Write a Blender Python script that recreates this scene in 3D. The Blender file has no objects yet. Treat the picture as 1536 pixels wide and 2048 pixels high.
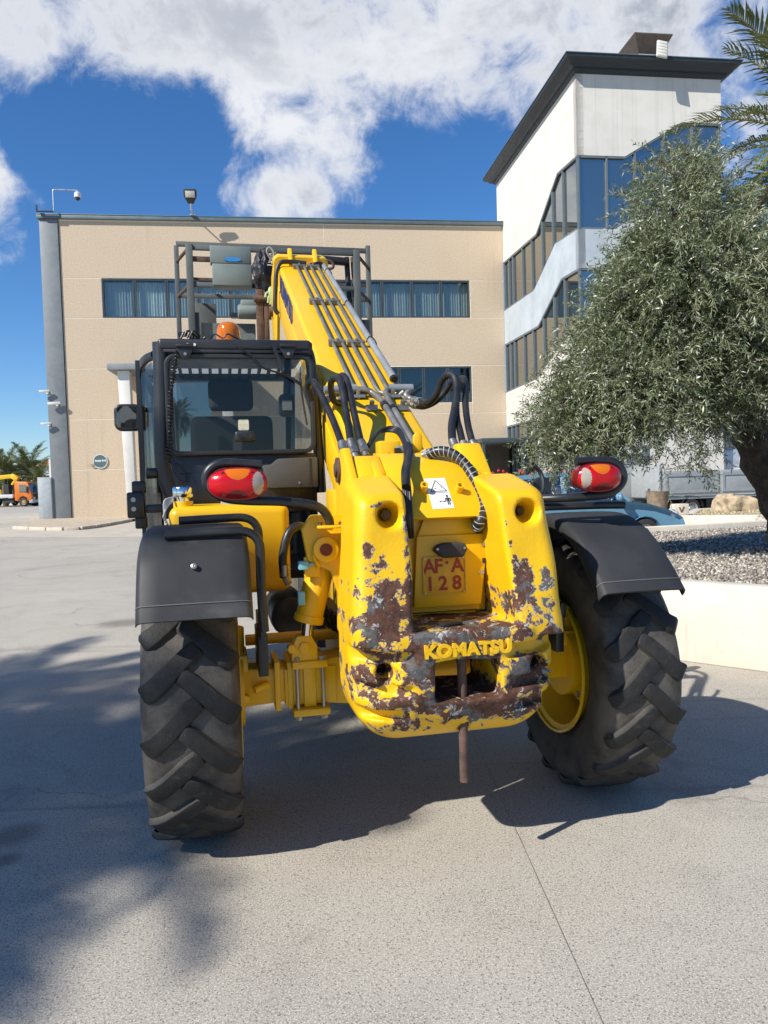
import bpy, bmesh, math, random
import numpy as np
from mathutils import Vector, Matrix, noise as mnoise

random.seed(11)
rng = np.random.default_rng(11)
S = bpy.context.scene
COL = S.collection
PI = math.pi

# ------------------------------------------------------------------ camera
FPX, CAMH = 1500.0, 1.5
PITCH, ROLL = math.radians(2.5), math.radians(1.65)
_R0 = Vector((1, 0, 0))
_F = Vector((0, math.cos(PITCH), -math.sin(PITCH)))
_U0 = Vector((0, math.sin(PITCH), math.cos(PITCH)))
_R = math.cos(ROLL) * _R0 - math.sin(ROLL) * _U0
_U = math.cos(ROLL) * _U0 + math.sin(ROLL) * _R0
_C = Vector((0, 0, CAMH))
cam = bpy.data.cameras.new("camera")
cam.sensor_fit = 'VERTICAL'
cam.sensor_height = 32.0
cam.sensor_width = 24.0
cam.lens = FPX / 2048 * 32.0
cam.clip_start = 0.05
cam.clip_end = 3000
camo = bpy.data.objects.new("camera", cam)
COL.objects.link(camo)
camo.matrix_world = Matrix(((_R.x, _U.x, -_F.x, 0), (_R.y, _U.y, -_F.y, 0), (_R.z, _U.z, -_F.z, CAMH), (0, 0, 0, 1)))
S.camera = camo


def ray(px, py):
    return (_F + _R * ((px - 768) / FPX) - _U * ((py - 1024) / FPX))


def on_plane(px, py, pt, n):
    """survey helper: where the sight line of a photo pixel meets a real plane of the place"""
    d = ray(px, py)
    n = Vector(n)
    return _C + d * ((Vector(pt) - _C).dot(n) / d.dot(n))


def gnd(px, py, z=0.0):
    return on_plane(px, py, (0, 0, z), (0, 0, 1))


# ------------------------------------------------------------------ sky + sun
SUN_EL = math.radians(39.5)
SUN_TO = Vector((-0.775, -0.632, 0)).normalized()          # horizontal direction towards the sun
SUN_DIR = Vector((SUN_TO.x * math.cos(SUN_EL), SUN_TO.y * math.cos(SUN_EL), math.sin(SUN_EL)))
w = bpy.data.worlds.new("World")
S.world = w
w.use_nodes = True
nt = w.node_tree
N, L = nt.nodes, nt.links
bg = N["Background"]
bg.inputs[1].default_value = 0.085
sky = N.new("ShaderNodeTexSky")
sky.sky_type = 'NISHITA'
sky.sun_disc = False
sky.sun_elevation = SUN_EL
sky.sun_rotation = math.atan2(SUN_TO.x, SUN_TO.y)
sky.air_density = 1.0
sky.dust_density = 0.0
sky.ozone_density = 4.0
tc = N.new("ShaderNodeTexCoord")


def wmath(op, a, b=None, c=None):
    n = N.new("ShaderNodeMath")
    n.operation = op
    for i, v in enumerate((a, b, c)):
        if v is None:
            continue
        if isinstance(v, (int, float)):
            n.inputs[i].default_value = v
        else:
            L.new(v, n.inputs[i])
    return n.outputs[0]


def wsmooth(v, lo, hi, a=0.0, b=1.0):
    n = N.new("ShaderNodeMapRange")
    n.interpolation_type = 'SMOOTHSTEP'
    L.new(v, n.inputs[0])
    for i, q in enumerate((lo, hi, a, b)):
        n.inputs[i + 1].default_value = q
    return n.outputs[0]


def wnoise(vec, scale, detail=7, rough=0.55, dist=0.0):
    n = N.new("ShaderNodeTexNoise")
    n.inputs['Scale'].default_value = scale
    n.inputs['Detail'].default_value = detail
    n.inputs['Roughness'].default_value = rough
    n.inputs['Distortion'].default_value = dist
    L.new(vec, n.inputs['Vector'])
    return n.outputs['Fac']


DIRV = tc.outputs['Generated']
# the banks of cloud of that day, as directions in the sky (photo survey), amount and angular size
CLOUDS = [(40, 60, 1.0, .13), (150, 110, .95, .09), (250, 60, 1.0, .12), (350, 120, .9, .085), (470, 70, 1.0, .12), (580, 110, .85, .09), (90, 170, .7, .045), (650, 40, .9, .12),
          (760, 90, .95, .10), (880, 60, 1.0, .12), (1000, 110, .8, .10), (1100, 60, 1.0, .13), (1300, 30, 1.0, .13), (1450, 90, .8, .11), (60, -60, .9, .15), (400, -80, .9, .15), (800, -80, .9, .15), (1200, -80, .9, .15),
          (650, 180, .75, .07), (570, 235, .72, .06), (660, 270, .74, .06), (705, 330, .66, .05), (490, 280, .68, .055), (440, 325, .6, .04), (720, 390, .6, .035), (775, 320, .55, .04), (600, 330, .5, .05),
          (545, 400, 1.15, .05), (610, 388, .95, .045), (470, 405, .9, .04), (900, 180, .85, .075), (820, 160, .8, .06), (980, 270, .6, .04), (880, 260, .55, .035), (1010, 180, .7, .05), (170, 150, .7, .05),
          (10, 400, 1.35, .075), (60, 395, 1.25, .055), (25, 470, 1.3, .065), (45, 505, 1.0, .045), (-40, 440, 1.3, .09), (1490, 250, .9, .05), (1470, 310, .8, .04), (1500, 180, .35, .05)]
HOLES = [(250, 290, .55, .12), (350, 400, .5, .10), (180, 420, .5, .09), (840, 330, .45, .08), (880, 410, .55, .09), (980, 330, .35, .06), (100, 640, .5, .13), (400, 240, .3, .04), (80, 270, .4, .06), (240, 200, .2, .05)]
acc = None
for lst, sg in ((CLOUDS, 1), (HOLES, -1)):
    for (px, py, am, rad) in lst:
        d = ray(px, py).normalized()
        v = N.new("ShaderNodeVectorMath")
        v.operation = 'DISTANCE'
        L.new(DIRV, v.inputs[0])
        v.inputs[1].default_value = d
        g = wsmooth(v.outputs['Value'], rad * 1.6, 0.0, 0.0, am * sg)
        if acc is None:
            acc = g
        elif sg > 0:
            n = N.new("ShaderNodeMath")
            n.operation = 'SMOOTH_MAX'
            n.inputs[2].default_value = .25
            L.new(acc, n.inputs[0])
            L.new(g, n.inputs[1])
            acc = n.outputs[0]
        else:
            acc = wmath('ADD', acc, g)
sep = N.new("ShaderNodeSeparateXYZ")
L.new(DIRV, sep.inputs[0])
n_lo = wnoise(DIRV, 1.7, 2, .5)
n_hi = wnoise(DIRV, 6.5, 12, .62, 0.35)
n_fine = wnoise(DIRV, 21.0, 8, .66, 0.6)
base = wmath('MULTIPLY_ADD', n_lo, 1.0, -0.68)
dens = wmath('ADD', wmath('MULTIPLY', acc, 0.94), base)
dens = wmath('ADD', dens, wmath('MULTIPLY_ADD', n_hi, 2.3, -1.15))
dens = wmath('ADD', dens, wmath('MULTIPLY_ADD', n_fine, 1.15, -0.575))
up = wsmooth(sep.outputs['Z'], 0.05, 0.22)
mask = wmath('MULTIPLY', wsmooth(dens, 0.12, 0.86), up)
# thick parts are grey underneath, thin edges glow white
thick = wsmooth(dens, 0.50, 1.15)
n_sh = wnoise(DIRV, 4.2, 10, .62, 0.4)
vg = N.new("ShaderNodeVectorMath")
vg.operation = 'DISTANCE'
L.new(DIRV, vg.inputs[0])
vg.inputs[1].default_value = ray(1080, 40).normalized()
heavy = wsmooth(vg.outputs['Value'], .46, .10, .62, 1.0)      # the thick grey belly of the bank
shade = wmath('MULTIPLY', wmath('MULTIPLY', thick, wsmooth(n_sh, 0.34, 0.58)), heavy)
ccol = N.new("ShaderNodeMixRGB")
ccol.inputs[1].default_value = (8.0, 8.15, 8.5, 1)
ccol.inputs[2].default_value = (3.7, 4.05, 4.8, 1)
L.new(shade, ccol.inputs[0])
hs = N.new("ShaderNodeHueSaturation")
hs.inputs['Saturation'].default_value = 1.13
hs.inputs['Value'].default_value = 1.0
tint = N.new("ShaderNodeMixRGB")
tint.blend_type = 'MULTIPLY'
tint.inputs[0].default_value = 1.0
tint.inputs[2].default_value = (0.95, 1.08, 1.27, 1)
L.new(sky.outputs[0], tint.inputs[1])
L.new(tint.outputs[0], hs.inputs['Color'])
mx = N.new("ShaderNodeMixRGB")
L.new(wmath('MULTIPLY', mask, 0.97), mx.inputs[0])
L.new(hs.outputs[0], mx.inputs[1])
L.new(ccol.outputs[0], mx.inputs[2])
L.new(mx.outputs[0], bg.inputs[0])

sun = bpy.data.lights.new("sun", 'SUN')
sun.energy = 5.0
sun.angle = math.radians(0.53)
sun.color = (1.0, 0.95, 0.87)
suno = bpy.data.objects.new("sun", sun)
COL.objects.link(suno)
suno.rotation_euler = SUN_DIR.to_track_quat('Z', 'Y').to_euler()
suno.location = (-30, -20, 40)

S.view_settings.view_transform = 'Standard'
S.view_settings.look = 'None'
S.view_settings.exposure = 0.38
S.view_settings.gamma = 1.0
S.view_settings.use_curve_mapping = False
S.cycles.max_bounces = 7
S.cycles.transparent_max_bounces = 12
S.cycles.diffuse_bounces = 3
S.cycles.glossy_bounces = 3
S.cycles.transmission_bounces = 4
S.cycles.caustics_reflective = False
S.cycles.caustics_refractive = False
S.cycles.use_denoising = True
try:
    S.cycles.denoiser = 'OPENIMAGEDENOISE'
except Exception:
    pass


# ------------------------------------------------------------------ materials
class NT:
    def __init__(s, m):
        m.use_nodes = True
        s.m = m
        s.t = m.node_tree
        s.b = s.t.nodes["Principled BSDF"]
        s.tc = None

    def new(s, typ, **kw):
        n = s.t.nodes.new(typ)
        for k, v in kw.items():
            setattr(n, k, v)
        return n

    def link(s, a, b):
        s.t.links.new(a, b)

    def co(s):
        if s.tc is None:
            s.tc = s.new("ShaderNodeTexCoord")
        return s.tc.outputs['Object']

    def noise(s, scale, detail=5, rough=.55, dist=0.0, vec=None, stretch=None):
        n = s.new("ShaderNodeTexNoise")
        n.inputs['Scale'].default_value = scale
        n.inputs['Detail'].default_value = detail
        n.inputs['Roughness'].default_value = rough
        n.inputs['Distortion'].default_value = dist
        v = vec or s.co()
        if stretch:
            mp = s.new("ShaderNodeMapping")
            mp.inputs['Scale'].default_value = stretch
            s.link(v, mp.inputs[0])
            v = mp.outputs[0]
        s.link(v, n.inputs['Vector'])
        return n.outputs['Fac']

    def voro(s, scale, feature='F1', out='Distance', vec=None):
        n = s.new("ShaderNodeTexVoronoi", feature=feature)
        n.inputs['Scale'].default_value = scale
        s.link(vec or s.co(), n.inputs['Vector'])
        return n.outputs[out]

    def ss(s, v, lo, hi, a=0.0, b=1.0):
        n = s.new("ShaderNodeMapRange")
        n.interpolation_type = 'SMOOTHSTEP'
        s.link(v, n.inputs[0])
        for i, q in enumerate((lo, hi, a, b)):
            n.inputs[i + 1].default_value = q
        return n.outputs[0]

    def math(s, op, a, b=None, c=None):
        n = s.new("ShaderNodeMath", operation=op)
        for i, v in enumerate((a, b, c)):
            if v is None:
                continue
            if isinstance(v, (int, float)):
                n.inputs[i].default_value = v
            else:
                s.link(v, n.inputs[i])
        return n.outputs[0]

    def mix(s, f, a, b):
        n = s.new("ShaderNodeMixRGB")
        for i, v in enumerate((f, a, b)):
            if isinstance(v, (int, float)):
                n.inputs[i].default_value = v
            elif isinstance(v, tuple):
                n.inputs[i].default_value = (*v[:3], 1)
            else:
                s.link(v, n.inputs[i])
        return n.outputs[0]

    def attr(s, name, out='Fac'):
        n = s.new("ShaderNodeAttribute")
        n.attribute_name = name
        return n.outputs[out]

    def bump(s, h, strength, dist):
        n = s.new("ShaderNodeBump")
        n.inputs['Strength'].default_value = strength
        n.inputs['Distance'].default_value = dist
        s.link(h, n.inputs['Height'])
        s.link(n.outputs[0], s.b.inputs['Normal'])
        return n

    def set(s, **kw):
        for k, v in kw.items():
            k = {'base': 'Base Color', 'rough': 'Roughness', 'metal': 'Metallic', 'coat': 'Coat Weight', 'coatr': 'Coat Roughness',
                 'spec': 'Specular IOR Level', 'trans': 'Transmission Weight', 'ior': 'IOR', 'alpha': 'Alpha', 'sss': 'Subsurface Weight'}.get(k, k)
            if isinstance(v, (int, float)):
                s.b.inputs[k].default_value = v
            elif isinstance(v, tuple):
                s.b.inputs[k].default_value = (*v[:3], 1)
            else:
                s.link(v, s.b.inputs[k])


MATS = {}


def pm(name, col, rough=.5, metal=0.0, var=0.10, vs=6.0, bump=0.0, bs=60.0, bd=.002, coat=0.0, spec=.5, dirt=0.0, dcol=(.18, .15, .11), ds=3.0, rvar=.08):
    """general weathered surface: base colour with slight tone variation, grime patches, roughness variation and fine relief"""
    if name in MATS:
        return MATS[name]
    m = bpy.data.materials.new(name)
    t = NT(m)
    n1 = t.noise(vs, 6, .6)
    lo = tuple(max(0, c * (1 - var)) for c in col)
    hi = tuple(min(1, c * (1 + var)) for c in col)
    c = t.mix(t.ss(n1, .3, .7), lo, hi)
    if dirt > 0:
        n2 = t.noise(ds, 8, .68, .3)
        c = t.mix(t.ss(n2, .52, .72, 0, dirt), c, dcol)
    t.set(base=c, metal=metal, coat=coat, spec=spec)
    t.set(rough=t.ss(n1, .3, .7, max(.02, rough - rvar), min(1, rough + rvar)))
    if bump > 0:
        t.bump(t.noise(bs, 4, .6), bump, bd)
    MATS[name] = m
    return m


# ------------------------------------------------------------------ mesh builder
def spl(pts, n=8):
    """Catmull-Rom through the points"""
    P = [Vector(p) for p in pts]
    if len(P) < 3:
        return P
    P = [P[0] * 2 - P[1]] + P + [P[-1] * 2 - P[-2]]
    out = []
    for i in range(1, len(P) - 2):
        a, b, c, d = P[i - 1:i + 3]
        for k in range(n):
            t = k / n
            out.append(.5 * (2 * b + (c - a) * t + (2 * a - 5 * b + 4 * c - d) * t * t + (3 * b - a - 3 * c + d) * t ** 3))
    out.append(P[-2])
    return out


class MB:
    def __init__(s):
        s.v, s.f, s.m = [], [], []

    def add(s, vs, fs, mi=0):
        o = len(s.v)
        s.v += [tuple(v) for v in vs]
        s.f += [tuple(i + o for i in f) for f in fs]
        s.m += [mi] * len(fs)
        return s

    def box(s, c, sz, rot=None, mi=0):
        hx, hy, hz = sz[0] / 2, sz[1] / 2, sz[2] / 2
        vs = [Vector((x, y, z)) for z in (-hz, hz) for y in (-hy, hy) for x in (-hx, hx)]
        if rot is not None:
            vs = [rot @ v for v in vs]
        vs = [v + Vector(c) for v in vs]
        return s.add(vs, [(0, 2, 3, 1), (4, 5, 7, 6), (0, 1, 5, 4), (2, 6, 7, 3), (0, 4, 6, 2), (1, 3, 7, 5)], mi)

    def bx(s, a, b, mi=0):
        a, b = Vector(a), Vector(b)
        return s.box((a + b) / 2, [abs(q) for q in (b - a)], None, mi)

    def beam(s, p0, p1, w_, h_, up=(0, 0, 1), mi=0):
        p0, p1 = Vector(p0), Vector(p1)
        d = (p1 - p0)
        ln = d.length
        d.normalize()
        u = Vector(up)
        if abs(d.dot(u)) > .98:
            u = Vector((0, 1, 0))
        x = d.cross(u).normalized()
        z = x.cross(d)
        return s.box((p0 + p1) / 2, (w_, ln, h_), Matrix((x, d, z)).transposed(), mi)

    def prism(s, pts, axis, a, b, mi=0):
        """polygon pts (2d, in the two other axes in order) extruded along axis from a to b"""
        n = len(pts)

        def mk(p, q):
            return {'x': (q, p[0], p[1]), 'y': (p[0], q, p[1]), 'z': (p[0], p[1], q)}[axis]
        vs = [mk(p, a) for p in pts] + [mk(p, b) for p in pts]
        fs = [tuple(range(n)), tuple(range(2 * n - 1, n - 1, -1))]
        for i in range(n):
            j = (i + 1) % n
            fs.append((i, i + n, j + n, j))
        return s.add(vs, fs, mi)

    def tube(s, pts, r, n=10, caps=True, mi=0, closed=False):
        P = [Vector(p) for p in pts]
        k = len(P)
        rs = r if isinstance(r, (list, tuple)) else [r] * k
        T = []
        for i in range(k):
            if closed:
                t = P[(i + 1) % k] - P[i - 1]
            else:
                t = P[min(i + 1, k - 1)] - P[max(i - 1, 0)]
            T.append(t.normalized())
        u = Vector((0, 0, 1)) if abs(T[0].z) < .9 else Vector((1, 0, 0))
        x = T[0].cross(u).normalized()
        vs, fs = [], []
        for i in range(k):
            if i:
                q = T[i - 1].rotation_difference(T[i])
                x = q @ x
            y = T[i].cross(x)
            for j in range(n):
                a = 2 * PI * j / n
                vs.append(P[i] + (x * math.cos(a) + y * math.sin(a)) * rs[i])
        for i in range(k if closed else k - 1):
            i2 = (i + 1) % k
            for j in range(n):
                j2 = (j + 1) % n
                fs.append((i * n + j, i * n + j2, i2 * n + j2, i2 * n + j))
        if caps and not closed:
            fs.append(tuple(range(n - 1, -1, -1)))
            fs.append(tuple((k - 1) * n + j for j in range(n)))
        return s.add(vs, fs, mi)

    def cyl(s, p0, p1, r, n=18, r1=None, mi=0):
        return s.tube([p0, p1], [r, r if r1 is None else r1], n, True, mi)

    def lathe(s, prof, n=24, org=(0, 0, 0), axis=(0, 0, 1), mi=0, closed=False):
        """prof: (radius, height) list"""
        ax = Vector(axis).normalized()
        u = Vector((0, 0, 1)) if abs(ax.z) < .9 else Vector((1, 0, 0))
        x = ax.cross(u).normalized()
        y = ax.cross(x)
        org = Vector(org)
        vs, fs = [], []
        k = len(prof)
        for (r, h) in prof:
            for j in range(n):
                a = 2 * PI * j / n
                vs.append(org + ax * h + (x * math.cos(a) + y * math.sin(a)) * max(r, 1e-5))
        for i in range(k if closed else k - 1):
            i2 = (i + 1) % k
            for j in range(n):
                j2 = (j + 1) % n
                fs.append((i * n + j, i2 * n + j, i2 * n + j2, i * n + j2))
        return s.add(vs, fs, mi)

    def ball(s, c, r, nu=16, nv=10, mi=0):
        rr = r if isinstance(r, (tuple, list)) else (r, r, r)
        vs, fs = [], []
        for i in range(nv + 1):
            t = PI * i / nv
            for j in range(nu):
                a = 2 * PI * j / nu
                vs.append((c[0] + rr[0] * math.sin(t) * math.cos(a), c[1] + rr[1] * math.sin(t) * math.sin(a), c[2] + rr[2] * math.cos(t)))
        for i in range(nv):
            for j in range(nu):
                j2 = (j + 1) % nu
                fs.append((i * nu + j, (i + 1) * nu + j, (i + 1) * nu + j2, i * nu + j2))
        return s.add(vs, fs, mi)

    def grid(s, rows, mi=0, closed=False):
        k, n = len(rows), len(rows[0])
        vs = [p for r in rows for p in r]
        fs = []
        for i in range(k - 1):
            for j in range(n if closed else n - 1):
                j2 = (j + 1) % n
                fs.append((i * n + j, i * n + j2, (i + 1) * n + j2, (i + 1) * n + j))
        return s.add(vs, fs, mi)

    def build(s, name, mat, parent=None, bevel=0.0, seg=2, smooth=38, fix=True, xf=None):
        me = bpy.data.meshes.new(name)
        me.from_pydata(s.v, [], s.f)
        mats = mat if isinstance(mat, (list, tuple)) else [mat]
        for m in mats:
            me.materials.append(m)
        if len(mats) > 1:
            me.polygons.foreach_set('material_index', s.m)
        if fix or bevel > 0:
            bm = bmesh.new()
            bm.from_mesh(me)
            bmesh.ops.remove_doubles(bm, verts=bm.verts, dist=1e-5)
            if fix:
                bmesh.ops.recalc_face_normals(bm, faces=bm.faces)
            if bevel > 0:
                es = [e for e in bm.edges if len(e.link_faces) == 2 and e.calc_face_angle(0) > .5]
                if es:
                    bmesh.ops.bevel(bm, geom=es, offset=bevel, segments=seg, profile=.5, affect='EDGES', clamp_overlap=True)
            bm.to_mesh(me)
            bm.free()
        if smooth:
            me.polygons.foreach_set('use_smooth', [True] * len(me.polygons))
            me.set_sharp_from_angle(angle=math.radians(smooth))
        me.update()
        o = bpy.data.objects.new(name, me)
        COL.objects.link(o)
        if parent is not None:
            o.parent = parent
        return o


def tag(o, label=None, cat=None, group=None, kind=None):
    if label:
        o['label'] = label
    if cat:
        o['category'] = cat
    if group:
        o['group'] = group
    if kind:
        o['kind'] = kind
    return o


def thing(name, label, cat, loc=(0, 0, 0), rotz=0.0, group=None):
    o = bpy.data.objects.new(name, None)
    o.empty_display_size = .2
    COL.objects.link(o)
    o.location = loc
    o.rotation_euler = (0, 0, rotz)
    return tag(o, label, cat, group)


def copy_tree(o, parent=None):
    c = o.copy()
    COL.objects.link(c)
    if parent is not None:
        c.parent = parent
    for ch in list(o.children):
        copy_tree(ch, c)
    return c


def inst(o, loc, parent=None, rot=None):
    c = o.copy()
    COL.objects.link(c)
    if parent is not None:
        c.parent = parent
    c.location = loc
    if rot is not None:
        c.rotation_euler = rot
    return c


def text_obj(name, body, size, mat, parent, M, depth=.002, bold=0.0, spacing=1.0, width=None):
    """lettering as a real mesh: text in the local xy plane placed by matrix M"""
    cu = bpy.data.curves.new(name, 'FONT')
    cu.body = body
    cu.size = size
    cu.extrude = depth
    cu.offset = bold
    cu.space_character = spacing
    cu.align_x = 'CENTER'
    cu.align_y = 'CENTER'
    cu.resolution_u = 4
    t = bpy.data.objects.new(name, cu)
    COL.objects.link(t)
    dg = bpy.context.evaluated_depsgraph_get()
    me = bpy.data.meshes.new_from_object(t.evaluated_get(dg))
    bpy.data.objects.remove(t)
    if width:
        xs = [v.co.x for v in me.vertices]
        k = width / (max(xs) - min(xs))
        for v in me.vertices:
            v.co.x *= k
    me.transform(M)
    me.materials.clear()
    me.materials.append(mat)
    o = bpy.data.objects.new(name, me)
    COL.objects.link(o)
    if parent is not None:
        o.parent = parent
    return o


def rrect(w_, h_, r, n=5):
    """rounded rectangle outline centred on 0"""
    out = []
    for (cx, cy, a0) in ((w_ / 2 - r, h_ / 2 - r, 0), (-w_ / 2 + r, h_ / 2 - r, 90), (-w_ / 2 + r, -h_ / 2 + r, 180), (w_ / 2 - r, -h_ / 2 + r, 270)):
        for k in range(n + 1):
            a = math.radians(a0 + 90 * k / n)
            out.append((cx + r * math.cos(a), cy + r * math.sin(a)))
    return out


def ring(mb, outer, inner, axis, a, b, mi=0):
    """flat frame between two outlines with the same point count, extruded along axis"""
    n = len(outer)

    def mk(p, q):
        return {'x': (q, p[0], p[1]), 'y': (p[0], q, p[1]), 'z': (p[0], p[1], q)}[axis]
    vs = [mk(p, a) for p in outer] + [mk(p, a) for p in inner] + [mk(p, b) for p in outer] + [mk(p, b) for p in inner]
    fs = []
    for i in range(n):
        j = (i + 1) % n
        fs += [(i, j, n + j, n + i), (2 * n + i, 3 * n + i, 3 * n + j, 2 * n + j), (i, 2 * n + i, 2 * n + j, j), (n + i, n + j, 3 * n + j, 3 * n + i)]
    mb.add(vs, fs, mi)
# ================================================================== SETTING
def concrete_mat():
    m = bpy.data.materials.new("yard_concrete")
    t = NT(m)
    big = t.noise(.35, 6, .6)
    mid = t.noise(2.3, 7, .65, .4)
    gr = t.noise(170, 2, .7)
    gr2 = t.noise(88, 3, .7)
    c = t.mix(t.ss(big, .3, .7), (.33, .304, .255), (.42, .387, .326))
    c = t.mix(t.ss(mid, .45, .75, 0, .45), c, (.215, .20, .175))
    streak = t.noise(1.0, 6, .6, .2, None, (.25, 2.2, 1))
    c = t.mix(t.ss(streak, .5, .75, 0, .35), c, (.38, .357, .315))
    c = t.mix(t.ss(gr, .50, .60, 0, .85), c, (.62, .575, .49))
    c = t.mix(t.ss(gr2, .55, .64, 0, .62), c, (.13, .119, .104))
    v = t.voro(75)
    c = t.mix(t.ss(v, .14, .24, .75, 0), c, (.075, .068, .06))
    # hairline cracks, repairs and rubber marks
    wv = t.new("ShaderNodeVectorMath", operation='ADD')
    dn = t.new("ShaderNodeTexNoise")
    dn.inputs['Scale'].default_value = 1.7
    dn.inputs['Detail'].default_value = 6
    t.link(t.co(), dn.inputs['Vector'])
    t.link(t.co(), wv.inputs[0])
    t.link(dn.outputs['Color'], wv.inputs[1])
    cr = t.voro(.42, 'DISTANCE_TO_EDGE', 'Distance', wv.outputs[0])
    pres = t.ss(t.noise(.8, 3, .5), .50, .62)
    c = t.mix(t.math('MULTIPLY', t.ss(cr, .0012, .005, .75, 0), pres), c, (.12, .108, .092))
    sm = t.noise(.9, 8, .72, .8)
    c = t.mix(t.ss(sm, .54, .74, 0, .55), c, (.185, .17, .148))
    tk = t.noise(1.0, 5, .6, .3, None, (.22, 4.5, 1))
    c = t.mix(t.ss(tk, .60, .76, 0, .40), c, (.15, .14, .128))
    sp = t.noise(38, 3, .6)
    c = t.mix(t.ss(sp, .70, .78, 0, .8), c, (.10, .09, .08))
    # oil spots where machines have stood
    for (px, py, rr) in ((25, 1672, .13), (8, 1720, .07), (245, 1246, .30), (1180, 1250, .3)):
        g = gnd(px, py)
        n = t.new("ShaderNodeVectorMath", operation='DISTANCE')
        t.link(t.co(), n.inputs[0])
        n.inputs[1].default_value = g
        k = t.math('ADD', n.outputs['Value'], t.math('MULTIPLY_ADD', mid, .5 * rr * 2, -.5 * rr))
        c = t.mix(t.ss(k, rr * 1.25, rr * .3, 0, .55), c, (.09, .078, .065))
    t.set(base=c, rough=.86, spec=.25)
    h = t.math('ADD', t.math('MULTIPLY', gr, .6), t.math('MULTIPLY', gr2, .8))
    t.bump(h, .35, .004)
    return m


M_ground = concrete_mat()
g = MB()
ys = [-400, -60, -20, 0, 20, 42, 60, 87, 200, 1800]
zs = [0, 0, 0, 0, 0, 0, -.16, -.47, -.47, -.47]
g.grid([[(x, y, z) for x in (-1500, -200, -60, -20, 0, 20, 60, 200, 1500)] for y, z in zip(ys, zs)])
go = g.build("ground", M_ground, smooth=0)
tag(go, kind='structure')
jm = pm("joint_filler", (.22, .203, .175), .9, var=.25, vs=8)
for nm, a, b in (("slab_joint", gnd(1005, 1600, .004), gnd(1180, 1990, .004)),):
    d = (b - a).normalized()
    s_ = Vector((d.y, -d.x, 0)) * .0009
    a2, b2 = a - d * 6, b + d * 3
    j = MB().add([a2 - s_, a2 + s_, b2 + s_, b2 - s_], [(0, 1, 2, 3)]).build(nm, jm, smooth=0)
    tag(j, kind='structure')

# ------------------------------------------------------------------ office building
B = gnd(145, 1040)
A7 = math.radians(7.5)
UX = Vector((math.cos(A7), math.sin(A7), 0))
NF = Vector((UX.y, -UX.x, 0))           # facade normal, towards the yard


def panel_mat():
    m = bpy.data.materials.new("aggregate_panel")
    t = NT(m)
    a = t.noise(14, 5, .75)
    b = t.noise(34, 3, .7)
    big = t.noise(.45, 5, .6)
    c = t.mix(t.ss(a, .36, .64), (.52, .415, .295), (.62, .505, .37))
    c = t.mix(t.ss(b, .52, .70, 0, .7), c, (.72, .62, .48))
    c = t.mix(t.ss(b, .46, .34, 0, .6), c, (.37, .285, .205))
    c = t.mix(t.ss(big, .5, .8, 0, .22), c, (.46, .36, .25))
    # rain streaks below the coping and sills
    st = t.noise(1.3, 6, .65, .2, None, (1.6, 1, .10))
    c = t.mix(t.ss(st, .56, .78, 0, .35), c, (.36, .29, .22))
    t.set(base=c, rough=.9, spec=.2)
    t.bump(b, .5, .02)
    return m


M_panel = panel_mat()
M_joint = pm("panel_joint", (.80, .72, .58), .9, var=.06)
M_slate = pm("slate_paint", (.185, .205, .215), .6, var=.10, vs=2, dirt=.35, dcol=(.10, .115, .125), ds=.8)
M_coping = pm("coping_metal", (.10, .14, .155), .45, var=.08, vs=3)
M_wframe = pm("window_frame_paint", (.045, .06, .07), .4, var=.06)
M_dark = pm("dark_interior", (.03, .033, .036), .9)
M_curtain = pm("curtain_cloth", (.74, .76, .74), .9, var=.06)


def glass_mat(name, refl, tint, dark=(.02, .03, .04), rough=.015, trans=True):
    m = bpy.data.materials.new(name)
    m.use_nodes = True
    t = m.node_tree
    for n in list(t.nodes):
        t.nodes.remove(n)
    out = t.nodes.new("ShaderNodeOutputMaterial")
    gl = t.nodes.new("ShaderNodeBsdfGlossy")
    gl.inputs['Roughness'].default_value = rough
    gl.inputs['Color'].default_value = (*tint, 1)
    if trans:
        tr = t.nodes.new("ShaderNodeBsdfTransparent")
        tr.inputs['Color'].default_value = (*dark, 1)
    else:
        tr = t.nodes.new("ShaderNodeBsdfDiffuse")
        tr.inputs['Color'].default_value = (*dark, 1)
    fr = t.nodes.new("ShaderNodeLayerWeight")
    fr.inputs['Blend'].default_value = .35
    mp = t.nodes.new("ShaderNodeMapRange")
    t.links.new(fr.outputs['Fresnel'], mp.inputs[0])
    mp.inputs[3].default_value = refl
    mp.inputs[4].default_value = min(1, refl + .5)
    mix = t.nodes.new("ShaderNodeMixShader")
    t.links.new(mp.outputs[0], mix.inputs[0])
    t.links.new(tr.outputs[0], mix.inputs[1])
    t.links.new(gl.outputs[0], mix.inputs[2])
    t.links.new(mix.outputs[0], out.inputs[0])
    return m


M_owin = glass_mat("office_glass", .12, (.66, .76, .78), (.62, .71, .70))
M_twin = glass_mat("tower_glass", .60, (.66, .66, .62), (.035, .042, .042), .02, False)

ob = thing("office_building", "long tan office building with horizontal window strips and grey corner pilaster", "building", B, A7)
LEN = 21.252
rows = [0.02, 2.35, 4.71, 7.09, 9.45, 11.30, 14.0]
cols = [0.0, 12.28, LEN]


def facade_panel(x0, x1, z0, z1):
    mb = MB().bx((x0 + .016, 0, z0 + .016), (x1 - .016, .0085, z1 - .016))
    return mb.build("facade_panel", M_panel, ob, bevel=.003, seg=1, smooth=0)


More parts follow.
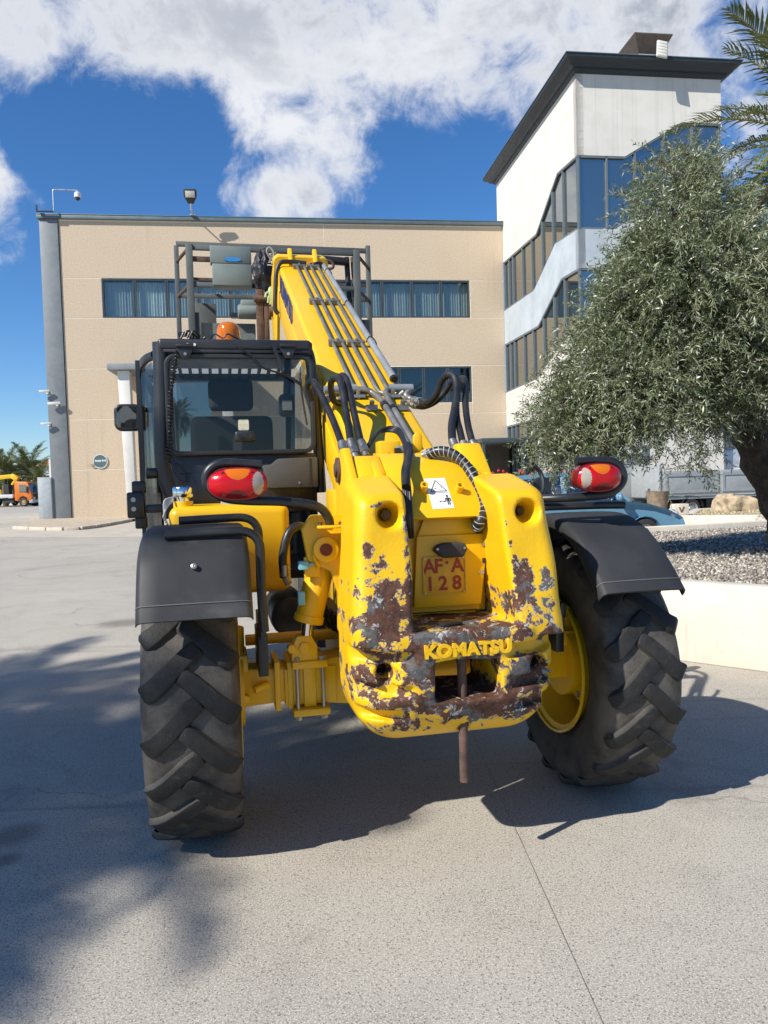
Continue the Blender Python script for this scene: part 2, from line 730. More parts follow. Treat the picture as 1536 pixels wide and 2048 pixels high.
for r_ in range(6):
    for c_ in range(2):
        x0, x1, z0, z1 = cols[c_], cols[c_ + 1], rows[r_], rows[r_ + 1]
        if r_ == 4:
            if c_ == 0:
                facade_panel(0, 1.8, z0, z1)
            else:
                facade_panel(19.5, LEN, z0, z1)
        elif r_ == 2 and c_ == 1:
            facade_panel(x0, 14.6, z0, z1)
            facade_panel(19.5, x1, z0, z1)
            facade_panel(14.6, 19.5, z0, 5.24)
        elif r_ == 0 and c_ == 0:
            facade_panel(0, 3.6, z0, z1)
            facade_panel(6.6, x1, z0, z1)
        elif r_ in (1, 2) and c_ == 0:
            facade_panel(0, 3.6, z0, z1)
            facade_panel(6.6, x1, z0, z1)
        else:
            facade_panel(x0, x1, z0, z1)
bk = MB()
for a, b in (((0, .009, 0), (3.6, .4, 9.45)), ((6.6, .009, 0), (14.6, .4, 9.45)), ((3.6, .009, 7.08), (6.6, .4, 9.45)), ((14.6, .009, 0), (19.5, .4, 5.25)), ((14.6, .009, 7.05), (19.5, .4, 9.45)),
             ((19.5, .009, 0), (LEN, .4, 9.45)), ((0, .009, 9.45), (1.8, .4, 11.3)), ((19.5, .009, 9.45), (LEN, .4, 11.3)), ((0, .009, 11.3), (LEN, .4, 14.0))):
    bk.bx(a, b)
bk.build("backing_wall", M_joint, ob, smooth=0)
rm = MB()
rm.bx((.1, 1.9, 0), (LEN - .1, 2.1, 13.8))
rm.bx((.1, .4, 9.1), (LEN - .1, 1.9, 9.4)).bx((.1, .4, 11.5), (LEN - .1, 1.9, 11.7)).bx((13.5, .4, 4.8), (LEN - .1, 1.9, 5.1)).bx((13.5, .4, 7.2), (LEN - .1, 1.9, 7.4))
rm.build("interior_wall", M_dark, ob, smooth=0)
MB().bx((0, .4, 13.7), (LEN, 14, 13.95)).bx((0, 13.6, 0), (LEN, 14, 13.7)).bx((-.05, .4, 0), (.2, 13.6, 13.7)).bx((LEN - .2, .4, 0), (LEN, 13.6, 13.7)).build("roof_slab", M_joint, ob, smooth=0)
MB().bx((-.85, -.07, 0), (-.03, .5, 13.98)).build("corner_pilaster", M_slate, ob, bevel=.02)
cp = MB().bx((-.93, -.16, 13.985), (LEN, .45, 14.16)).bx((-.93, -.18, 14.16), (LEN, .48, 14.20))
cp.build("roof_coping", M_coping, ob, bevel=.012)
MB().bx((0, -.02, 13.93), (LEN, .10, 13.98)).build("coping_strip", M_joint, ob, smooth=0)


def office_window(x0, x1, z0, z1, curtain=True, opened=False):
    fr = MB()
    o_ = [(x0 + .01, z0 + .01), (x1 - .01, z0 + .01), (x1 - .01, z1 - .01), (x0 + .01, z1 - .01)]
    i_ = [(x0 + .08, z0 + .09), (x1 - .08, z0 + .09), (x1 - .08, z1 - .09), (x0 + .08, z1 - .09)]
    ring(fr, o_, i_, 'y', .03, .14)
    wdw = fr.build("window", M_wframe, ob, bevel=.01, seg=1, smooth=0)
    p = MB().add([(x0 + .07, .09, z0 + .08), (x1 - .07, .09, z0 + .08), (x1 - .07, .09, z1 - .08), (x0 + .07, .09, z1 - .08)], [(0, 1, 2, 3)])
    p.build("pane", M_owin, wdw, smooth=0)
    if curtain:
        n = 44
        rws = []
        top = z1 - .1
        ph = random.random() * 6
        for zz in (z0 + .03, top):
            rws.append([(x0 + .03 + (x1 - x0 - .06) * k / n, .36 + .045 * math.sin(k * 1.55 + ph) + .02 * math.sin(k * .53 + ph), zz) for k in range(n + 1)])
        MB().grid(rws).build("curtain", M_curtain, wdw, smooth=60, fix=False)


nw = 12
for k in range(nw):
    x0 = 1.8 + (19.5 - 1.8) * k / nw
    office_window(x0, x0 + (19.5 - 1.8) / nw, 9.45, 11.30, True)
for k in range(4):
    x0 = 14.6 + 4.9 * k / 4
    office_window(x0, x0 + 4.9 / 4, 5.25, 7.05, False)
# entrance portal of the building: grey slab on white tapered posts, dark glazing behind
MB().bx((2.30, -2.0, 6.74), (8.2, -.02, 7.02)).build("portal_slab", M_slate, ob, bevel=.02)
M_white = pm("white_render", (.74, .72, .66), .8, var=.05, vs=1.5, dirt=.18, dcol=(.45, .42, .36), ds=1.2)
for xx in (2.95, 7.5):
    MB().add([(xx - .26, -1.75, 6.73), (xx + .26, -1.75, 6.73), (xx + .26, -1.2, 6.73), (xx - .26, -1.2, 6.73),
              (xx - .2, -1.05, 0), (xx + .2, -1.05, 0), (xx + .2, -.5, 0), (xx - .2, -.5, 0)],
             [(0, 1, 2, 3), (7, 6, 5, 4), (0, 4, 5, 1), (1, 5, 6, 2), (2, 6, 7, 3), (3, 7, 4, 0)]).build("portal_post", M_white, ob, bevel=.015)
MB().bx((3.6, .3, 0), (6.6, .36, 7.08)).build("entrance_glazing", M_twin, ob, smooth=0)

# paved strip and kerb in front of the corner
M_kerb = pm("kerb_stone", (.50, .44, .35), .9, var=.12, vs=5, dirt=.4, dcol=(.30, .26, .20), bump=.3, bs=30, bd=.01)
M_soil = pm("dusty_strip", (.46, .38, .28), .95, var=.18, vs=3, dirt=.4, dcol=(.28, .21, .14), bump=.4, bs=25, bd=.02)
kpts = [gnd(28, 1058), gnd(95, 1061), gnd(160, 1060), gnd(215, 1052), gnd(262, 1043)]
kp = spl([(p.x, p.y, 0) for p in kpts], 2)
ks = thing("kerb", "low stone kerb curving in front of the grey corner pilaster", "kerb", (0, 0, 0))
for k in range(len(kp) - 1):
    a, b = Vector(kp[k]), Vector(kp[k + 1])
    d = (b - a).normalized()
    MB().beam(a + d * .02 + Vector((0, 0, .055)), b - d * .02 + Vector((0, 0, .055)), .16, .13).build("kerb_stone", M_kerb, ks, bevel=.015)
edge = [Vector(p) for p in kp]
bl = [B + UX * s_ - NF * (-.1) for s_ in (7.5, -2.0)]
poly = [(p.x, p.y + .05, .1) for p in edge] + [(bl[0].x, bl[0].y + .2, .1), (bl[1].x, bl[1].y + .6, .1)]
tag(MB().add(poly, [tuple(range(len(poly)))]).build("pavement", M_soil, smooth=0), kind='structure')
pth = [gnd(-60, 1075, .004), gnd(330, 1075, .004), gnd(420, 1040, .004), gnd(1000, 1012, .004), gnd(1000, 1006, .004), gnd(262, 1036, .004), gnd(-60, 1060, .004)]
tag(MB().add(pth, [tuple(range(len(pth)))]).build("path", pm("pale_concrete", (.47, .42, .34), .9, var=.1, vs=1.5, dirt=.3, dcol=(.33, .3, .25), ds=.6), smooth=0), kind='structure')

# ------------------------------------------------------------------ stair tower
A_ = B + UX * 21.257
tw = thing("stair_tower", "tall white stair tower with dark cornice and zigzag glass bands", "building", A_, A7)
TD, TW = 9.63, 5.8


def tower_white():
    m = bpy.data.materials.new("tower_render")
    t = NT(m)
    a = t.noise(1.2, 6, .6)
    st = t.noise(1.0, 6, .7, .15, None, (7, 7, .12))
    c = t.mix(t.ss(a, .35, .7), (.66, .635, .575), (.60, .575, .515))
    c = t.mix(t.ss(st, .50, .76, 0, .5), c, (.44, .425, .385))
    t.set(base=c, rough=.85, spec=.25)
    return m


M_tow = tower_white()
M_span = pm("spandrel_render", (.42, .47, .50), .75, var=.1, vs=1.0, dirt=.4, dcol=(.28, .31, .33), ds=.7)
M_navy = pm("cornice_paint", (.022, .030, .038), .5, var=.1)
M_mull = pm("mullion_paint", (.13, .16, .175), .45, var=.05)


def interp(pl, x):
    return float(np.interp(x, [p[0] for p in pl], [p[1] for p in pl]))


def tower_face(tops, bots, xs_mull, width, fmap, axis, a_out, sgn, low_first=0.0, ztop=16.42):
    """bands of glazing between stepped wall pieces; fmap: axis for prism; a_out: plane, sgn: inward direction"""
    prev = [(0, ztop), (width, ztop)]
    for k, (tp, bt) in enumerate(zip(tops, bots)):
        poly = list(prev) + list(reversed(tp))
        mt = M_tow if k != 1 else M_span
        P = [fmap(p) for p in poly]
        MB().prism(P, axis, a_out, a_out + sgn * .28).build("wall_piece", mt, tw, smooth=0)
        mu = MB()
        for i in range(len(xs_mull) - 1):
            x0, x1 = xs_mull[i], xs_mull[i + 1]
            brk = sorted({x0, x1} | {p[0] for p in tp + bt if x0 < p[0] < x1})
            poly = [(x, interp(tp, x) - .01) for x in brk] + [(x, interp(bt, x) + .01) for x in reversed(brk)]
            MB().prism([fmap(p) for p in poly], axis, a_out + sgn * .10, a_out + sgn * .12).build("pane", M_twin, tw, smooth=0)
        for x in xs_mull:
            xx = min(max(x, .05), width - .05)
            q0, q1 = fmap((xx, interp(bt, xx))), fmap((xx, interp(tp, xx)))
            v0 = (a_out + sgn * .055, *q0) if axis == 'x' else (q0[0], a_out + sgn * .055, q0[1])
            v1 = (a_out + sgn * .055, *q1) if axis == 'x' else (q1[0], a_out + sgn * .055, q1[1])
            mu.beam(v0, v1, .07, .085, up=(1, 0, 0) if axis == 'x' else (0, 1, 0))
        for pl in (tp, bt):
            for i in range(len(pl) - 1):
                off = -.04 if pl is tp else .04
                q0, q1 = fmap((pl[i][0], pl[i][1] + off)), fmap((pl[i + 1][0], pl[i + 1][1] + off))
                v0 = (a_out + sgn * .05, *q0) if axis == 'x' else (q0[0], a_out + sgn * .05, q0[1])
                v1 = (a_out + sgn * .05, *q1) if axis == 'x' else (q1[0], a_out + sgn * .05, q1[1])
                mu.beam(v0, v1, .075, .07)
        mu.build("mullion", M_mull, tw, smooth=0)
        prev = list(bt)
    poly = list(prev) + [(width, 0), (0, 0)]
    MB().prism([fmap(p) for p in poly], axis, a_out, a_out + sgn * .28).build("wall_piece", M_tow, tw, smooth=0)


tower_face([[(0, 12.2), (4.9, 12.03), (7.55, 13.58), (TD, 13.42)], [(0, 8.12), (4.95, 8.04), (7.8, 9.33), (TD, 9.24)], [(0, 4.0), (4.5, 4.02), (7.9, 5.3), (TD, 5.25)]],
           [[(0, 9.78), (4.52, 9.68), (7.2, 10.88), (TD, 10.69)], [(0, 5.68), (4.82, 5.75), (8.0, 6.85), (TD, 6.8)], [(0, 1.2), (4.5, 1.2), (7.9, 2.4), (TD, 2.4)]],
           [0, .8, 1.44, 2.89, 4.21, 5.56, 6.87, 8.06, TD], TD, lambda p: (-p[0], p[1]), 'x', 0.0, 1)
tower_face([[(0, 13.42), (1.9, 13.42), (4.2, 14.76), (TW, 14.76)], [(0, 9.24), (1.45, 9.27), (3.7, 10.6), (TW, 10.6)], [(0, 5.25), (1.45, 5.25), (3.7, 6.55), (TW, 6.55)]],
           [[(0, 10.69), (1.42, 10.69), (3.75, 12.0), (TW, 12.0)], [(0, 6.8), (1.42, 6.8), (3.7, 8.1), (TW, 8.1)], [(0, 2.4), (1.42, 2.4), (3.7, 3.7), (TW, 3.7)]],
           [0, 1.17, 2.3, 3.45, 4.62, TW], TW, lambda p: p, 'y', -TD, 1)
MB().bx((TW - .28, -TD + .28, 0), (TW, .9, 16.42)).bx((0, .6, 14.0), (TW - .28, .9, 16.42)).bx((0, 0, 13.9), (.28, .6, 16.42)).build("wall_piece", M_tow, tw, smooth=0)
MB().bx((.5, -TD + .5, 0), (TW - .4, .5, 16.2)).build("stair_core", M_dark, tw, smooth=0)
cn = MB()
lv = [(16.40, .03), (16.46, .13), (16.58, .15), (16.60, .27), (16.74, .34), (16.86, .47), (16.90, .54), (17.06, .55)]
lv = [(16.40 + (z - 16.40) * .68, o) for z, o in lv]
R_ = [[(-o, -TD - o, z), (TW + o, -TD - o, z), (TW + o, .9 + o, z), (-o, .9 + o, z)] for z, o in lv]
cn.grid(R_, closed=True)
cn.add(R_[-1], [(0, 1, 2, 3)]).add(R_[0], [(3, 2, 1, 0)])
cn.build("cornice", M_navy, tw, smooth=0)
MB().bx((-.58, -TD - .58, 16.852), (TW + .58, 1.48, 16.88)).build("roof_flashing", M_coping, tw, smooth=0)
# chimney head with flared metal cowl
ch = MB().bx((2.55, -9.55, 16.87), (3.45, -8.6, 17.45)).build("chimney", M_tow, tw, smooth=0)
cw_ = MB()
q = lambda o, z: [(2.55 - o, -9.55 - o, z), (3.45 + o, -9.55 - o, z), (3.45 + o, -8.6 + o, z), (2.55 - o, -8.6 + o, z)]
cw_.grid([q(-.01, 17.27), q(.03, 17.32), q(.30, 17.84), q(.31, 17.88), q(.02, 17.94)], closed=True)
cw_.add(q(.02, 17.94), [(0, 1, 2, 3)])
cw_.build("cowl", pm("brown_sheet", (.12, .085, .065), .6, var=.2, dirt=.4), ch, smooth=0)

M_lampbody = pm("lamp_body", (.50, .49, .45), .5, var=.05)
M_lampdark = pm("lamp_dark", (.03, .032, .034), .5)
M_led = pm("led_face", (.62, .60, .52), .25, var=.12, vs=20)
WT = lambda s_, y_, z_: A_ + UX * s_ - NF * y_ + Vector((0, 0, z_))    # tower coordinates to the place
WO = lambda s_, y_, z_: B + UX * s_ - NF * y_ + Vector((0, 0, z_))     # facade coordinates to the place
fl = thing("floodlight", "pale slatted floodlight clamped to the dark tower cornice", "floodlight", WT(3.05, -TD - .60, 16.89), A7)
Rf = Matrix.Rotation(math.radians(-14), 3, 'X') @ Matrix.Rotation(math.radians(10), 3, 'Y')
MB().box((0, -.12, .12), (.42, .10, .72), Rf).build("lamp_body", M_lampbody, fl, bevel=.04, seg=3)
for k in range(5):
    MB().box(Vector((0, -.12, .12)) + Rf @ Vector((0, -.056, -.26 + .13 * k)), (.34, .012, .105), Rf).build("lens", M_led, fl, bevel=.004)
MB().bx((-.05, -.08, -.02), (.05, .25, .04)).bx((-.03, -.1, 0), (.03, -.05, .2)).build("bracket", M_lampdark, fl)
fl2 = thing("floodlight", "black floodlight on a short arm above the office roof edge", "floodlight", WO(6.13, -.50, 14.2), A7)
MB().tube([(0, .3, .03), (0, -.25, .05), (0, -.42, .28)], .035, 10).bx((-.12, .2, -.0), (.12, .6, .03)).build("arm", M_lampbody, fl2)
Rf = Matrix.Rotation(math.radians(22), 3, 'X')
o_ = [(-.26, .34), (.26, .34), (.30, .28), (.29, .0), (.12, -.30), (-.12, -.30), (-.29, 0), (-.30, .28)]
hb = MB().prism(o_, 'y', -.07, .07)
hb.v = [tuple(Rf @ Vector(v) + Vector((0, -.46, .58))) for v in hb.v]
hb.build("lamp_body", M_lampdark, fl2, bevel=.03)
lb = MB().bx((-.215, -.085, -.02), (.215, -.072, .26))
lb.v = [tuple(Rf @ Vector(v) + Vector((0, -.46, .58))) for v in lb.v]
lb.build("lens", M_led, fl2, bevel=.004)

# CCTV
M_cctv = pm("cctv_white", (.72, .71, .68), .4, var=.04)
dc = thing("dome_camera", "white dome camera hanging from a bent pole above the pilaster", "camera", WO(-.10, -.3, 14.2), A7)
MB().tube(spl([(0, 0, 0), (0, 0, .9), (.02, 0, 1.0), (.12, 0, 1.03), (1.0, 0, 1.02), (1.07, 0, 1.0), (1.08, 0, .93)], 5), .028, 8).build("pole", pm("galvanised", (.42, .44, .45), .4, .6), dc)
MB().lathe([(0, .93), (.10, .93), (.145, .88), (.15, .70), (.13, .68)], 20, (1.08, 0, 0)).build("housing", M_cctv, dc)
MB().ball((1.08, 0, .68), (.115, .115, .13)).build("dome", M_lampdark, dc)
MB().bx((-.75, -.05, .02), (.0, .05, .06)).bx((-.78, -.04, .02), (-.72, .04, .32)).build("roof_bracket", M_lampdark, dc)
for nm, s_, z_, dx, lab in (("bullet_camera", -.45, 5.48, 1, "white bullet camera with a black lens on the face of the grey pilaster"),
                            ("bullet_camera", -.87, 6.05, -1, "upper of the two small white cameras on the outer edge of the grey pilaster"),
                            ("bullet_camera", -.87, 4.55, -1, "lower of the two small white cameras on the outer edge of the grey pilaster")):
    bc = thing(nm, lab, "camera", WO(s_, -.08, z_), A7, "cameras on the grey pilaster")
    k = 1.0 if dx > 0 else .8
    MB().beam((-.34 * k, -.22, -.03), (.22 * k, -.14, .0), .13 * k, .12 * k).build("housing", M_cctv, bc, bevel=.02)
    MB().cyl((-.36 * k, -.225, -.032), (-.33 * k, -.217, -.03), .045 * k).build("lens", M_lampdark, bc)
    MB().cyl((.05, 0, -.05), (.05, -.18, -.02), .03).bx((-.01, -.03, -.12), (.11, 0, .02)).build("bracket", M_cctv, bc)

# round company sign
sg = thing("round_sign", "round dark green wall sign with a pale band of lettering", "sign", WO(1.39, -.005, 2.73), A7)
M_sign = pm("sign_green", (.09, .14, .15), .4, var=.1)
M_signw = pm("sign_white", (.72, .75, .74), .5, var=.03)
dsk = MB().cyl((0, 0, 0), (0, -.03, 0), .335, 40).build("disc", M_sign, sg)
rg = MB()
ring(rg, [(.335 * math.cos(a * PI / 24), .335 * math.sin(a * PI / 24)) for a in range(48)], [(.305 * math.cos(a * PI / 24), .305 * math.sin(a * PI / 24)) for a in range(48)], 'y', -.045, -.03)
rg.build("rim", M_signw, sg)
MXZ = lambda x, y, z: Matrix(((1, 0, 0, x), (0, 0, -1, y), (0, 1, 0, z), (0, 0, 0, 1)))   # text plane facing -y
text_obj("lettering", "Studio Bell", .115, M_signw, sg, MXZ(0, -.032, .03), .003, .006, 1, .50)
MB().prism([(-.60, -.11), (-.44, -.15), (-.30, -.12), (-.2, -.2), (-.36, -.19)], 'y', -.05, -.035).prism([(-.42, -.27), (-.28, -.23), (-.2, -.26), (-.3, -.29)], 'y', -.05, -.035).build("leaf_emblem", pm("sign_leaf", (.25, .2, .15), .5), sg)

# grey service cabinet beside the pilaster
gc = thing("service_cabinet", "pale grey service cabinet against the foot of the grey pilaster", "cabinet", WO(-1.1, .15, 0), A7)
MB().bx((-.35, -.3, .0), (.28, .3, 2.05)).build("body", pm("cabinet_grey", (.34, .38, .39), .5), gc, bevel=.02)
MB().bx((-.32, -.315, .08), (.25, -.3, 1.98)).build("door", pm("cabinet_door", (.37, .41, .42), .5), gc, bevel=.01)
MB().bx((.08, .1, 2.05), (.2, .22, 2.9)).build("mast", M_white, gc)

# canopy at the foot of the tower
cpy = thing("entrance_canopy", "dark flat entrance canopy on slim posts below the white tower", "canopy", WT(-2.5, -2.2, 0), A7)
MB().bx((0, -2.2, 3.0), (3.4, 2.2, 3.2)).build("canopy_roof", M_wframe, cpy, bevel=.02)
for xx, yy in ((.1, -2.1), (1.9, -2.1), (3.3, -2.1)):
    MB().bx((xx - .06, yy - .06, 0), (xx + .06, yy + .06, 3.0)).build("post", M_wframe, cpy)
MB().bx((.0, 1.9, 0), (2.48, 2.1, 3.0)).build("rear_screen", pm("brown_screen", (.10, .085, .07), .7), cpy, smooth=0)
es = thing("exit_sign", "small green emergency exit sign under the dark canopy", "sign", WT(-1.35, -.32, 2.3), A7)
MB().bx((-.3, -.02, -.26), (.3, .02, .26)).build("plate", pm("exit_green", (.01, .16, .09), .5), es, bevel=.005)
MB().bx((-.08, -.03, -.18), (.06, -.02, .1)).bx((.06, -.03, -.02), (.22, -.02, .05)).build("emblem", M_signw, es, smooth=0)
# ================================================================== PLANTING
M_wall = bpy.data.materials.new("cast_concrete")
_t = NT(M_wall)
_a = _t.noise(2.2, 7, .65)
_st = _t.noise(1.5, 6, .65, .1, None, (5, 5, .35))
_c = _t.mix(_t.ss(_a, .3, .7), (.60, .545, .45), (.70, .645, .545))
_c = _t.mix(_t.ss(_st, .5, .76, 0, .5), _c, (.47, .42, .34))
_c = _t.mix(_t.ss(_t.noise(9, 6, .7), .60, .74, 0, .4), _c, (.38, .335, .27))
_c = _t.mix(_t.ss(_t.voro(18), .05, .09, .7, 0), _c, (.22, .2, .17))
_t.set(base=_c, rough=.9, spec=.2)
_t.bump(_t.noise(40, 5, .7), .3, .006)


def pebble_mat(name, c0, c1, c2):
    m = bpy.data.materials.new(name)
    t = NT(m)
    r = t.attr("tone")
    c = t.mix(t.ss(r, .0, .5), c0, c1)
    c = t.mix(t.ss(r, .6, 1.0), c, c2)
    t.set(base=c, rough=.85, spec=.3)
    return m


M_peb = pebble_mat("pebbles", (.10, .09, .078), (.30, .265, .22), (.60, .55, .47))
M_peb2 = pebble_mat("yellow_pebbles", (.20, .16, .09), (.40, .33, .20), (.58, .50, .34))
M_bedbase = pm("bed_soil", (.16, .14, .115), .95, var=.3, vs=30, bump=.6, bs=60, bd=.03)


def in_poly(x, y, poly):
    inside = np.zeros(x.shape, bool)
    n = len(poly)
    for i in range(n):
        x0, y0 = poly[i]
        x1, y1 = poly[(i + 1) % n]
        c = ((y0 > y) != (y1 > y)) & (x < (x1 - x0) * (y - y0) / (y1 - y0 + 1e-12) + x0)
        inside ^= c
    return inside


def pebbles(name, poly, z, count, size, mat, zfun=None):
    P = np.array(poly)
    lo, hi = P.min(0), P.max(0)
    pts = np.zeros((0, 2))
    while len(pts) < count:
        c = lo + (hi - lo) * rng.random((count, 2))
        # nearer ground gets its share, everything stays inside the bed
        c = c[in_poly(c[:, 0], c[:, 1], poly)]
        pts = np.vstack((pts, c))
    pts = pts[:count]
    base = np.array([(1, 0, 0), (0, 1, 0), (-1, 0, 0), (0, -1, 0), (0, 0, .8), (0, 0, -.6)], float)
    tri = np.array([(0, 1, 4), (1, 2, 4), (2, 3, 4), (3, 0, 4), (1, 0, 5), (2, 1, 5), (3, 2, 5), (0, 3, 5)])
    n = len(pts)
    sc = size * (.45 + .9 * rng.random((n, 1, 1))) * (0.6 + .7 * rng.random((n, 1, 3)))
    jit = 1 + .35 * (rng.random((n, 6, 3)) - .5)
    v = base[None] * jit * sc
    a = rng.random(n) * 2 * PI
    ca, sa = np.cos(a)[:, None], np.sin(a)[:, None]
    x = v[:, :, 0] * ca - v[:, :, 1] * sa
    y = v[:, :, 0] * sa + v[:, :, 1] * ca
    til = (rng.random((n, 1)) - .5) * 1.2
    zz = v[:, :, 2] + x * til
    zb = z + rng.random((n, 1)) * size * .9
    V = np.stack((x + pts[:, :1], y + pts[:, 1:], zz + zb), -1).reshape(-1, 3)
    Fc = (tri[None] + (np.arange(n) * 6)[:, None, None]).reshape(-1, 3)
    o = np_mesh(name, V, Fc, mat, None)
    at = o.data.attributes.new("tone", 'FLOAT', 'POINT')
    at.data.foreach_set('value', np.repeat(rng.random(n), 6).astype(np.float32))
    return o


def np_mesh(name, V, Fc, mat, parent):
    me = bpy.data.meshes.new(name)
    nv, nf, k = len(V), len(Fc), Fc.shape[1]
    me.vertices.add(nv)
    me.vertices.foreach_set('co', V.astype(np.float32).ravel())
    me.loops.add(nf * k)
    me.loops.foreach_set('vertex_index', Fc.astype(np.int32).ravel())
    me.polygons.add(nf)
    me.polygons.foreach_set('loop_start', np.arange(0, nf * k, k, dtype=np.int32))
    me.polygons.foreach_set('loop_total', np.full(nf, k, dtype=np.int32))
    me.update(calc_edges=True)
    me.materials.append(mat)
    o = bpy.data.objects.new(name, me)
    COL.objects.link(o)
    if parent is not None:
        o.parent = parent
    return o


def planter(label, pts, h, t, segs):
    """cast wall around a raised bed: each side its own run"""
    th_ = thing("planter_wall", label, "wall", (pts[0][0], pts[0][1], 0))
    off = Vector((pts[0][0], pts[0][1], 0))
    n = len(pts)
    cx, cy = sum(p[0] for p in pts) / n, sum(p[1] for p in pts) / n
    inner = []
    for i in range(n):
        p = Vector(pts[i])
        a, b = Vector(pts[i - 1]), Vector(pts[(i + 1) % n])
        d1, d2 = (p - a).normalized(), (b - p).normalized()
        n1, n2 = Vector((-d1.y, d1.x)), Vector((-d2.y, d2.x))
        bis = (n1 + n2).normalized()
        k = t / max(.3, bis.dot(n1))
        inner.append(p + bis * k)
    for i in range(n):
        j = (i + 1) % n
        q = [Vector(pts[i]), Vector(pts[j]), inner[j], inner[i]]
        MB().prism([(v.x - off.x, v.y - off.y) for v in q], 'z', 0, h).build("wall_run", M_wall, th_, bevel=.012, seg=2)
    return th_, [(v.x, v.y) for v in inner]


# bed 1, right of the machine (counter-clockwise)
bed1 = [(1.62, 6.44), (3.95, 4.47), (9.5, 4.0), (10.5, 13.7), (7.0, 12.75), (4.0, 11.85)]
_, in1 = planter("pale concrete planter wall beside the right tyre holding grey pebbles", bed1, .63, .16, 4)
tag(MB().add([(x, y, .52) for x, y in in1], [tuple(range(len(in1)))]).build("bed_soil", M_bedbase, smooth=0), kind='structure')
vis1 = [(1.9, 6.5), (3.7, 5.0), (6.4, 6.0), (8.6, 12.9), (6.9, 12.55), (4.1, 11.65)]
pb = pebbles("gravel", vis1, .535, 52000, .021, M_peb)
tag(pb, kind='stuff')
# bed 2, behind
bed2 = [(6.3, 16.0), (10.3, 14.5), (13, 20.5), (7.75, 18.75)]
_, in2 = planter("low pale planter wall behind the blue car with a boulder on it", bed2, .54, .22, 4)
tag(MB().add([(x, y, .47) for x, y in in2], [tuple(range(len(in2)))]).build("bed_soil", M_bedbase, smooth=0), kind='structure')
tag(pebbles("gravel", in2, .49, 9000, .035, M_peb2), kind='stuff')


def boulder(label, loc, size, seed, mat):
    bm = bmesh.new()
    bmesh.ops.create_icosphere(bm, subdivisions=4, radius=1)
    for v in bm.verts:
        p = v.co.copy()
        k = 1 + .35 * mnoise.noise(p * .9 + Vector((seed, 0, 0))) + .16 * mnoise.noise(p * 2.4 + Vector((0, seed, 0))) + .06 * mnoise.noise(p * 6)
        # blunt faces
        q = Vector((max(-.8, min(.8, p.x)), max(-.75, min(.75, p.y)), max(-.6, min(.7, p.z)))) * k
        v.co = Vector((q.x * size[0], q.y * size[1], q.z * size[2]))
    me = bpy.data.meshes.new("boulder")
    bm.to_mesh(me)
    bm.free()
    me.polygons.foreach_set('use_smooth', [True] * len(me.polygons))
    me.set_sharp_from_angle(angle=math.radians(28))
    me.materials.append(mat)
    o = bpy.data.objects.new("boulder", me)
    COL.objects.link(o)
    o.location = loc
    return tag(o, label, "boulder", "boulders on the back bed")


M_rock = pm("ochre_rock", (.46, .36, .235), .9, var=.3, vs=3, dirt=.5, dcol=(.24, .17, .10), ds=5, bump=.6, bs=9, bd=.05)
b1 = on_plane(1478, 1022, (0, 17.5, 0), (0, 1, 0))
boulder("large ochre boulder on the back planter below the olive trunk", (b1.x, b1.y, .66), (.42, .36, .30), 3.1, M_rock)
b2 = on_plane(1447, 1018, (0, 17.9, 0), (0, 1, 0))
boulder("smaller boulder left of the big ochre rock on the back planter", (b2.x, b2.y, .66), (.30, .3, .32), 8.7, M_rock)
# block with a dark v mark on the corner of the back bed
vb0 = on_plane(1359, 1033, (0, 16.25, 0), (0, 1, 0))
vb = thing("marked_block", "small pale block with a dark v mark beside the blue car bonnet", "block", (vb0.x, vb0.y, .545), .1)
MB().bx((-.17, -.1, 0), (.17, .1, .24)).build("block", M_wall, vb, bevel=.015)
MB().beam((-.05, -.103, .17), (.0, -.103, .06), .006, .03).beam((.055, -.104, .18), (.0, -.104, .06), .006, .03).build("mark", pm("mark_brown", (.13, .07, .04), .8), vb, smooth=0)
pt0 = gnd(1315, 1012, .0)
pt0 = on_plane(1315, 1010, (0, 19.0, 0), (0, 1, 0))
pp = thing("stone_pot", "weathered stone pot behind the bonnet of the blue car", "pot", (pt0.x, 19.0, 0))
MB().lathe([(0, 0), (.24, 0), (.20, .3), (.28, .95), (.30, 1.0), (.25, 1.0), (.2, .8), (0, .8)], 18).build("pot", pm("pot_stone", (.24, .18, .125), .9, var=.3, vs=9, bump=.5, bs=25, bd=.02), pp)


# ------------------------------------------------------------------ leaves
def leaf_mat(name, dark, light, under, rough=.36, spec=.6):
    m = bpy.data.materials.new(name)
    t = NT(m)
    r = t.attr("tone")
    c = t.mix(t.ss(r, 0, .6), dark, light)
    c = t.mix(t.ss(r, .72, .95, 0, 1), c, under)
    t.set(base=c, rough=rough, spec=spec)
    tr = t.new("ShaderNodeBsdfTranslucent")
    t.link(t.mix(.5, c, (.25, .3, .06)), tr.inputs['Color'])
    mixs = t.new("ShaderNodeMixShader")
    mixs.inputs[0].default_value = .16
    out = [n for n in t.t.nodes if n.type == 'OUTPUT_MATERIAL'][0]
    t.link(t.b.outputs[0], mixs.inputs[1])
    t.link(tr.outputs[0], mixs.inputs[2])
    t.link(mixs.outputs[0], out.inputs[0])
    return m


def unit(v):
    return v / np.maximum(np.linalg.norm(v, axis=-1, keepdims=True), 1e-9)


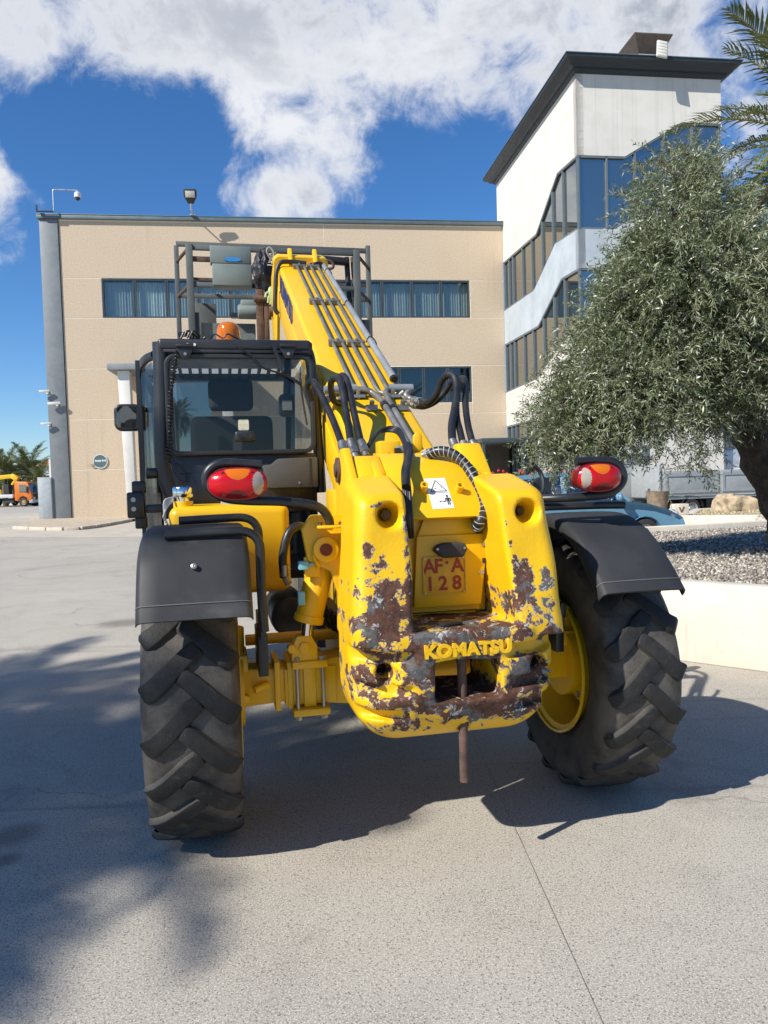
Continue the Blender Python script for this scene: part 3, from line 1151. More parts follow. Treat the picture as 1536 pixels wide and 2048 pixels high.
def twig_leaves(st, dr, ln, nl, ll, lw, droop, curl=.6):
    """opposite pairs of narrow leaves along bending twigs; returns verts, quads, tones, stem verts, stem quads"""
    n = len(st)
    tt = (np.arange(nl) + .8) / nl
    pos = st[:, None] + dr[:, None] * (ln[:, None, None] * tt[None, :, None])
    pos[:, :, 2] -= droop * ln[:, None] * (tt[None] ** 2)
    tan = dr[:, None] + np.stack([np.zeros((n, nl)), np.zeros((n, nl)), -2 * droop * np.repeat(tt[None], n, 0)], -1)
    tan = unit(tan)
    rnd = rng.normal(size=(n, 1, 3))
    s1 = unit(np.cross(tan, rnd))
    s2 = np.cross(tan, s1)
    ang = (np.arange(nl) % 2) * PI + (np.arange(nl) // 2) * 1.6
    ang = ang[None] + rng.normal(size=(n, nl)) * .5
    side = s1 * np.cos(ang)[..., None] + s2 * np.sin(ang)[..., None]
    ld = unit(tan * (.75 + .3 * rng.random((n, nl, 1))) + side * (.8 + .5 * rng.random((n, nl, 1))) + rng.normal(size=(n, nl, 3)) * .18)
    up = unit(np.cross(ld, tan) + rng.normal(size=(n, nl, 3)) * .5)
    wv = unit(np.cross(ld, up))
    Ls = ll * (.6 + .6 * rng.random((n, nl, 1)))
    Ws = lw * (.7 + .5 * rng.random((n, nl, 1)))
    p0 = pos
    p1 = pos + ld * Ls * .45 + wv * Ws * .5
    p2 = pos + ld * Ls
    p2[..., 2] -= .12 * Ls[..., 0]
    p3 = pos + ld * Ls * .45 - wv * Ws * .5
    V = np.stack((p0, p1, p2, p3), 2).reshape(-1, 3)
    m = n * nl
    Q = (np.arange(m) * 4)[:, None] + np.arange(4)[None]
    tone = np.clip(rng.random((n, nl)) * .8 + rng.random((n, 1)) * .25, 0, 1).reshape(-1)
    # stems: flat ribbons of three spans
    ts = np.array([0, .4, .75, 1.0])
    sp = st[:, None] + dr[:, None] * (ln[:, None, None] * ts[None, :, None])
    sp[:, :, 2] -= droop * ln[:, None] * (ts[None] ** 2)
    wd = np.array([.0032, .0026, .002, .0008])[None, :, None]
    a = sp + s1[:, :1] * wd
    b = sp - s1[:, :1] * wd
    SV = np.stack((a, b), 2).reshape(-1, 3)
    k = np.arange(n)[:, None, None] * 8 + np.arange(3)[None, :, None] * 2 + np.array([0, 1, 3, 2])[None, None]
    return V, Q, tone, SV, k.reshape(-1, 4)


M_olive = leaf_mat("olive_leaf", (.060, .080, .036), (.185, .222, .105), (.52, .55, .43))
M_twig = pm("olive_twig", (.28, .25, .18), .85, var=.2)
M_bark = pm("olive_bark", (.075, .055, .04), .95, var=.45, vs=12, bump=1.0, bs=22, bd=.04, dirt=.4, dcol=(.16, .13, .10), ds=7)


def olive(label, Y0, lobes, ntw, base, fork, hang, leaf=(.062, .0135), trunk_r=.24):
    root = thing("olive_tree", label, "tree", base)
    bo = np.array(base)
    cs, rs = [], []
    for (px, py, rp, dy) in lobes:
        p = on_plane(px, py, (0, Y0 + dy, 0), (0, 1, 0))
        cs.append((p.x, p.y, p.z))
        rs.append(rp / FPX * (Y0 + dy))
    cs, rs = np.array(cs), np.array(rs)
    wts = rs ** 2.4
    wts /= wts.sum()
    idx = rng.choice(len(cs), ntw, p=wts)
    d = unit(rng.normal(size=(ntw, 3)))
    rad = (.35 + .62 * rng.random(ntw) ** .55)[:, None] * rs[idx][:, None]
    # uneven outline: the reach of the foliage changes with direction
    lump = np.array([mnoise.noise(Vector(q) * 2.1 + Vector((i * 3.7, 0, 0))) for q, i in zip(d, idx)])
    rad *= (1 + .38 * lump)[:, None]
    st = cs[idx] + d * rad * np.array([1, 1, .95])
    dr = unit(d * .9 + rng.normal(size=(ntw, 3)) * .45 + np.array([0, 0, .30]))
    dr[:hang, 2] = -np.abs(dr[:hang, 2]) * .5 - .2
    dr = unit(dr)
    ln = .20 + .26 * rng.random(ntw)
    V, Q, tone, SV, SQ = twig_leaves(st - bo, dr, ln, 22, leaf[0], leaf[1], .28)
    o = np_mesh("crown", V, Q, M_olive, root)
    at = o.data.attributes.new("tone", 'FLOAT', 'POINT')
    at.data.foreach_set('value', np.repeat(tone, 4).astype(np.float32))
    np_mesh("twig", SV, SQ, M_twig, root)['kind'] = 'stuff'
    # trunk and limbs
    fk = [Vector(p) - Vector(base) for p in fork]
    tr = MB()
    path = spl(fk, 6)
    k = len(path)
    tr.tube(path, [trunk_r * (1.25 - .5 * i / k) * (1 + .10 * math.sin(i * 1.9)) for i in range(k)], 14)
    to = tr.build("trunk", M_bark, root)
    for v in to.data.vertices:
        q = mnoise.noise(v.co * 5) * .05 + mnoise.noise(v.co * 14) * .02
        v.co += v.normal * q
    for c, r in zip(cs, rs):
        if r < 40 / FPX * Y0:
            continue                    # hanging sprays have no limb of their own
        e = Vector(c - bo)
        s0 = fk[-1] + Vector((random.uniform(-.05, .05), random.uniform(-.05, .05), 0))
        m1 = s0.lerp(e, .5) + Vector((random.uniform(-.15, .15), random.uniform(-.2, .2), random.uniform(.05, .25)))
        pth_ = spl([s0, m1, e, e + (e - m1) * .25], 4)
        n_ = len(pth_)
        MB().tube(pth_, [.075 * (1 - i / n_) + .008 for i in range(n_)], 7).build("branch", M_bark, root)
        for _ in range(5):
            e2 = e + Vector(tuple(rng.normal(size=3))) * float(r) * .5
            MB().tube(spl([m1.lerp(e, .6), m1.lerp(e2, .7) + Vector((0, 0, .05)), e2], 3), [.016, .014, .012, .010, .008, .006, .004][:7], 5).build("branch", M_bark, root)
    return root


lob = [(1345, 350, 48, 0), (1385, 335, 42, .2), (1345, 430, 75, -.2), (1415, 430, 70, .1), (1310, 520, 66, .2), (1380, 555, 135, -.3), (1480, 570, 95, 0),
       (1262, 610, 62, -.2), (1330, 660, 150, .2), (1460, 680, 150, -.1), (1190, 668, 34, .2), (1215, 730, 88, 0), (1150, 795, 62, .1), (1290, 772, 96, -.35), (1400, 762, 90, .2), (1490, 742, 76, .4),
       (1115, 865, 48, .0), (1185, 850, 78, .2), (1250, 838, 45, -.2), (1345, 828, 34, -.1), (1430, 812, 38, -.3), (1140, 905, 40, .1), (1385, 925, 24, -.3), (1325, 920, 22, -.2), (1420, 880, 20, 0), (1550, 680, 120, .2)]
ob_ = on_plane(1560, 1000, (0, 8.35, 0), (0, 1, 0))
olive("large silvery olive tree with drooping leafy crown in the pebble bed", 8.0, lob, 9500, (ob_.x + .25, 8.35, .5),
      [(ob_.x + .25, 8.35, .35), (ob_.x + .12, 8.35, 1.0), on_plane(1520, 900, (0, 8.3, 0), (0, 1, 0)), on_plane(1505, 830, (0, 8.2, 0), (0, 1, 0)), on_plane(1490, 760, (0, 8.1, 0), (0, 1, 0))], 1500)
lob2 = [(1500, 500, 55, 0), (1540, 560, 90, .3), (1470, 600, 70, .2), (1520, 680, 90, 0), (1480, 760, 80, 0), (1550, 780, 90, .2)]
ob2 = on_plane(1560, 1000, (0, 13.2, 0), (0, 1, 0))
olive("paler olive tree standing behind the large one at right edge", 13.0, lob2, 2600, (ob2.x + .6, 13.2, 0),
      [(ob2.x + .6, 13.2, 0), (ob2.x + .5, 13.1, 1.4), (ob2.x + .3, 13.0, 2.4)], 300, leaf=(.075, .018))


# ------------------------------------------------------------------ palms
def frond_mesh(name, length, droop, mat, nleaf=46, ll=.42, seed=0, sway=0.0):
    r = np.random.default_rng(seed)
    n = nleaf
    t = np.linspace(.10, 1, n)
    # rachis leaves the crown upwards and arches over
    x = length * (t - .10 * t ** 2)
    z = length * (.55 * t - droop * t ** 2)
    y = sway * t ** 2
    P = np.stack((x, y, z), -1)
    T = unit(np.gradient(P, axis=0))
    side = unit(np.cross(T, np.array([0, 0, 1.0])))
    nor = np.cross(side, T)
    V, Q = [], []
    for sgn in (1, -1):
        for k in range(n):
            lk = ll * (math.sin(PI * min(1, .18 + .82 * t[k])) ** .6 + .25) * (.85 + .3 * r.random())
            d = unit(T[k] * (.75 + .5 * t[k]) + side[k] * sgn + nor[k] * (.35 + .25 * r.normal()))
            w_ = np.cross(d, nor[k])
            w_ = unit(w_) * .017 * (.8 + .4 * r.random())
            b = P[k]
            tip = b + d * lk + np.array([0, 0, -.22 * lk])
            mid = b + d * lk * .5
            o = len(V)
            V += [b - w_ * .5, mid - w_, tip, mid + w_, b + w_ * .5]
            Q += [(o, o + 1, o + 3, o + 4), (o + 1, o + 2, o + 3, o + 3)]
    tt = np.linspace(0, 1, 10)
    R = [Vector((length * (a - .10 * a * a), sway * a * a, length * (.55 * a - droop * a * a))) for a in tt]
    mb = MB()
    mb.v = [tuple(v) for v in V]
    mb.f = [tuple(dict.fromkeys(q)) for q in Q]
    mb.m = [0] * len(mb.f)
    mb.tube(R, [.030 - .024 * a for a in tt], 5, mi=1)
    me = bpy.data.meshes.new(name)
    me.from_pydata(mb.v, [], mb.f)
    me.materials.append(mat)
    me.materials.append(M_rachis)
    me.polygons.foreach_set('material_index', mb.m)
    me.update()
    at = me.attributes.new("tone", 'FLOAT', 'POINT')
    at.data.foreach_set('value', np.repeat(r.random(len(me.vertices) // 5 + 1), 5)[:len(me.vertices)].astype(np.float32) * .7)
    return me


M_rachis = pm("palm_rachis", (.22, .20, .07), .6, var=.15)
M_palm = leaf_mat("palm_leaf", (.06, .085, .028), (.13, .155, .05), (.26, .25, .09), .45, .4)
M_ptrunk = pm("palm_trunk", (.12, .09, .06), .95, var=.4, vs=9, bump=1, bs=14, bd=.05)
FR = [frond_mesh("frond", 2.6, .55, M_palm, 52, .40, 1, .15), frond_mesh("frond", 2.5, .80, M_palm, 52, .40, 2, -.2), frond_mesh("frond", 2.7, .38, M_palm, 52, .42, 3, .05)]


def palm(label, loc, h, nf, sc=1.0, group=None, trunk_r=.2, elev=(-.35, 1.1), seed=0, lean=(0, 0), skip=None):
    r = random.Random(seed)
    root = thing("palm_tree", label, "palm tree", loc, 0, group)
    P = [(lean[0] * (k / 8) ** 2, lean[1] * (k / 8) ** 2, h * k / 8) for k in range(9)]
    MB().tube(P, [trunk_r * (1.15 - .25 * k / 8) for k in range(9)], 12).build("trunk", M_ptrunk, root)
    MB().ball((lean[0], lean[1], h), (trunk_r * 1.5, trunk_r * 1.5, trunk_r * 1.9), 10, 8).build("crown_shaft", M_ptrunk, root)
    for k in range(nf):
        az = k * 2.39996 + r.uniform(-.2, .2)
        el = elev[0] + (elev[1] - elev[0]) * ((k + .5) / nf)
        f = FR[0] if .3 < el else FR[r.choice((0, 1))]
        if el > .75:
            f = FR[2]
        o = bpy.data.objects.new("frond", f)
        COL.objects.link(o)
        o.parent = root
        o.location = (lean[0] + .1 * math.cos(az), lean[1] + .1 * math.sin(az), h + .12)
        o.rotation_euler = (r.uniform(-.25, .25), -(el - .35), az)
        s_ = sc * r.uniform(.85, 1.12)
        o.scale = (s_, s_, s_)
    return root


pc = on_plane(1660, 300, (0, 13.5, 0), (0, 1, 0))
palm("date palm whose arching fronds enter at the upper right edge", (pc.x, 13.5, .0), pc.z - .1, 46, 1.08, None, .24, (-.5, 1.2), 4)
# the palms beyond the camera that throw the soft shade over the left of the yard
for (gx, gy, hh, sd, sc) in ((-2.3, 3.45, 8.2, 5, .80), (-3.3, 2.95, 7.4, 9, .74), (-4.25, 4.75, 7.9, 13, .76)):
    off = hh / math.tan(SUN_EL)
    palm({5: "palm behind the viewer nearest to the telehandler, shading its left tyre", 9: "palm behind the viewer shading the yard at the lower left edge", 13: "palm behind the viewer shading the yard left of the black cab"}[sd], (gx + SUN_TO.x * off, gy + SUN_TO.y * off, 0), hh, 66, sc, "palms shading the yard", .2, (-.7, 1.2), sd)
for i, (px, py, Y, sc, lab) in enumerate(((8, 945, 92, 1.5, "bushy green palm at the far left edge behind the orange truck"), (56, 948, 96, 1.7, "tallest bushy palm behind the orange and white trucks"),
                                          (78, 965, 90, 1.2, "lower palm with drooping fronds beside the white truck"), (28, 958, 98, 1.4, "palm between the two bushiest far palms"))):
    p = on_plane(px, py, (0, Y, 0), (0, 1, 0))
    palm(lab, (p.x, Y, -.47), p.z + .47, 30, sc, "far palms behind the trucks", .3, (-.5, 1.3), 20 + i)
# hedge
hd = MB()
M_hedge = leaf_mat("hedge_leaf", (.04, .065, .015), (.09, .12, .03), (.14, .16, .05))
hroot = thing("hedge", "clipped green hedge behind the trucks along the far wall", "hedge", (-45, 100, -.47))
n_ = 2600
hp = np.stack((rng.uniform(-14, 12, n_), rng.uniform(-.7, .7, n_), rng.uniform(1.4, 2.9, n_)), -1)
V, Q, tone, SV, SQ = twig_leaves(hp, unit(rng.normal(size=(n_, 3)) + np.array([0, -.3, .5])), np.full(n_, .35), 8, .25, .12, .2)
o = np_mesh("foliage", V, Q, M_hedge, hroot)
at = o.data.attributes.new("tone", 'FLOAT', 'POINT')
at.data.foreach_set('value', np.repeat(tone * .6, 4).astype(np.float32))
MB().bx((-14, -.5, 0), (12, .5, 2.2)).build("core", pm("hedge_core", (.02, .03, .01), .9), hroot, smooth=0)
# red geraniums
gr_ = thing("flower_shrub", "low green shrub with red blossoms behind the counterweight", "shrub", (3.7, 17.5, 0))
n_ = 350
hp = np.stack((rng.uniform(-1.2, .6, n_), rng.uniform(-.4, .4, n_), .5 + 1.0 * rng.random(n_)), -1)
V, Q, tone, SV, SQ = twig_leaves(hp, unit(rng.normal(size=(n_, 3)) + np.array([0, 0, .6])), np.full(n_, .18), 8, .07, .045, .1)
o = np_mesh("foliage", V, Q, M_hedge, gr_)
at = o.data.attributes.new("tone", 'FLOAT', 'POINT')
at.data.foreach_set('value', np.repeat(tone, 4).astype(np.float32))
fb = MB()
for _ in range(16):
    fb.ball((random.uniform(-1.2, .6), random.uniform(-.6, -.2), random.uniform(1.45, 1.62)), .035, 6, 4)
fb.build("blossom", pm("petal_red", (.55, .02, .03), .6, var=.2), gr_)['kind'] = 'stuff'
# ================================================================== VEHICLES IN THE YARD
M_rubber_far = pm("tyre_rubber", (.022, .022, .023), .8, var=.2, vs=5)
M_steelrim = pm("steel_rim", (.42, .42, .42), .4, .6, var=.1)
M_red = pm("red_paint", (.52, .012, .02), .35, var=.08, coat=.3)
M_black = pm("black_plastic", (.022, .023, .025), .55, var=.12)
M_vglass = glass_mat("vehicle_glass", .25, (.8, .85, .9), (.10, .13, .14))
M_chrome = pm("chrome", (.75, .75, .74), .12, 1.0, var=.03)


def road_wheel(parent, loc, r, w_, axis, rimmat, name="wheel"):
    """tyre and dished rim; axis: outward direction"""
    ax = Vector(axis).normalized()
    t = MB().lathe([(r * .62, -w_ / 2), (r * .86, -w_ / 2), (r * .97, -w_ * .38), (r, -w_ * .2), (r, w_ * .2), (r * .97, w_ * .38), (r * .86, w_ / 2), (r * .62, w_ / 2)], 28, loc, ax)
    wh = t.build(name, M_rubber_far, parent)
    rm_ = MB().lathe([(r * .63, w_ * .48), (r * .60, w_ * .44), (r * .52, w_ * .22), (r * .42, w_ * .18), (r * .30, w_ * .40), (r * .14, w_ * .42), (0, w_ * .42)], 24, loc, ax)
    for k in range(6):
        a = k * PI / 3
        u = Vector((0, 0, 1)).cross(ax).normalized()
        p = Vector(loc) + ax * w_ * .30 + (u * math.cos(a) + Vector((0, 0, 1)) * math.sin(a)) * r * .40
        rm_.cyl(p, p + ax * w_ * .1, r * .05, 6)
    rm_.build("rim", rimmat, wh)
    return wh


# ---- blue hatchback, side on, nose to the right
bc0 = on_plane(1345, 1044, (0, 15.0, 0), (0, 1, 0))
car = thing("parked_car", "light blue compact car, bonnet showing behind the black right mudguard", "car", (bc0.x - 1.95, 15.2, 0), math.radians(4))
M_blue = pm("blue_paint", (.115, .255, .37), .3, var=.04, coat=.6)
prof = [(-1.9, .35), (-1.95, .62), (-1.88, .95), (-1.6, 1.02), (-.0, .97), (.75, .95), (1.25, .88), (1.68, .74), (1.92, .60), (1.98, .42), (1.93, .26), (1.62, .22)]
arch = lambda cx: [(cx + .34 * math.cos(a), .30 + .34 * math.sin(a)) for a in [math.radians(-8 + (196) * k / 10) for k in range(11)]]
low = prof + [(x, z) for x, z in arch(1.18)] + [(.6, .2), (-.75, .2)] + [(x, z) for x, z in arch(-1.20)] + [(-1.7, .24)]
mbc = MB()
n_ = len(low)
lay = [(-.70, .90), (-.79, .97), (-.81, 1.0), (.81, 1.0), (.79, .97), (.70, .90)]
rows_ = [[(x * (0.985 if abs(y) < .75 else 1), y, .3 + (z - .3) * s) for x, z in low] for y, s in lay]
mbc.grid(rows_, closed=True)
mbc.add(rows_[0], [tuple(range(n_ - 1, -1, -1))]).add(rows_[-1], [tuple(range(n_))])
mbc.build("body", M_blue, car, smooth=30)
cab = [[(-1.72, y * .80, .98), (-1.35, y * .66, 1.43), (-.35, y * .63, 1.50), (.05, y * .63, 1.46), (.86, y * .80, .95)] for y in (-1, 1)]
gh = MB()
gh.add(cab[0] + cab[1], [(1, 2, 7, 6), (2, 3, 8, 7)])
gh.build("roof", M_blue, car, smooth=30)
MB().add(cab[0] + cab[1], [(3, 4, 9, 8)]).build("windscreen", M_vglass, car, smooth=0)
MB().add(cab[0] + cab[1], [(0, 1, 6, 5)]).build("rear_window", M_vglass, car, smooth=0)
for sgn, q in ((-1, 0), (1, 1)):
    MB().add(cab[q], [(0, 1, 2, 3, 4)]).build("side_window", M_vglass, car, smooth=0)
    pl = MB()
    for a, b in ((0, 1), (1, 2), (2, 3), (3, 4)):
        pl.beam(cab[q][a], cab[q][b], .06, .06)
    pl.beam((-.42, sgn * .80, .98), (-.38, sgn * .635, 1.49), .09, .04)
    pl.build("pillar", M_blue, car)
    MB().ball((.62, sgn * .93, 1.03), (.07, .11, .085)).build("mirror", M_blue, car)
    MB().beam((-.5, sgn * .815, .45), (.75, sgn * .815, .45), .02, .05).build("side_moulding", M_black, car)
    for cx in (1.18, -1.2):
        road_wheel(car, (cx, sgn * .70, .30), .30, .19, (0, sgn, 0), M_steelrim)
    MB().ball((1.80, sgn * .58, .66), (.13, .16, .09)).build("headlight", pm("headlamp_glass", (.55, .58, .6), .15), car)
MB().bx((1.9, -.62, .36), (2.02, .62, .48)).build("bumper_strip", M_black, car, bevel=.03)
for sx_ in (-.95, -.05):
    for sgn in (-1, 1):
        st_ = MB().bx((sx_ - .28, sgn * .34 - .25, .45), (sx_ - .1, sgn * .34 + .25, 1.18)).build("seat", M_red, car, bevel=.07, seg=3)
        MB().bx((sx_ - .27, sgn * .34 - .13, 1.2), (sx_ - .15, sgn * .34 + .13, 1.36)).build("headrest", M_black, st_, bevel=.04, seg=3)
MB().bx((-1.1, -.69, .18), (1.1, .69, .32)).build("underbody", M_black, car)

# ---- red loader mast seen above the lamp
mp_ = on_plane(1210, 918, (0, 21.5, 0), (0, 1, 0))
mst = thing("loader_mast", "upright red crane post rising behind the blue car left of the grey van", "crane post", (mp_.x, 21.5, 0), .1)
MB().add([(-.09, -.09, 0), (.09, -.09, 0), (.09, .09, 0), (-.09, .09, 0), (-.05, -.06, 2.55), (.10, -.06, 2.6), (.10, .06, 2.6), (-.05, .06, 2.55)],
         [(0, 3, 2, 1), (4, 5, 6, 7), (0, 1, 5, 4), (1, 2, 6, 5), (2, 3, 7, 6), (3, 0, 4, 7)]).build("post", M_red, mst, bevel=.01)
MB().beam((-.35, 0, 2.45), (.15, 0, 2.62), .12, .14).build("arm", M_red, mst, bevel=.02)
MB().bx((-.3, -.3, 0), (.3, .3, .25)).build("foot", M_black, mst)

# ---- white dropside truck
tk0 = on_plane(1287, 1010, (0, 23.0, 0), (0, 1, 0))
trk = thing("dropside_truck", "white dropside tipper truck with grey side boards behind the olive tree", "truck", (tk0.x, 23.2, 0), math.radians(16))
trk.scale = (.87, .87, .87)
M_tw = pm("truck_white", (.62, .62, .60), .35, var=.04, coat=.3, dirt=.2, ds=1.5)
M_tg = pm("side_board_grey", (.36, .38, .38), .45, .2, var=.06, dirt=.25, ds=2)
for sgn in (-1, 1):
    for k in range(2):
        x0 = .15 + k * 2.35
        sb = MB().bx((x0, sgn * 1.02 - .03, .86), (x0 + 2.3, sgn * 1.02 + .03, 1.72)).build("side_board", M_tg, trk, bevel=.01)
        fr_ = MB()
        ring(fr_, [(x0 + .06, .95), (x0 + 2.24, .95), (x0 + 2.24, 1.64), (x0 + .06, 1.64)], [(x0 + .16, 1.06), (x0 + 2.14, 1.06), (x0 + 2.14, 1.53), (x0 + .16, 1.53)], 'y', sgn * 1.05, sgn * 1.075)
        fr_.build("rib", M_tg, sb)
    for cx in (1.35, 4.35):
        road_wheel(trk, (cx, sgn * .86, .38), .38, .28, (0, sgn, 0), M_steelrim)
        MB().grid([[(cx + .47 * math.cos(a), y, .38 + .47 * math.sin(a)) for a in np.linspace(.15, 2.98, 10)] for y in (sgn * .72, sgn * 1.02)]).build("mudguard", M_black, trk, smooth=60)
    MB().bx((3.3, sgn * 1.0 - .02, .6), (3.42, sgn * 1.0 + .02, .72)).build("marker_lamp", pm("amber_lens", (.75, .22, .01), .3), trk)
MB().bx((.1, -1.0, .74), (4.9, 1.0, .82)).build("bed", M_tg, trk)
MB().bx((0, -1.03, .8), (.1, 1.03, 1.95)).build("headboard", M_tg, trk, bevel=.02)
MB().bx((4.85, -1.03, .8), (4.95, 1.03, 1.75)).build("tailboard", M_tw, trk, bevel=.02)
MB().bx((-.1, -.4, .4), (6.4, .4, .7)).bx((2.1, -.8, .3), (3.6, -.4, .72)).build("chassis", M_black, trk)
cbp = [(4.98, .5), (6.7, .5), (6.75, 1.1), (6.45, 2.1), (5.05, 2.2)]
MB().prism(cbp, 'y', -.98, .98).build("cab", M_tw, trk, bevel=.06, seg=3)
for sgn in (-1, 1):
    MB().prism([(5.35, 1.2), (6.55, 1.2), (6.33, 1.95), (5.4, 2.0)], 'y', sgn * .985, sgn * 1.0).build("cab_window", M_vglass, trk, smooth=0)
road_wheel(trk, (5.9, -.86, .38), .38, .28, (0, -1, 0), M_steelrim)
# tool locker body and dark window frame left of the boards
lk0 = on_plane(1246, 1000, (0, 24.6, 0), (0, 1, 0))
lk = thing("box_body_van", "grey box body with hinged locker doors left of the dropside truck", "van", (lk0.x, 24.6, 0), math.radians(10))
MB().bx((-2.6, -.9, .45), (.62, .9, 1.72)).build("locker", M_tg, lk, bevel=.02)
for zz in (.85, 1.4):
    MB().bx((.40, -.925, zz), (.52, -.9, zz + .13)).build("hinge", M_chrome, lk, bevel=.005)
MB().bx((-2.6, -.88, 1.74), (.5, .88, 2.36)).build("upper_body", M_tg, lk, bevel=.03)
MB().bx((-.28, -.895, 1.98), (.45, -.875, 2.28)).build("side_window", M_vglass, lk)
text_obj("lettering", "POLAR", .17, pm("sticker_grey", (.8, .8, .8), .5), lk, MXZ(-.05, -.90, 2.13), .003, .004, 1.1)
MB().bx((.62, -.8, .4), (.70, .8, .9)).bx((.64, -.86, .9), (.71, -.79, 2.42)).bx((.64, .79, .9), (.71, .86, 2.42)).bx((.64, -.86, 2.35), (.71, .86, 2.42)).build("front_frame", M_tw, lk, bevel=.02)
for cx in (-1.9, .1):
    for sgn in (-1, 1):
        road_wheel(lk, (cx, sgn * .75, .35), .35, .22, (0, sgn, 0), M_steelrim)
# ---- silver van with faded lettering
vn0 = on_plane(1470, 990, (0, 31.0, 0), (0, 1, 0))
vn = thing("panel_van", "silver panel van with faded side lettering beyond the dropside truck", "van", (vn0.x, 31.0, 0), math.radians(14))
M_sil = pm("silver_paint", (.50, .52, .55), .32, .35, var=.04, coat=.3)
MB().prism([(-2.6, .45), (-2.65, 2.1), (-2.5, 2.3), (1.0, 2.32), (1.45, 2.2), (2.0, 1.45), (2.7, 1.2), (2.75, .45)], 'y', -.95, .95).build("body", M_sil, vn, bevel=.07, seg=3)
MB().prism([(.75, 1.4), (1.85, 1.4), (1.45, 2.05), (.8, 2.08)], 'y', -.965, -.95).build("cab_window", M_vglass, vn)
MB().bx((-2.5, -.97, .62), (2.6, -.95, .78)).build("side_strip", M_black, vn)
fp_ = pm("faded_print", (.40, .42, .46), .5)
lt_ = MB()
for zz, hh, n_ in ((1.72, .15, 8), (1.45, .09, 13), (1.25, .07, 16)):
    xx = -1.7
    for k in range(n_):
        ww = random.uniform(.5, 1.2) * hh
        lt_.bx((xx, -.957, zz), (xx + ww, -.9515, zz + hh))
        xx += ww + hh * (.25 if random.random() < .8 else .9)
lt_.build("faded_lettering", fp_, vn, smooth=0)
for cx in (-1.7, 1.85):
    for sgn in (-1, 1):
        road_wheel(vn, (cx, sgn * .82, .36), .36, .22, (0, sgn, 0), M_steelrim)
# ---- trail motorbike-like hub unit seen past the boards: a parked black motorbike
mb0 = on_plane(1486, 1005, (0, 25.5, 0), (0, 1, 0))
mo = thing("motorbike", "black motorbike parked beyond the boulder under the olive trunk", "motorbike", (mb0.x, 25.5, 0), math.radians(20))
for cx in (-.68, .68):
    wq = MB().lathe([(.22, -.05), (.29, -.055), (.32, 0), (.29, .055), (.22, .05)], 24, (cx, 0, .32), (0, 1, 0), closed=True).build("wheel", M_rubber_far, mo)
    rq = MB().lathe([(.215, -.03), (.215, .03), (.2, 0)], 24, (cx, 0, .32), (0, 1, 0), closed=True).cyl((cx, -.06, .32), (cx, .06, .32), .04)
    for k in range(6):
        a = k * PI / 3
        rq.beam((cx, 0, .32), (cx + .21 * math.cos(a), 0, .32 + .21 * math.sin(a)), .015, .02, up=(0, 1, 0))
    rq.build("rim", M_steelrim, wq)
MB().ball((.05, 0, .55), (.30, .14, .2)).tube(spl([(.68, .1, .32), (.5, .1, .75), (.4, .1, .98)], 3), .025, 6).tube([(-.68, .1, .32), (-.1, .1, .45)], .03, 6).build("frame", M_black, mo)
MB().ball((.12, 0, .82), (.26, .13, .11)).build("tank", M_black, mo)
MB().bx((-.72, -.1, .74), (-.1, .1, .83)).build("seat", M_black, mo, bevel=.04)
MB().tube(spl([(.36, -.33, 1.0), (.42, -.1, .98), (.42, .1, .98), (.36, .33, 1.0)], 3), .016, 6).build("handlebar", M_chrome, mo)

# ---- far left: truck platforms
ZL = -.47


def cab_truck(name, label, loc, rot, col, dark, sc=1.0):
    t = thing(name, label, "truck", loc, rot, None)
    m = pm(name + "_paint", col, .4, var=.05, coat=.2)
    side = [(-.05, .62), (.42, .62), (.50, .95), (.85, 1.10), (1.22, .95), (1.32, .60), (1.72, .60), (1.78, 1.0), (1.70, 1.35), (1.42, 2.45), (1.25, 2.56), (.1, 2.60), (-.05, 2.5)]
    MB().prism(side, 'y', -1.12, 1.12).build("cab", m, t, bevel=.05, seg=2)
    MB().add([(1.705, -1.0, 1.42), (1.705, 1.0, 1.42), (1.44, .92, 2.40), (1.44, -.92, 2.40)], [(0, 1, 2, 3)]).build("windscreen", M_vglass, t, smooth=0)
    for sgn in (-1, 1):
        MB().prism([(.45, 1.5), (1.35, 1.42), (1.30, 1.75), (1.12, 2.28), (.48, 2.30)], 'y', sgn * 1.125, sgn * 1.14).build("side_window", M_vglass, t, smooth=0)
        MB().bx((1.25, sgn * 1.2 - .06, 1.45), (1.42, sgn * 1.2 + .06, 2.1)).build("mirror", M_black, t, bevel=.02)
        road_wheel(t, (.86, sgn * .98, .48), .48, .30, (0, sgn, 0), pm("rusty_rim", (.38, .26, .14), .6))
        road_wheel(t, (-3.2, sgn * .98, .48), .48, .30, (0, sgn, 0), MATS["rusty_rim"])
        MB().grid([[(.86 + .60 * math.cos(a), y, .48 + .60 * math.sin(a)) for a in np.linspace(.1, 3.04, 12)] for y in (sgn * .8, sgn * 1.16)]).build("mudguard", M_tw, t, smooth=60)
        MB().bx((1.70, sgn * .75 - .16, .72), (1.84, sgn * .75 + .16, .92)).build("headlight", MATS["headlamp_glass"], t)
    MB().bx((1.45, -1.12, .35), (1.86, 1.12, .72)).build("bumper", M_steelrim if not dark else M_black, t, bevel=.04)
    MB().bx((1.72, -.75, 1.0), (1.80, .75, 1.3)).build("grille", M_black, t)
    MB().bx((-4.6, -.45, .6), (1.2, .45, .9)).bx((-1.4, -.9, .4), (-.3, .9, .9)).build("chassis", M_black, t)
    return t


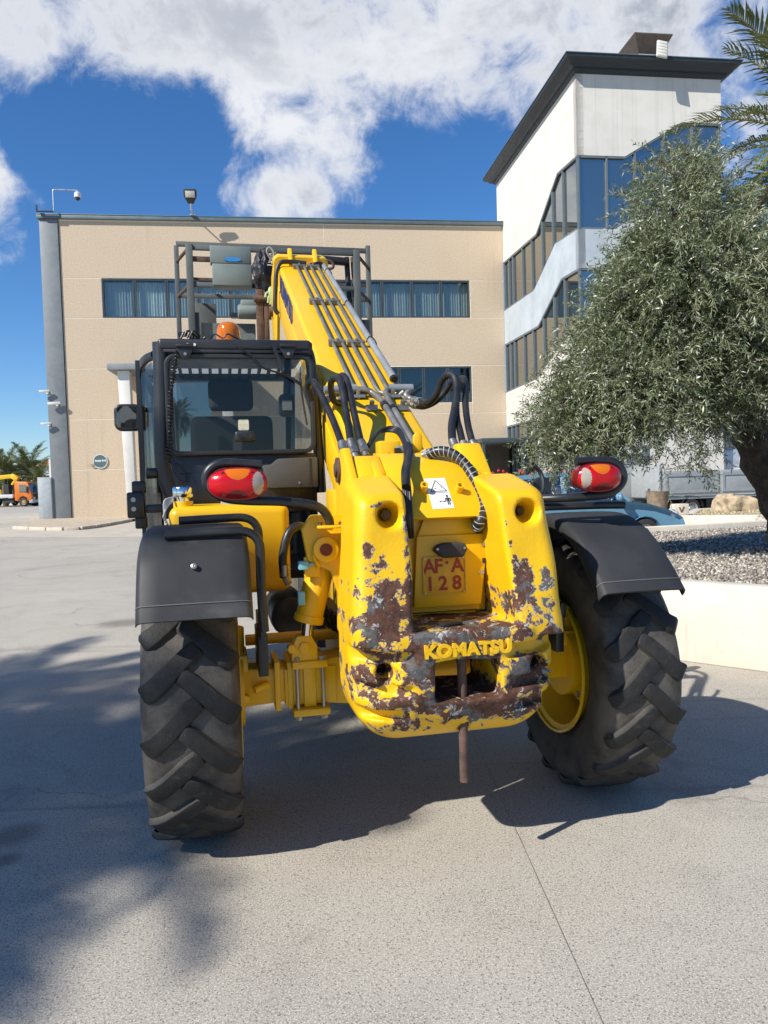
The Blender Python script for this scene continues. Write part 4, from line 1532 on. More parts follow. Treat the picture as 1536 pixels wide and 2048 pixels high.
otp = gnd(6, 1014, ZL)
ot = cab_truck("orange_truck", "orange cab truck carrying a folded yellow lift boom at far left", (otp.x - .55, otp.y, ZL), math.radians(-4), (.62, .16, .015), False)
ot.location.x = on_plane(58, 1000, (0, otp.y, 0), (0, 1, 0)).x - .9
ot.scale = (1.12, 1.12, 1.12)
MB().bx((-4.6, -1.15, .95), (-.25, 1.15, 1.3)).build("flat_bed", M_tw, ot, bevel=.03)
yb = pm("far_yellow", (.72, .44, .01), .4, var=.05)
MB().beam((-6.5, -.3, 2.75), (-.55, -.3, 3.2), .4, .42).beam((-.7, -.3, 3.25), (-.05, -.3, 2.85), .5, .5).beam((-.2, -.3, 2.95), (-.75, -.3, 2.3), .25, .2).build("lift_boom", yb, ot, bevel=.03)
MB().bx((-1.6, -.4, 1.3), (-1.1, .3, 2.4)).build("turret", M_black, ot)
MB().bx((-2.9, -1.16, .3), (-2.3, -1.1, .9)).build("ladder", M_steelrim, ot)
MB().lathe([(.2, 1.3), (.04, 1.85), (0, 1.86)], 10, (-1.75, -.8, 0)).build("cone", yb, ot)
wtx = on_plane(88, 1000, (0, otp.y + 5.5, 0), (0, 1, 0)).x
cab_truck("white_truck", "white cab truck parked just behind the orange truck", (wtx - 1.1, otp.y + 5.5, ZL), math.radians(-4), (.66, .67, .66), True)
# flat trailer with a red lamp
fp = on_plane(100, 1020, (0, 66, 0), (0, 1, 0))
ft_ = thing("flat_trailer", "rear of a low flat trailer with one red lamp beside the grey cabinet", "trailer", (fp.x, 66, -.27), .3)
MB().bx((-.75, -1.1, .62), (3.2, 1.1, .80)).build("deck", M_tg, ft_)
MB().bx((-.6, -1.2, .40), (2.6, -1.1, .58)).build("light_bar", M_tw, ft_)
MB().bx((-.35, -1.23, .42), (.2, -1.2, .56)).build("rear_lamp", pm("far_red", (.5, .01, .03), .4), ft_)
for cx in (.9, 2.2):
    for sgn in (-1, 1):
        road_wheel(ft_, (cx, sgn * .9, .28), .28, .2, (0, sgn, 0), M_steelrim)
# low garden wall, villa
gw = thing("garden_wall", "pale garden wall behind the trucks at the far left", "wall", (-48, 98, ZL))
MB().bx((-14, -.1, 0), (14, .1, 1.9)).build("wall_run", M_white, gw, smooth=0)
MB().bx((-14, -.16, 1.9), (14, .16, 2.0)).build("wall_cap", M_kerb, gw, smooth=0)
vx0 = on_plane(90, 1000, (0, 112, 0), (0, 1, 0)).x
vl = thing("villa", "white villa with an arched porch and terracotta roof beyond the palms", "house", (vx0, 112, ZL))
ap = [(1.0 * math.cos(a), 3.0 + 1.0 * math.sin(a)) for a in np.linspace(0, PI, 14)]
ax0 = .75
MB().prism([(ax0 - 1.0, 0), (-3.5, 0), (-3.5, 5.2), (8, 5.2), (8, 0), (ax0 + 1.0, 0)] + [(ax0 + x, z) for x, z in ap], 'y', 0, .4).build("wall", M_white, vl, smooth=0)
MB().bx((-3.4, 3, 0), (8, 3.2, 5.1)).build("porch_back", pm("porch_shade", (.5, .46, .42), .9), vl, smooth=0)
MB().bx((-3.5, -.15, 5.2), (8.1, .4, 5.45)).build("eaves", M_white, vl, smooth=0)
M_terra = pm("terracotta", (.30, .13, .075), .85, var=.25, vs=3)
MB().add([(-4, -.7, 5.45), (8.5, -.7, 5.45), (8.5, 8, 5.45), (-4, 8, 5.45), (1, 3.6, 6.9), (5, 3.6, 6.9)], [(0, 1, 5, 4), (1, 2, 5), (2, 3, 4, 5), (3, 0, 4), (0, 3, 2, 1)]).build("roof", M_terra, vl, smooth=0)
# cream warehouse at the right behind the trees
whp = on_plane(1500, 900, (0, 40, 0), (0, 1, 0))
wh_ = thing("cream_warehouse", "plain cream building glimpsed behind the olive leaves at far right", "building", (whp.x - 3.2, 40, 0), math.radians(6))
MB().bx((-4.5, 0, 0), (16, 10, 9.2)).build("wall", pm("cream_wall", (.62, .57, .48), .9, var=.05, dirt=.2, ds=.5), wh_, smooth=0)
MB().bx((-4.8, -.3, 9.2), (16.3, 10.3, 9.5)).build("roof_edge", M_coping, wh_, smooth=0)
for k in range(3):
    wq = MB().bx((-2.8 + 4 * k, -.03, 5.2), (-.3 + 4 * k, .0, 6.8)).build("window", M_wframe, wh_, smooth=0)
    MB().bx((-2.7 + 4 * k, -.05, 5.3), (-.4 + 4 * k, -.03, 6.7)).build("pane", M_twin, wq, smooth=0)
# ================================================================== THE TELEHANDLER
_Lw, _Rw = gnd(392, 1662), gnd(1205, 1560)
O_ = (_Lw + _Rw) / 2
TH = math.atan2(_Rw.y - _Lw.y, _Rw.x - _Lw.x)
EX = Vector((math.cos(TH), math.sin(TH), 0))
EY = Vector((-math.sin(TH), math.cos(TH), 0))
EZ = Vector((0, 0, 1))


def toL(P):
    d = P - O_
    return Vector((d.dot(EX), d.dot(EY), d.z))


def toW(l):
    return O_ + EX * l[0] + EY * l[1] + EZ * l[2]


def Y(px, py, v):
    """survey point on the machine's own cross plane y = v"""
    return toL(on_plane(px, py, toW((0, v, 0)), EY))


def X(px, py, v):
    return toL(on_plane(px, py, toW((v, 0, 0)), EX))


def Z(px, py, v):
    return toL(on_plane(px, py, (0, 0, v), EZ))


mach = thing("telehandler", "large yellow telescopic handler with black cab and chipped cast counterweight", "telehandler", O_, TH)

YEL = (.80, .475, .006)


def yellow_paint(name, grime=.25):
    m = bpy.data.materials.new(name)
    t = NT(m)
    a = t.noise(3.0, 6, .6)
    b = t.noise(22, 6, .7, .3)
    c = t.mix(t.ss(a, .3, .7), YEL, (.77, .44, .006))
    c = t.mix(t.ss(t.noise(.9, 7, .68, .4), .46, .72, 0, .55), c, (.78, .52, .055))
    c = t.mix(t.ss(b, .60, .78, 0, grime), c, (.36, .21, .03))
    c = t.mix(t.ss(t.noise(5, 9, .75, .6), .60, .74, 0, .35), c, (.45, .33, .16))
    s1 = t.noise(1.0, 7, .7, .2, None, (18, 18, 1.2))
    c = t.mix(t.ss(s1, .58, .78, 0, grime * .9), c, (.50, .30, .03))
    ch = t.noise(42, 4, .7)
    c = t.mix(t.ss(ch, .735, .755, 0, .9), c, (.10, .045, .025))
    t.set(base=c, spec=.45, coat=.12, coatr=.25)
    t.set(rough=t.ss(a, .3, .7, .30, .46))
    t.bump(t.noise(90, 3, .6), .08, .002)
    return m


M_yel = yellow_paint("yellow_paint", .25)


def wear_paint():
    """thick yellow coat on cast iron: 'wear' marks where it has been knocked off down to filler, primer and rust"""
    m = bpy.data.materials.new("chipped_yellow_paint")
    t = NT(m)
    w0 = t.attr("wear")
    n1 = t.noise(11, 9, .70, .5)
    n2 = t.noise(38, 6, .7, .3)
    n3 = t.noise(7, 6, .62, .3)
    k = t.math('ADD', w0, t.math('MULTIPLY_ADD', n1, 1.9, -.95))
    k = t.math('ADD', k, t.math('MULTIPLY_ADD', n2, .8, -.40))
    a = t.noise(3.0, 6, .6)
    yel = t.mix(t.ss(a, .3, .7), YEL, (.77, .445, .008))
    sp = t.noise(1.4, 7, .7, .2, None, (9, 9, .8))
    yel = t.mix(t.ss(sp, .52, .78, 0, .35), yel, (.58, .37, .05))
    yel = t.mix(t.ss(t.noise(.9, 7, .68, .4), .46, .72, 0, .6), yel, (.78, .53, .07))
    yel = t.mix(t.ss(t.noise(24, 7, .75, .5), .64, .72, 0, .5), yel, (.42, .27, .08))
    rust = t.mix(t.ss(n2, .35, .65), (.050, .022, .014), (.125, .052, .030))
    rust = t.mix(t.ss(t.noise(120, 3, .7), .60, .72, 0, .5), rust, (.33, .27, .22))
    prim = t.mix(t.ss(n2, .4, .6), (.070, .068, .066), (.12, .115, .11))
    fill = t.mix(t.ss(n2, .4, .65), (.46, .45, .43), (.30, .29, .28))
    iron = t.mix(t.ss(n3, .53, .57), rust, prim)
    n4 = t.noise(16, 7, .7, .4)
    iron = t.mix(t.ss(n4, .585, .615), iron, fill)
    c = t.mix(t.ss(k, .44, .455), yel, fill)
    c = t.mix(t.ss(k, .475, .485), c, iron)
    worn = t.ss(k, .44, .47)
    t.set(base=c, spec=.4)
    t.set(rough=t.math('MULTIPLY_ADD', worn, .38, .38))
    h = t.math('ADD', t.math('MULTIPLY', worn, -1.3), t.math('MULTIPLY', t.noise(85, 4, .65), .85))
    h = t.math('ADD', h, t.math('MULTIPLY', n2, .25))
    t.bump(h, .6, .003)
    return m


M_wear = wear_paint()
M_blk = pm("cab_black", (.020, .021, .023), .42, var=.15, vs=3, dirt=.25, dcol=(.085, .075, .062), ds=2.2, coat=.1)
M_plast = pm("fender_plastic", (.034, .035, .037), .60, var=.18, vs=2.5, dirt=.55, dcol=(.11, .105, .098), ds=2.4, bump=.12, bs=240, bd=.001, spec=.3)
M_tubeblk = pm("black_tube", (.018, .019, .021), .38, var=.15, dirt=.3, dcol=(.08, .065, .05), ds=8)
M_hose = pm("hose_rubber", (.016, .016, .017), .42, var=.2, vs=10, dirt=.4, dcol=(.06, .055, .05), ds=14)
M_steel = pm("pipe_steel", (.24, .235, .22), .48, .55, var=.2, vs=8, dirt=.5, dcol=(.20, .17, .13), ds=9)
M_grey = pm("grey_tube_paint", (.27, .29, .30), .45, .2, var=.12, vs=4, dirt=.35, dcol=(.15, .14, .13))
M_fit = pm("fitting_zinc", (.36, .35, .32), .35, .8, var=.2, vs=20)
M_bolt = pm("bolt_zinc", (.42, .40, .36), .4, .8, var=.2)
M_rust = pm("rusty_iron", (.105, .062, .045), .8, .1, var=.4, vs=14, dirt=.5, dcol=(.20, .13, .10), ds=20, bump=.4, bs=80)
M_seat = pm("seat_fabric", (.03, .031, .034), .85, var=.15)


def part(mb, name, mat, parent=None, **kw):
    return mb.build(name, mat, parent or mach, **kw)


# ------------------------------------------------------------------ wheels
WR, WW = .592, .38


def tyre_mat():
    m = bpy.data.materials.new("tractor_tyre")
    t = NT(m)
    h = t.attr("lug")
    n1 = t.noise(7, 7, .65, .3)
    n2 = t.noise(40, 5, .7)
    lugc = t.mix(t.ss(n1, .35, .7), (.013, .013, .013), (.030, .0285, .027))
    lugc = t.mix(t.ss(n2, .66, .74, 0, .5), lugc, (.12, .115, .10))
    val = t.mix(t.ss(n1, .32, .66), (.036, .033, .029), (.105, .093, .078))
    c = t.mix(h, val, lugc)
    c = t.mix(t.ss(t.noise(1, 4, .7, .2, None, (120, 40, 40)), .68, .74, 0, .55), c, (.22, .21, .19))
    c = t.mix(t.ss(t.noise(13, 9, .75, .6), .56, .72, 0, .5), c, (.13, .115, .095))
    t.set(base=c, spec=.35)
    t.set(rough=t.math('MULTIPLY_ADD', n1, .25, .52))
    t.bump(t.math('ADD', n2, t.math('ADD', n1, t.math('MULTIPLY', t.noise(160, 3, .6), .4))), .45, .006)
    return m


M_tyre = tyre_mat()
M_rim = M_yel
# carcass profile: (lateral, radius) from inner bead to outer bead
prof_ = [(-.150, .315), (-.175, .36), (-.190, .43), (-.190, .50), (-.175, .540), (-.150, .560), (-.085, .568), (0, .570), (.085, .568), (.150, .560), (.175, .540), (.190, .50), (.190, .43), (.175, .36), (.150, .315)]
prof_ = [(x * .96, r) for x, r in prof_]
arc_ = np.concatenate(([0], np.cumsum([math.hypot(prof_[i + 1][0] - prof_[i][0], prof_[i + 1][1] - prof_[i][1]) for i in range(len(prof_) - 1)])))
mid_ = arc_[7]


def carc(s_):
    """point and outward normal on the carcass at lateral arc distance s_ from the crown"""
    q = mid_ + s_
    x = float(np.interp(q, arc_, [p[0] for p in prof_]))
    r = float(np.interp(q, arc_, [p[1] for p in prof_]))
    e = .012
    x1, r1 = float(np.interp(q + e, arc_, [p[0] for p in prof_])), float(np.interp(q + e, arc_, [p[1] for p in prof_]))
    x0, r0 = float(np.interp(q - e, arc_, [p[0] for p in prof_])), float(np.interp(q - e, arc_, [p[1] for p in prof_]))
    tx, tr = x1 - x0, r1 - r0
    ln = math.hypot(tx, tr)
    return x, r, -tr / ln, tx / ln


def build_tyre(parent, flip):
    """axis along local x, centre at origin; lugs in staggered chevrons"""
    V, Fc, lug = [], [], []
    nseg = 72
    for i in range(nseg):
        a = 2 * PI * i / nseg
        for (x, r) in prof_:
            V.append((x, r * math.sin(a), r * math.cos(a)))
            lug.append(0.0 if r > .44 else .55)
    k = len(prof_)
    for i in range(nseg):
        i2 = (i + 1) % nseg
        for j in range(k - 1):
            Fc.append((i * k + j, i * k + j + 1, i2 * k + j + 1, i2 * k + j))
    NL = 18
    steps = [(-.036, -.010), (-.022, -.006), (.012, .022), (.052, .062), (.092, .104), (.126, .134), (.146, .148), (.160, .155), (.172, .159)]
    rr = random.Random(3)
    for side in (-1, 1):
        for q in range(NL):
            a0 = 2 * PI * (q + (0 if side < 0 else .5)) / NL
            jit = [rr.uniform(-.003, .003) for _ in range(3)]
            ringv = []
            for n_, (s_, back) in enumerate(steps):
                x, r, nx, nr = carc(side * s_)
                u = n_ / (len(steps) - 1)
                hgt = (.020, .022, .023, .023, .023, .022, .021, .018, .012)[n_] + jit[0] * .4
                hw_top = (.031 + .010 * u) * (.70, .92, 1, 1, 1, 1, 1, .92, .62)[n_]
                hw_bot = hw_top + .009
                ang = a0 - (back / .6) * flip
                for (off, hh) in ((-hw_bot, -.006), (-hw_top, hgt), (hw_top, hgt), (hw_bot, -.006)):
                    # sideways along the tread, square to the lug's run
                    aa = ang + off * .86 / .6
                    xx = x + side * off * .45 * flip
                    rad = r + nr * hh
                    V.append((xx + nx * hh, rad * math.sin(aa), rad * math.cos(aa)))
                    lug.append(1.0 if hh > 0 else .25)
                ringv.append(len(V) - 4)
            for n_ in range(len(steps) - 1):
                b0, b1 = ringv[n_], ringv[n_ + 1]
                for e in range(3):
                    Fc.append((b0 + e, b0 + e + 1, b1 + e + 1, b1 + e))
            Fc.append((ringv[0], ringv[0] + 1, ringv[0] + 2, ringv[0] + 3))
            Fc.append((ringv[-1] + 3, ringv[-1] + 2, ringv[-1] + 1, ringv[-1]))
    me = bpy.data.meshes.new("tyre")
    me.from_pydata(V, [], Fc)
    at = me.attributes.new("lug", 'FLOAT', 'POINT')
    at.data.foreach_set('value', lug)
    bm = bmesh.new()
    bm.from_mesh(me)
    bmesh.ops.recalc_face_normals(bm, faces=bm.faces)
    # soften the edges of the lugs
    es = [e for e in bm.edges if len(e.link_faces) == 2 and e.calc_face_angle(0) > .75]
    bmesh.ops.bevel(bm, geom=es, offset=.0035, segments=2, profile=.5, affect='EDGES', clamp_overlap=True)
    bm.to_mesh(me)
    bm.free()
    me.polygons.foreach_set('use_smooth', [True] * len(me.polygons))
    me.set_sharp_from_angle(angle=math.radians(50))
    me.materials.append(M_tyre)
    o = bpy.data.objects.new("tyre", me)
    COL.objects.link(o)
    o.parent = parent
    return o


def build_wheel(loc, outer):
    """outer: +1 right side of the machine, -1 left"""
    wh = bpy.data.objects.new("wheel", None)
    COL.objects.link(wh)
    wh.parent = mach
    wh.location = loc
    build_tyre(wh, 1)
    o = outer
    rm_ = MB().lathe([(.325, -.185), (.335, -.19), (.335, -.175), (.300, -.165), (.290, -.10), (.275, -.06), (.275, .06), (.295, .10), (.305, .165), (.34, .175), (.34, .19), (.325, .185),
                      (.295, .172), (.28, .11), (.26, .05), (.25, .02), (.16, .03), (.12, .06), (0, .06)], 36, (0, 0, 0), (o, 0, 0))
    rm_.lathe([(.25, .005), (.22, -.02), (.13, -.02), (.13, -.10), (0, -.10)], 30, (0, 0, 0), (o, 0, 0))
    rim = part(rm_, "rim", M_yel, wh)
    nb = MB()
    for k in range(8):
        a = k * PI / 4 + .2
        p = Vector((.03 * o, .19 * math.cos(a), .19 * math.sin(a)))
        nb.cyl(p, p + Vector((.035 * o, 0, 0)), .016, 6)
        nb.cyl(p - Vector((.06 * o, 0, 0)), p - Vector((.02 * o, 0, 0)), .016, 6)
    part(nb, "wheel_nut", M_bolt, rim)
    return wh


build_wheel((-.945, .06, WR), -1)
build_wheel((.915, .06, WR), 1)
build_wheel((-.955, 2.75, WR), -1)
build_wheel((.955, 2.75, WR), 1)

# ------------------------------------------------------------------ counterweight (cast, modelled as a solid and skinned)
h_ = .0085
gx = np.arange(-.52, .53, h_)
gy = np.arange(-.80, .16, h_)
gz = np.arange(.47, 1.74, h_)
GX, GY, GZ = np.meshgrid(gx, gy, gz, indexing='ij')


def smax(a, b, k=.03):
    hh = np.clip(.5 + .5 * (a - b) / k, 0, 1)
    return b * (1 - hh) + a * hh + k * hh * (1 - hh)


def smin(a, b, k=.03):
    return -smax(-a, -b, k)


def rbox(cx, cy, cz, hx, hy, hz, r):
    qx, qy, qz = np.abs(GX - cx) - hx + r, np.abs(GY - cy) - hy + r, np.abs(GZ - cz) - hz + r
    return np.sqrt(np.maximum(qx, 0) ** 2 + np.maximum(qy, 0) ** 2 + np.maximum(qz, 0) ** 2) + np.minimum(np.maximum(qx, np.maximum(qy, qz)), 0) - r


CX0 = .020
# lower block with bowl-shaped underside
ax_ = np.abs(GX - CX0)
side = ax_ - (np.where(GX < CX0, .392, .432) - .05 * np.clip((GZ - .95) / .6, 0, 1.2))
rear_y = -.735 + .12 * np.clip((.74 - GZ) / .22, 0, 1) ** 2 + .02 * np.clip((GZ - .95) / .3, 0, 1)
rear_y = rear_y + .13 * np.clip((ax_ - .22) / .2, 0, 1.2) ** 2
rear = rear_y - GY
zb = .835 - .31 * np.sqrt(np.clip(1 - (np.clip(ax_ - .20, 0, .23) / .23) ** 2, 0, 1))
bot = zb - GZ
front = GY + .36
f = smax(side, rear, .09)
f = smax(f, bot * .8, .05)
f = smax(f, front, .03)
block = smax(f, GZ - .945, .022)
# cheeks
top = GZ - (1.60 - .0 * GY)
lean = (-.715 + .07 * np.clip((GZ - .95) / .45, 0, 1.6) + 1.3 * np.clip(GZ - 1.44, 0, 1) ** 1.5) - GY
lean = lean / 1.25
# shoulder falls towards the outside of the right cheek
chk = smax(smax(side, lean, .06), smax(front - .05, top, .04), .04)
chk = smax(chk, (GZ - 1.545) + .0 * GX + np.clip(-.22 - GY, 0, 1) * .25, .045)
nl = -.142
nr = .252 - .06 * np.clip((GZ - .95) / .6, 0, 1.3)
chk = np.maximum(chk, .90 - GZ)
left = smax(chk, GX - nl, .022)
right = smax(chk, nr - GX, .022)
cast = np.minimum(block, np.minimum(left, right))
# grooves on both flanks of the bumper
for (zc, dz, xi, dep) in ((.855, .026, .155, .055), (.735, .024, .165, .05), (.648, .022, .19, .045)):
    zc_ = zc - .10 * np.clip(.43 - ax_, 0, .3) * 0 + .04 * np.clip((ax_ - .2), 0, .3)
    inn = np.abs(GZ - zc_ + .15 * np.clip(-(GY - rear_y) + .02, -.1, .0)) - dz
    cut = smax(smax(inn, (xi - ax_), .02), (GY - rear_y) - dep * np.clip((ax_ - xi) / .08, 0, 1) , .015)
    cast = smax(cast, -cut, .012)
# pockets and eyes
for (px, py, r, dep, v) in ((775, 1350, .037, .16, -.715), (1082, 1330, .037, .16, -.70), (773, 1030, .034, .075, -.60), (1045, 1022, .034, .075, -.60)):
    p = Y(px, py, v)
    rad = np.sqrt((GX - p.x) ** 2 + (GZ - p.z) ** 2)
    rad = rad - .0 * GY
    fun = rad - r - .28 * np.clip(p.y + .02 - GY, -.06, .06)
    cast = smax(cast, -np.maximum(fun, GY - (p.y + dep)), .012)
hp_ = (Y(868, 1325, -.72), Y(1003, 1393, -.72))
hx0, hx1, hz1, hz0 = hp_[0].x, hp_[1].x, hp_[0].z, hp_[1].z
hit = rbox((hx0 + hx1) / 2, -.55, (hz0 + hz1) / 2, (hx1 - hx0) / 2, .36, (hz1 - hz0) / 2, .018)
cast = smax(cast, -hit, .012)
# through hole of the tow pin
pinp = Y(925, 1400, -.66)
cast = np.maximum(cast, -np.maximum(np.sqrt((GX - pinp.x) ** 2 + (GY - pinp.y) ** 2) - .022, GZ - .85))
# cast surface is never quite true
for fr_, am in ((2.0, .004),):
    cast = cast + am * np.sin(GX * 21 * fr_ / 2 + 1.3) * np.sin(GZ * 17 * fr_ / 2 + .4)


def surface_nets(F, x0, y0, z0, h):
    nx, ny, nz = F.shape
    neg = F < 0
    corners = [(i, j, k) for i in (0, 1) for j in (0, 1) for k in (0, 1)]
    sl = lambda A, c: A[c[0]:nx - 1 + c[0], c[1]:ny - 1 + c[1], c[2]:nz - 1 + c[2]]
    cnt = sum(sl(neg, c).astype(np.int8) for c in corners)
    act = (cnt > 0) & (cnt < 8)
    I, J, K = np.nonzero(act)
    idx = -np.ones(act.shape, np.int64)
    idx[I, J, K] = np.arange(len(I))
    acc = np.zeros((len(I), 3))
    num = np.zeros(len(I))
    for c in corners:
        for d in range(3):
            if c[d]:
                continue
            e = list(c)
            e[d] = 1
            a = F[I + c[0], J + c[1], K + c[2]]
            b = F[I + e[0], J + e[1], K + e[2]]
            m = (a < 0) != (b < 0)
            t = np.where(m, a / np.where(m, a - b, 1), 0)
            p = np.array(c, float)[None] + t[:, None] * (np.array(e) - np.array(c))[None]
            acc += p * m[:, None]
            num += m
    V = (acc / num[:, None] + np.stack((I, J, K), 1)) * h + np.array([x0, y0, z0])
    Q = []
    for d in range(3):
        a = [slice(None)] * 3
        b = [slice(None)] * 3
        a[d] = slice(0, -1)
        b[d] = slice(1, None)
        s0, s1 = neg[tuple(a)], neg[tuple(b)]
        ch_ = s0 != s1
        u, v = (d + 1) % 3, (d + 2) % 3
        P = np.stack(np.nonzero(ch_), 1)
        ok = (P[:, u] > 0) & (P[:, v] > 0) & (P[:, u] < F.shape[u] - 1) & (P[:, v] < F.shape[v] - 1)
        P = P[ok]
        fl_ = s0[tuple(P.T)]
        du, dv = np.zeros(3, int), np.zeros(3, int)
        du[u], dv[v] = 1, 1
        q = np.stack([idx[tuple((P - du - dv).T)], idx[tuple((P - dv).T)], idx[tuple(P.T)], idx[tuple((P - du).T)]], 1)
        q[~fl_] = q[~fl_][:, ::-1]
        Q.append(q)
    return V, np.vstack(Q)


Vc, Qc = surface_nets(cast, gx[0], gy[0], gz[0], h_)
cwt = np_mesh("counterweight", Vc, Qc, M_wear, mach)
cwt.data.polygons.foreach_set('use_smooth', [True] * len(cwt.data.polygons))
# where the coat has been knocked off (photo survey: centre, half extents, amount)
WEAR = [(768, 1225, 42, 85, 1.0), (745, 1180, 38, 30, .75), (822, 1200, 14, 75, 1.0), (820, 1060, 9, 40, .85), (818, 1120, 8, 30, .6), (800, 1250, 30, 30, .8), (722, 1190, 14, 30, .7), (770, 1295, 70, 20, .75),
        (935, 1272, 110, 17, 1.0), (1000, 1262, 50, 14, .9), (850, 1280, 50, 20, .9), (840, 1340, 50, 45, 1.0), (935, 1322, 90, 12, .85), (1050, 1345, 50, 50, 1.05), (940, 1408, 110, 24, 1.05), (850, 1400, 50, 30, .95), (1060, 1400, 40, 26, .9),
        (715, 1255, 20, 20, .6), (750, 1355, 60, 24, .8), (700, 1345, 14, 18, .6), (760, 1408, 55, 16, .72), (705, 1385, 16, 20, .55), (830, 1452, 90, 13, .75), (960, 1452, 60, 12, .5), (1000, 1425, 70, 22, .72), (1075, 1412, 30, 22, .75),
        (1055, 1190, 20, 62, .92), (1095, 1200, 20, 70, .78), (1038, 1140, 10, 30, .8), (1075, 1235, 34, 28, .72), (1095, 1270, 26, 22, .95), (1104, 1120, 8, 30, .6), (1045, 1260, 24, 20, .85), (1030, 1215, 10, 30, .7),
        (765, 1012, 24, 7, .75), (746, 1030, 10, 6, .62), (738, 1102, 9, 22, .68), (752, 1098, 7, 6, .6), (698, 1110, 6, 18, .6), (697, 1140, 6, 14, .6), (766, 1135, 6, 14, .55), (1022, 1040, 5, 26, .6), (1028, 1090, 5, 14, .55), (1092, 1060, 5, 8, .5), (1080, 1000, 5, 9, .45),
        (935, 1240, 70, 8, .55), (870, 1250, 30, 8, .6), (1010, 1240, 20, 8, .5), (815, 985, 5, 16, .5), (845, 1430, 40, 10, .6), (1098, 1350, 18, 22, .85)]
wv_ = np.full(len(Vc), -.12)
for (px, py, rx, ry, am) in WEAR:
    p, p2 = Y(px, py, -.70), Y(px + rx, py + ry, -.70)
    ex_, ez_ = abs(p2.x - p.x) * 1.15, abs(p2.z - p.z) * 1.15
    d = np.sqrt(((Vc[:, 0] - p.x) / ex_) ** 2 + ((Vc[:, 2] - p.z) / ez_) ** 2)
    am2 = am * .68
    wv_ = np.maximum(wv_, np.where(Vc[:, 1] < -.25, -.12 + (am2 + .12) * np.clip(1.5 - d * .95, 0, 1), -.12))
at = cwt.data.attributes.new("wear", 'FLOAT', 'POINT')
at.data.foreach_set('value', wv_.astype(np.float32))
# cast-on maker's letters
tp0, tp1 = Y(848, 1302, -.735), Y(1022, 1302, -.735)
M_let = M_wear
lt = text_obj("raised_lettering", "KOMATSU", .062, M_let, cwt, MXZ((tp0.x + tp1.x) / 2, -.728, (tp0.z + tp1.z) / 2 + .006), .016, .0035, 1.05, tp1.x - tp0.x)
at = lt.data.attributes.new("wear", 'FLOAT', 'POINT')
at.data.foreach_set('value', [-.05 + .35 * (mnoise.noise(v.co * 14) > .12) for v in lt.data.vertices])
for (px, py, v) in ((773, 1030, -.555), (1045, 1022, -.555)):
    p = Y(px, py, v)
    part(MB().cyl(p, p + Vector((0, .05, 0)), .022, 6).cyl(p - Vector((0, .004, 0)), p + Vector((0, .05, 0)), .012, 12), "eye_bolt", pm("old_bolt", (.16, .11, .035), .6, .4, var=.3, vs=30), cwt)
for (px, py, v) in ((775, 1352, -.60), (1082, 1332, -.60)):
    p = Y(px, py, v)
    part(MB().cyl(p + Vector((-.03, 0, .012)), p + Vector((.02, -.05, -.012)), .006, 8), "split_pin", M_bolt, cwt)
sp_ = Y(905, 1257, -.66)
part(MB().box((sp_.x, -.64, .955), (.085, .035, .012), Matrix.Rotation(.25, 3, 'Z')), "rubber_strip", M_hose, cwt, bevel=.002)

# tow pin: an iron rod standing loose in the hitch
pinb, pint = Y(925, 1563, pinp.y), Y(925, 1332, pinp.y)
tpn = thing("tow_pin", "rusty round iron rod hanging through the hitch opening of the counterweight", "rod", toW((pinp.x, pinp.y, pinb.z)), TH)
zt_ = hz1 + .03
MB().cyl((0, 0, 0), (.0, .0, zt_ - pinb.z), .0175, 16).build("rod", M_rust, tpn)
MB().lathe([(.0176, .30), (.022, .31), (.022, .325), (.0176, .335)], 16, (0, 0, zt_ - pinb.z - .36)).build("collar", M_rust, tpn)

# ------------------------------------------------------------------ frame, turret plates, rear cover
part(MB().bx((-.27, -.3, .62), (-.235, 3.2, 1.0)).bx((.235, -.3, .62), (.27, 3.2, 1.0)).bx((-.235, -.2, .66), (.235, 2.9, .72)).bx((-.2, .05, .72), (.2, .3, 1.2)), "chassis_frame", M_yel, bevel=.008)
plate = [(-.36, 1.50), (-.20, 1.635), (-.12, 1.635), (.10, 1.40), (.52, 1.10), (.52, .62), (-.05, .62), (-.36, .95)]
for sx in (-1, 1):
    x0 = -.305 if sx < 0 else .265
    part(MB().prism(plate, 'x', x0, x0 + .035), "turret_plate", M_yel, bevel=.008)
    part(MB().cyl((x0 - .012 if sx < 0 else x0 - .02, -.10, 1.545), (x0 + .05, -.10, 1.545), .055, 22).cyl((x0 - .02, -.10, 1.545), (x0 + .06, -.10, 1.545), .03, 16), "pivot_boss", M_rust if sx < 0 else M_yel)
# right turret shoulder seen behind the cheek
part(MB().prism([(-.34, 1.52), (-.22, 1.645), (-.16, 1.645), (-.02, 1.50), (-.02, 1.3), (-.34, 1.3)], 'x', .19, .30), "shoulder_plate", M_yel, bevel=.012)
part(MB().prism([(-.34, 1.52), (-.22, 1.60), (-.16, 1.60), (-.02, 1.50), (-.02, 1.3), (-.34, 1.3)], 'x', -.265, -.15), "shoulder_plate", M_yel, bevel=.012)

part(MB().prism([(-.38, .95), (-.38, 1.50), (-.25, 1.58), (.0, 1.45), (.0, .95)], 'x', .205, .245), "recess_wall", M_yel, bevel=.006)
part(MB().prism([(-.38, .95), (-.38, 1.50), (-.25, 1.58), (.0, 1.45), (.0, .95)], 'x', -.20, -.16), "recess_wall", M_yel, bevel=.006)
part(MB().bx((-.158, -.37, .93), (.203, .0, .95)), "recess_floor", M_yel)
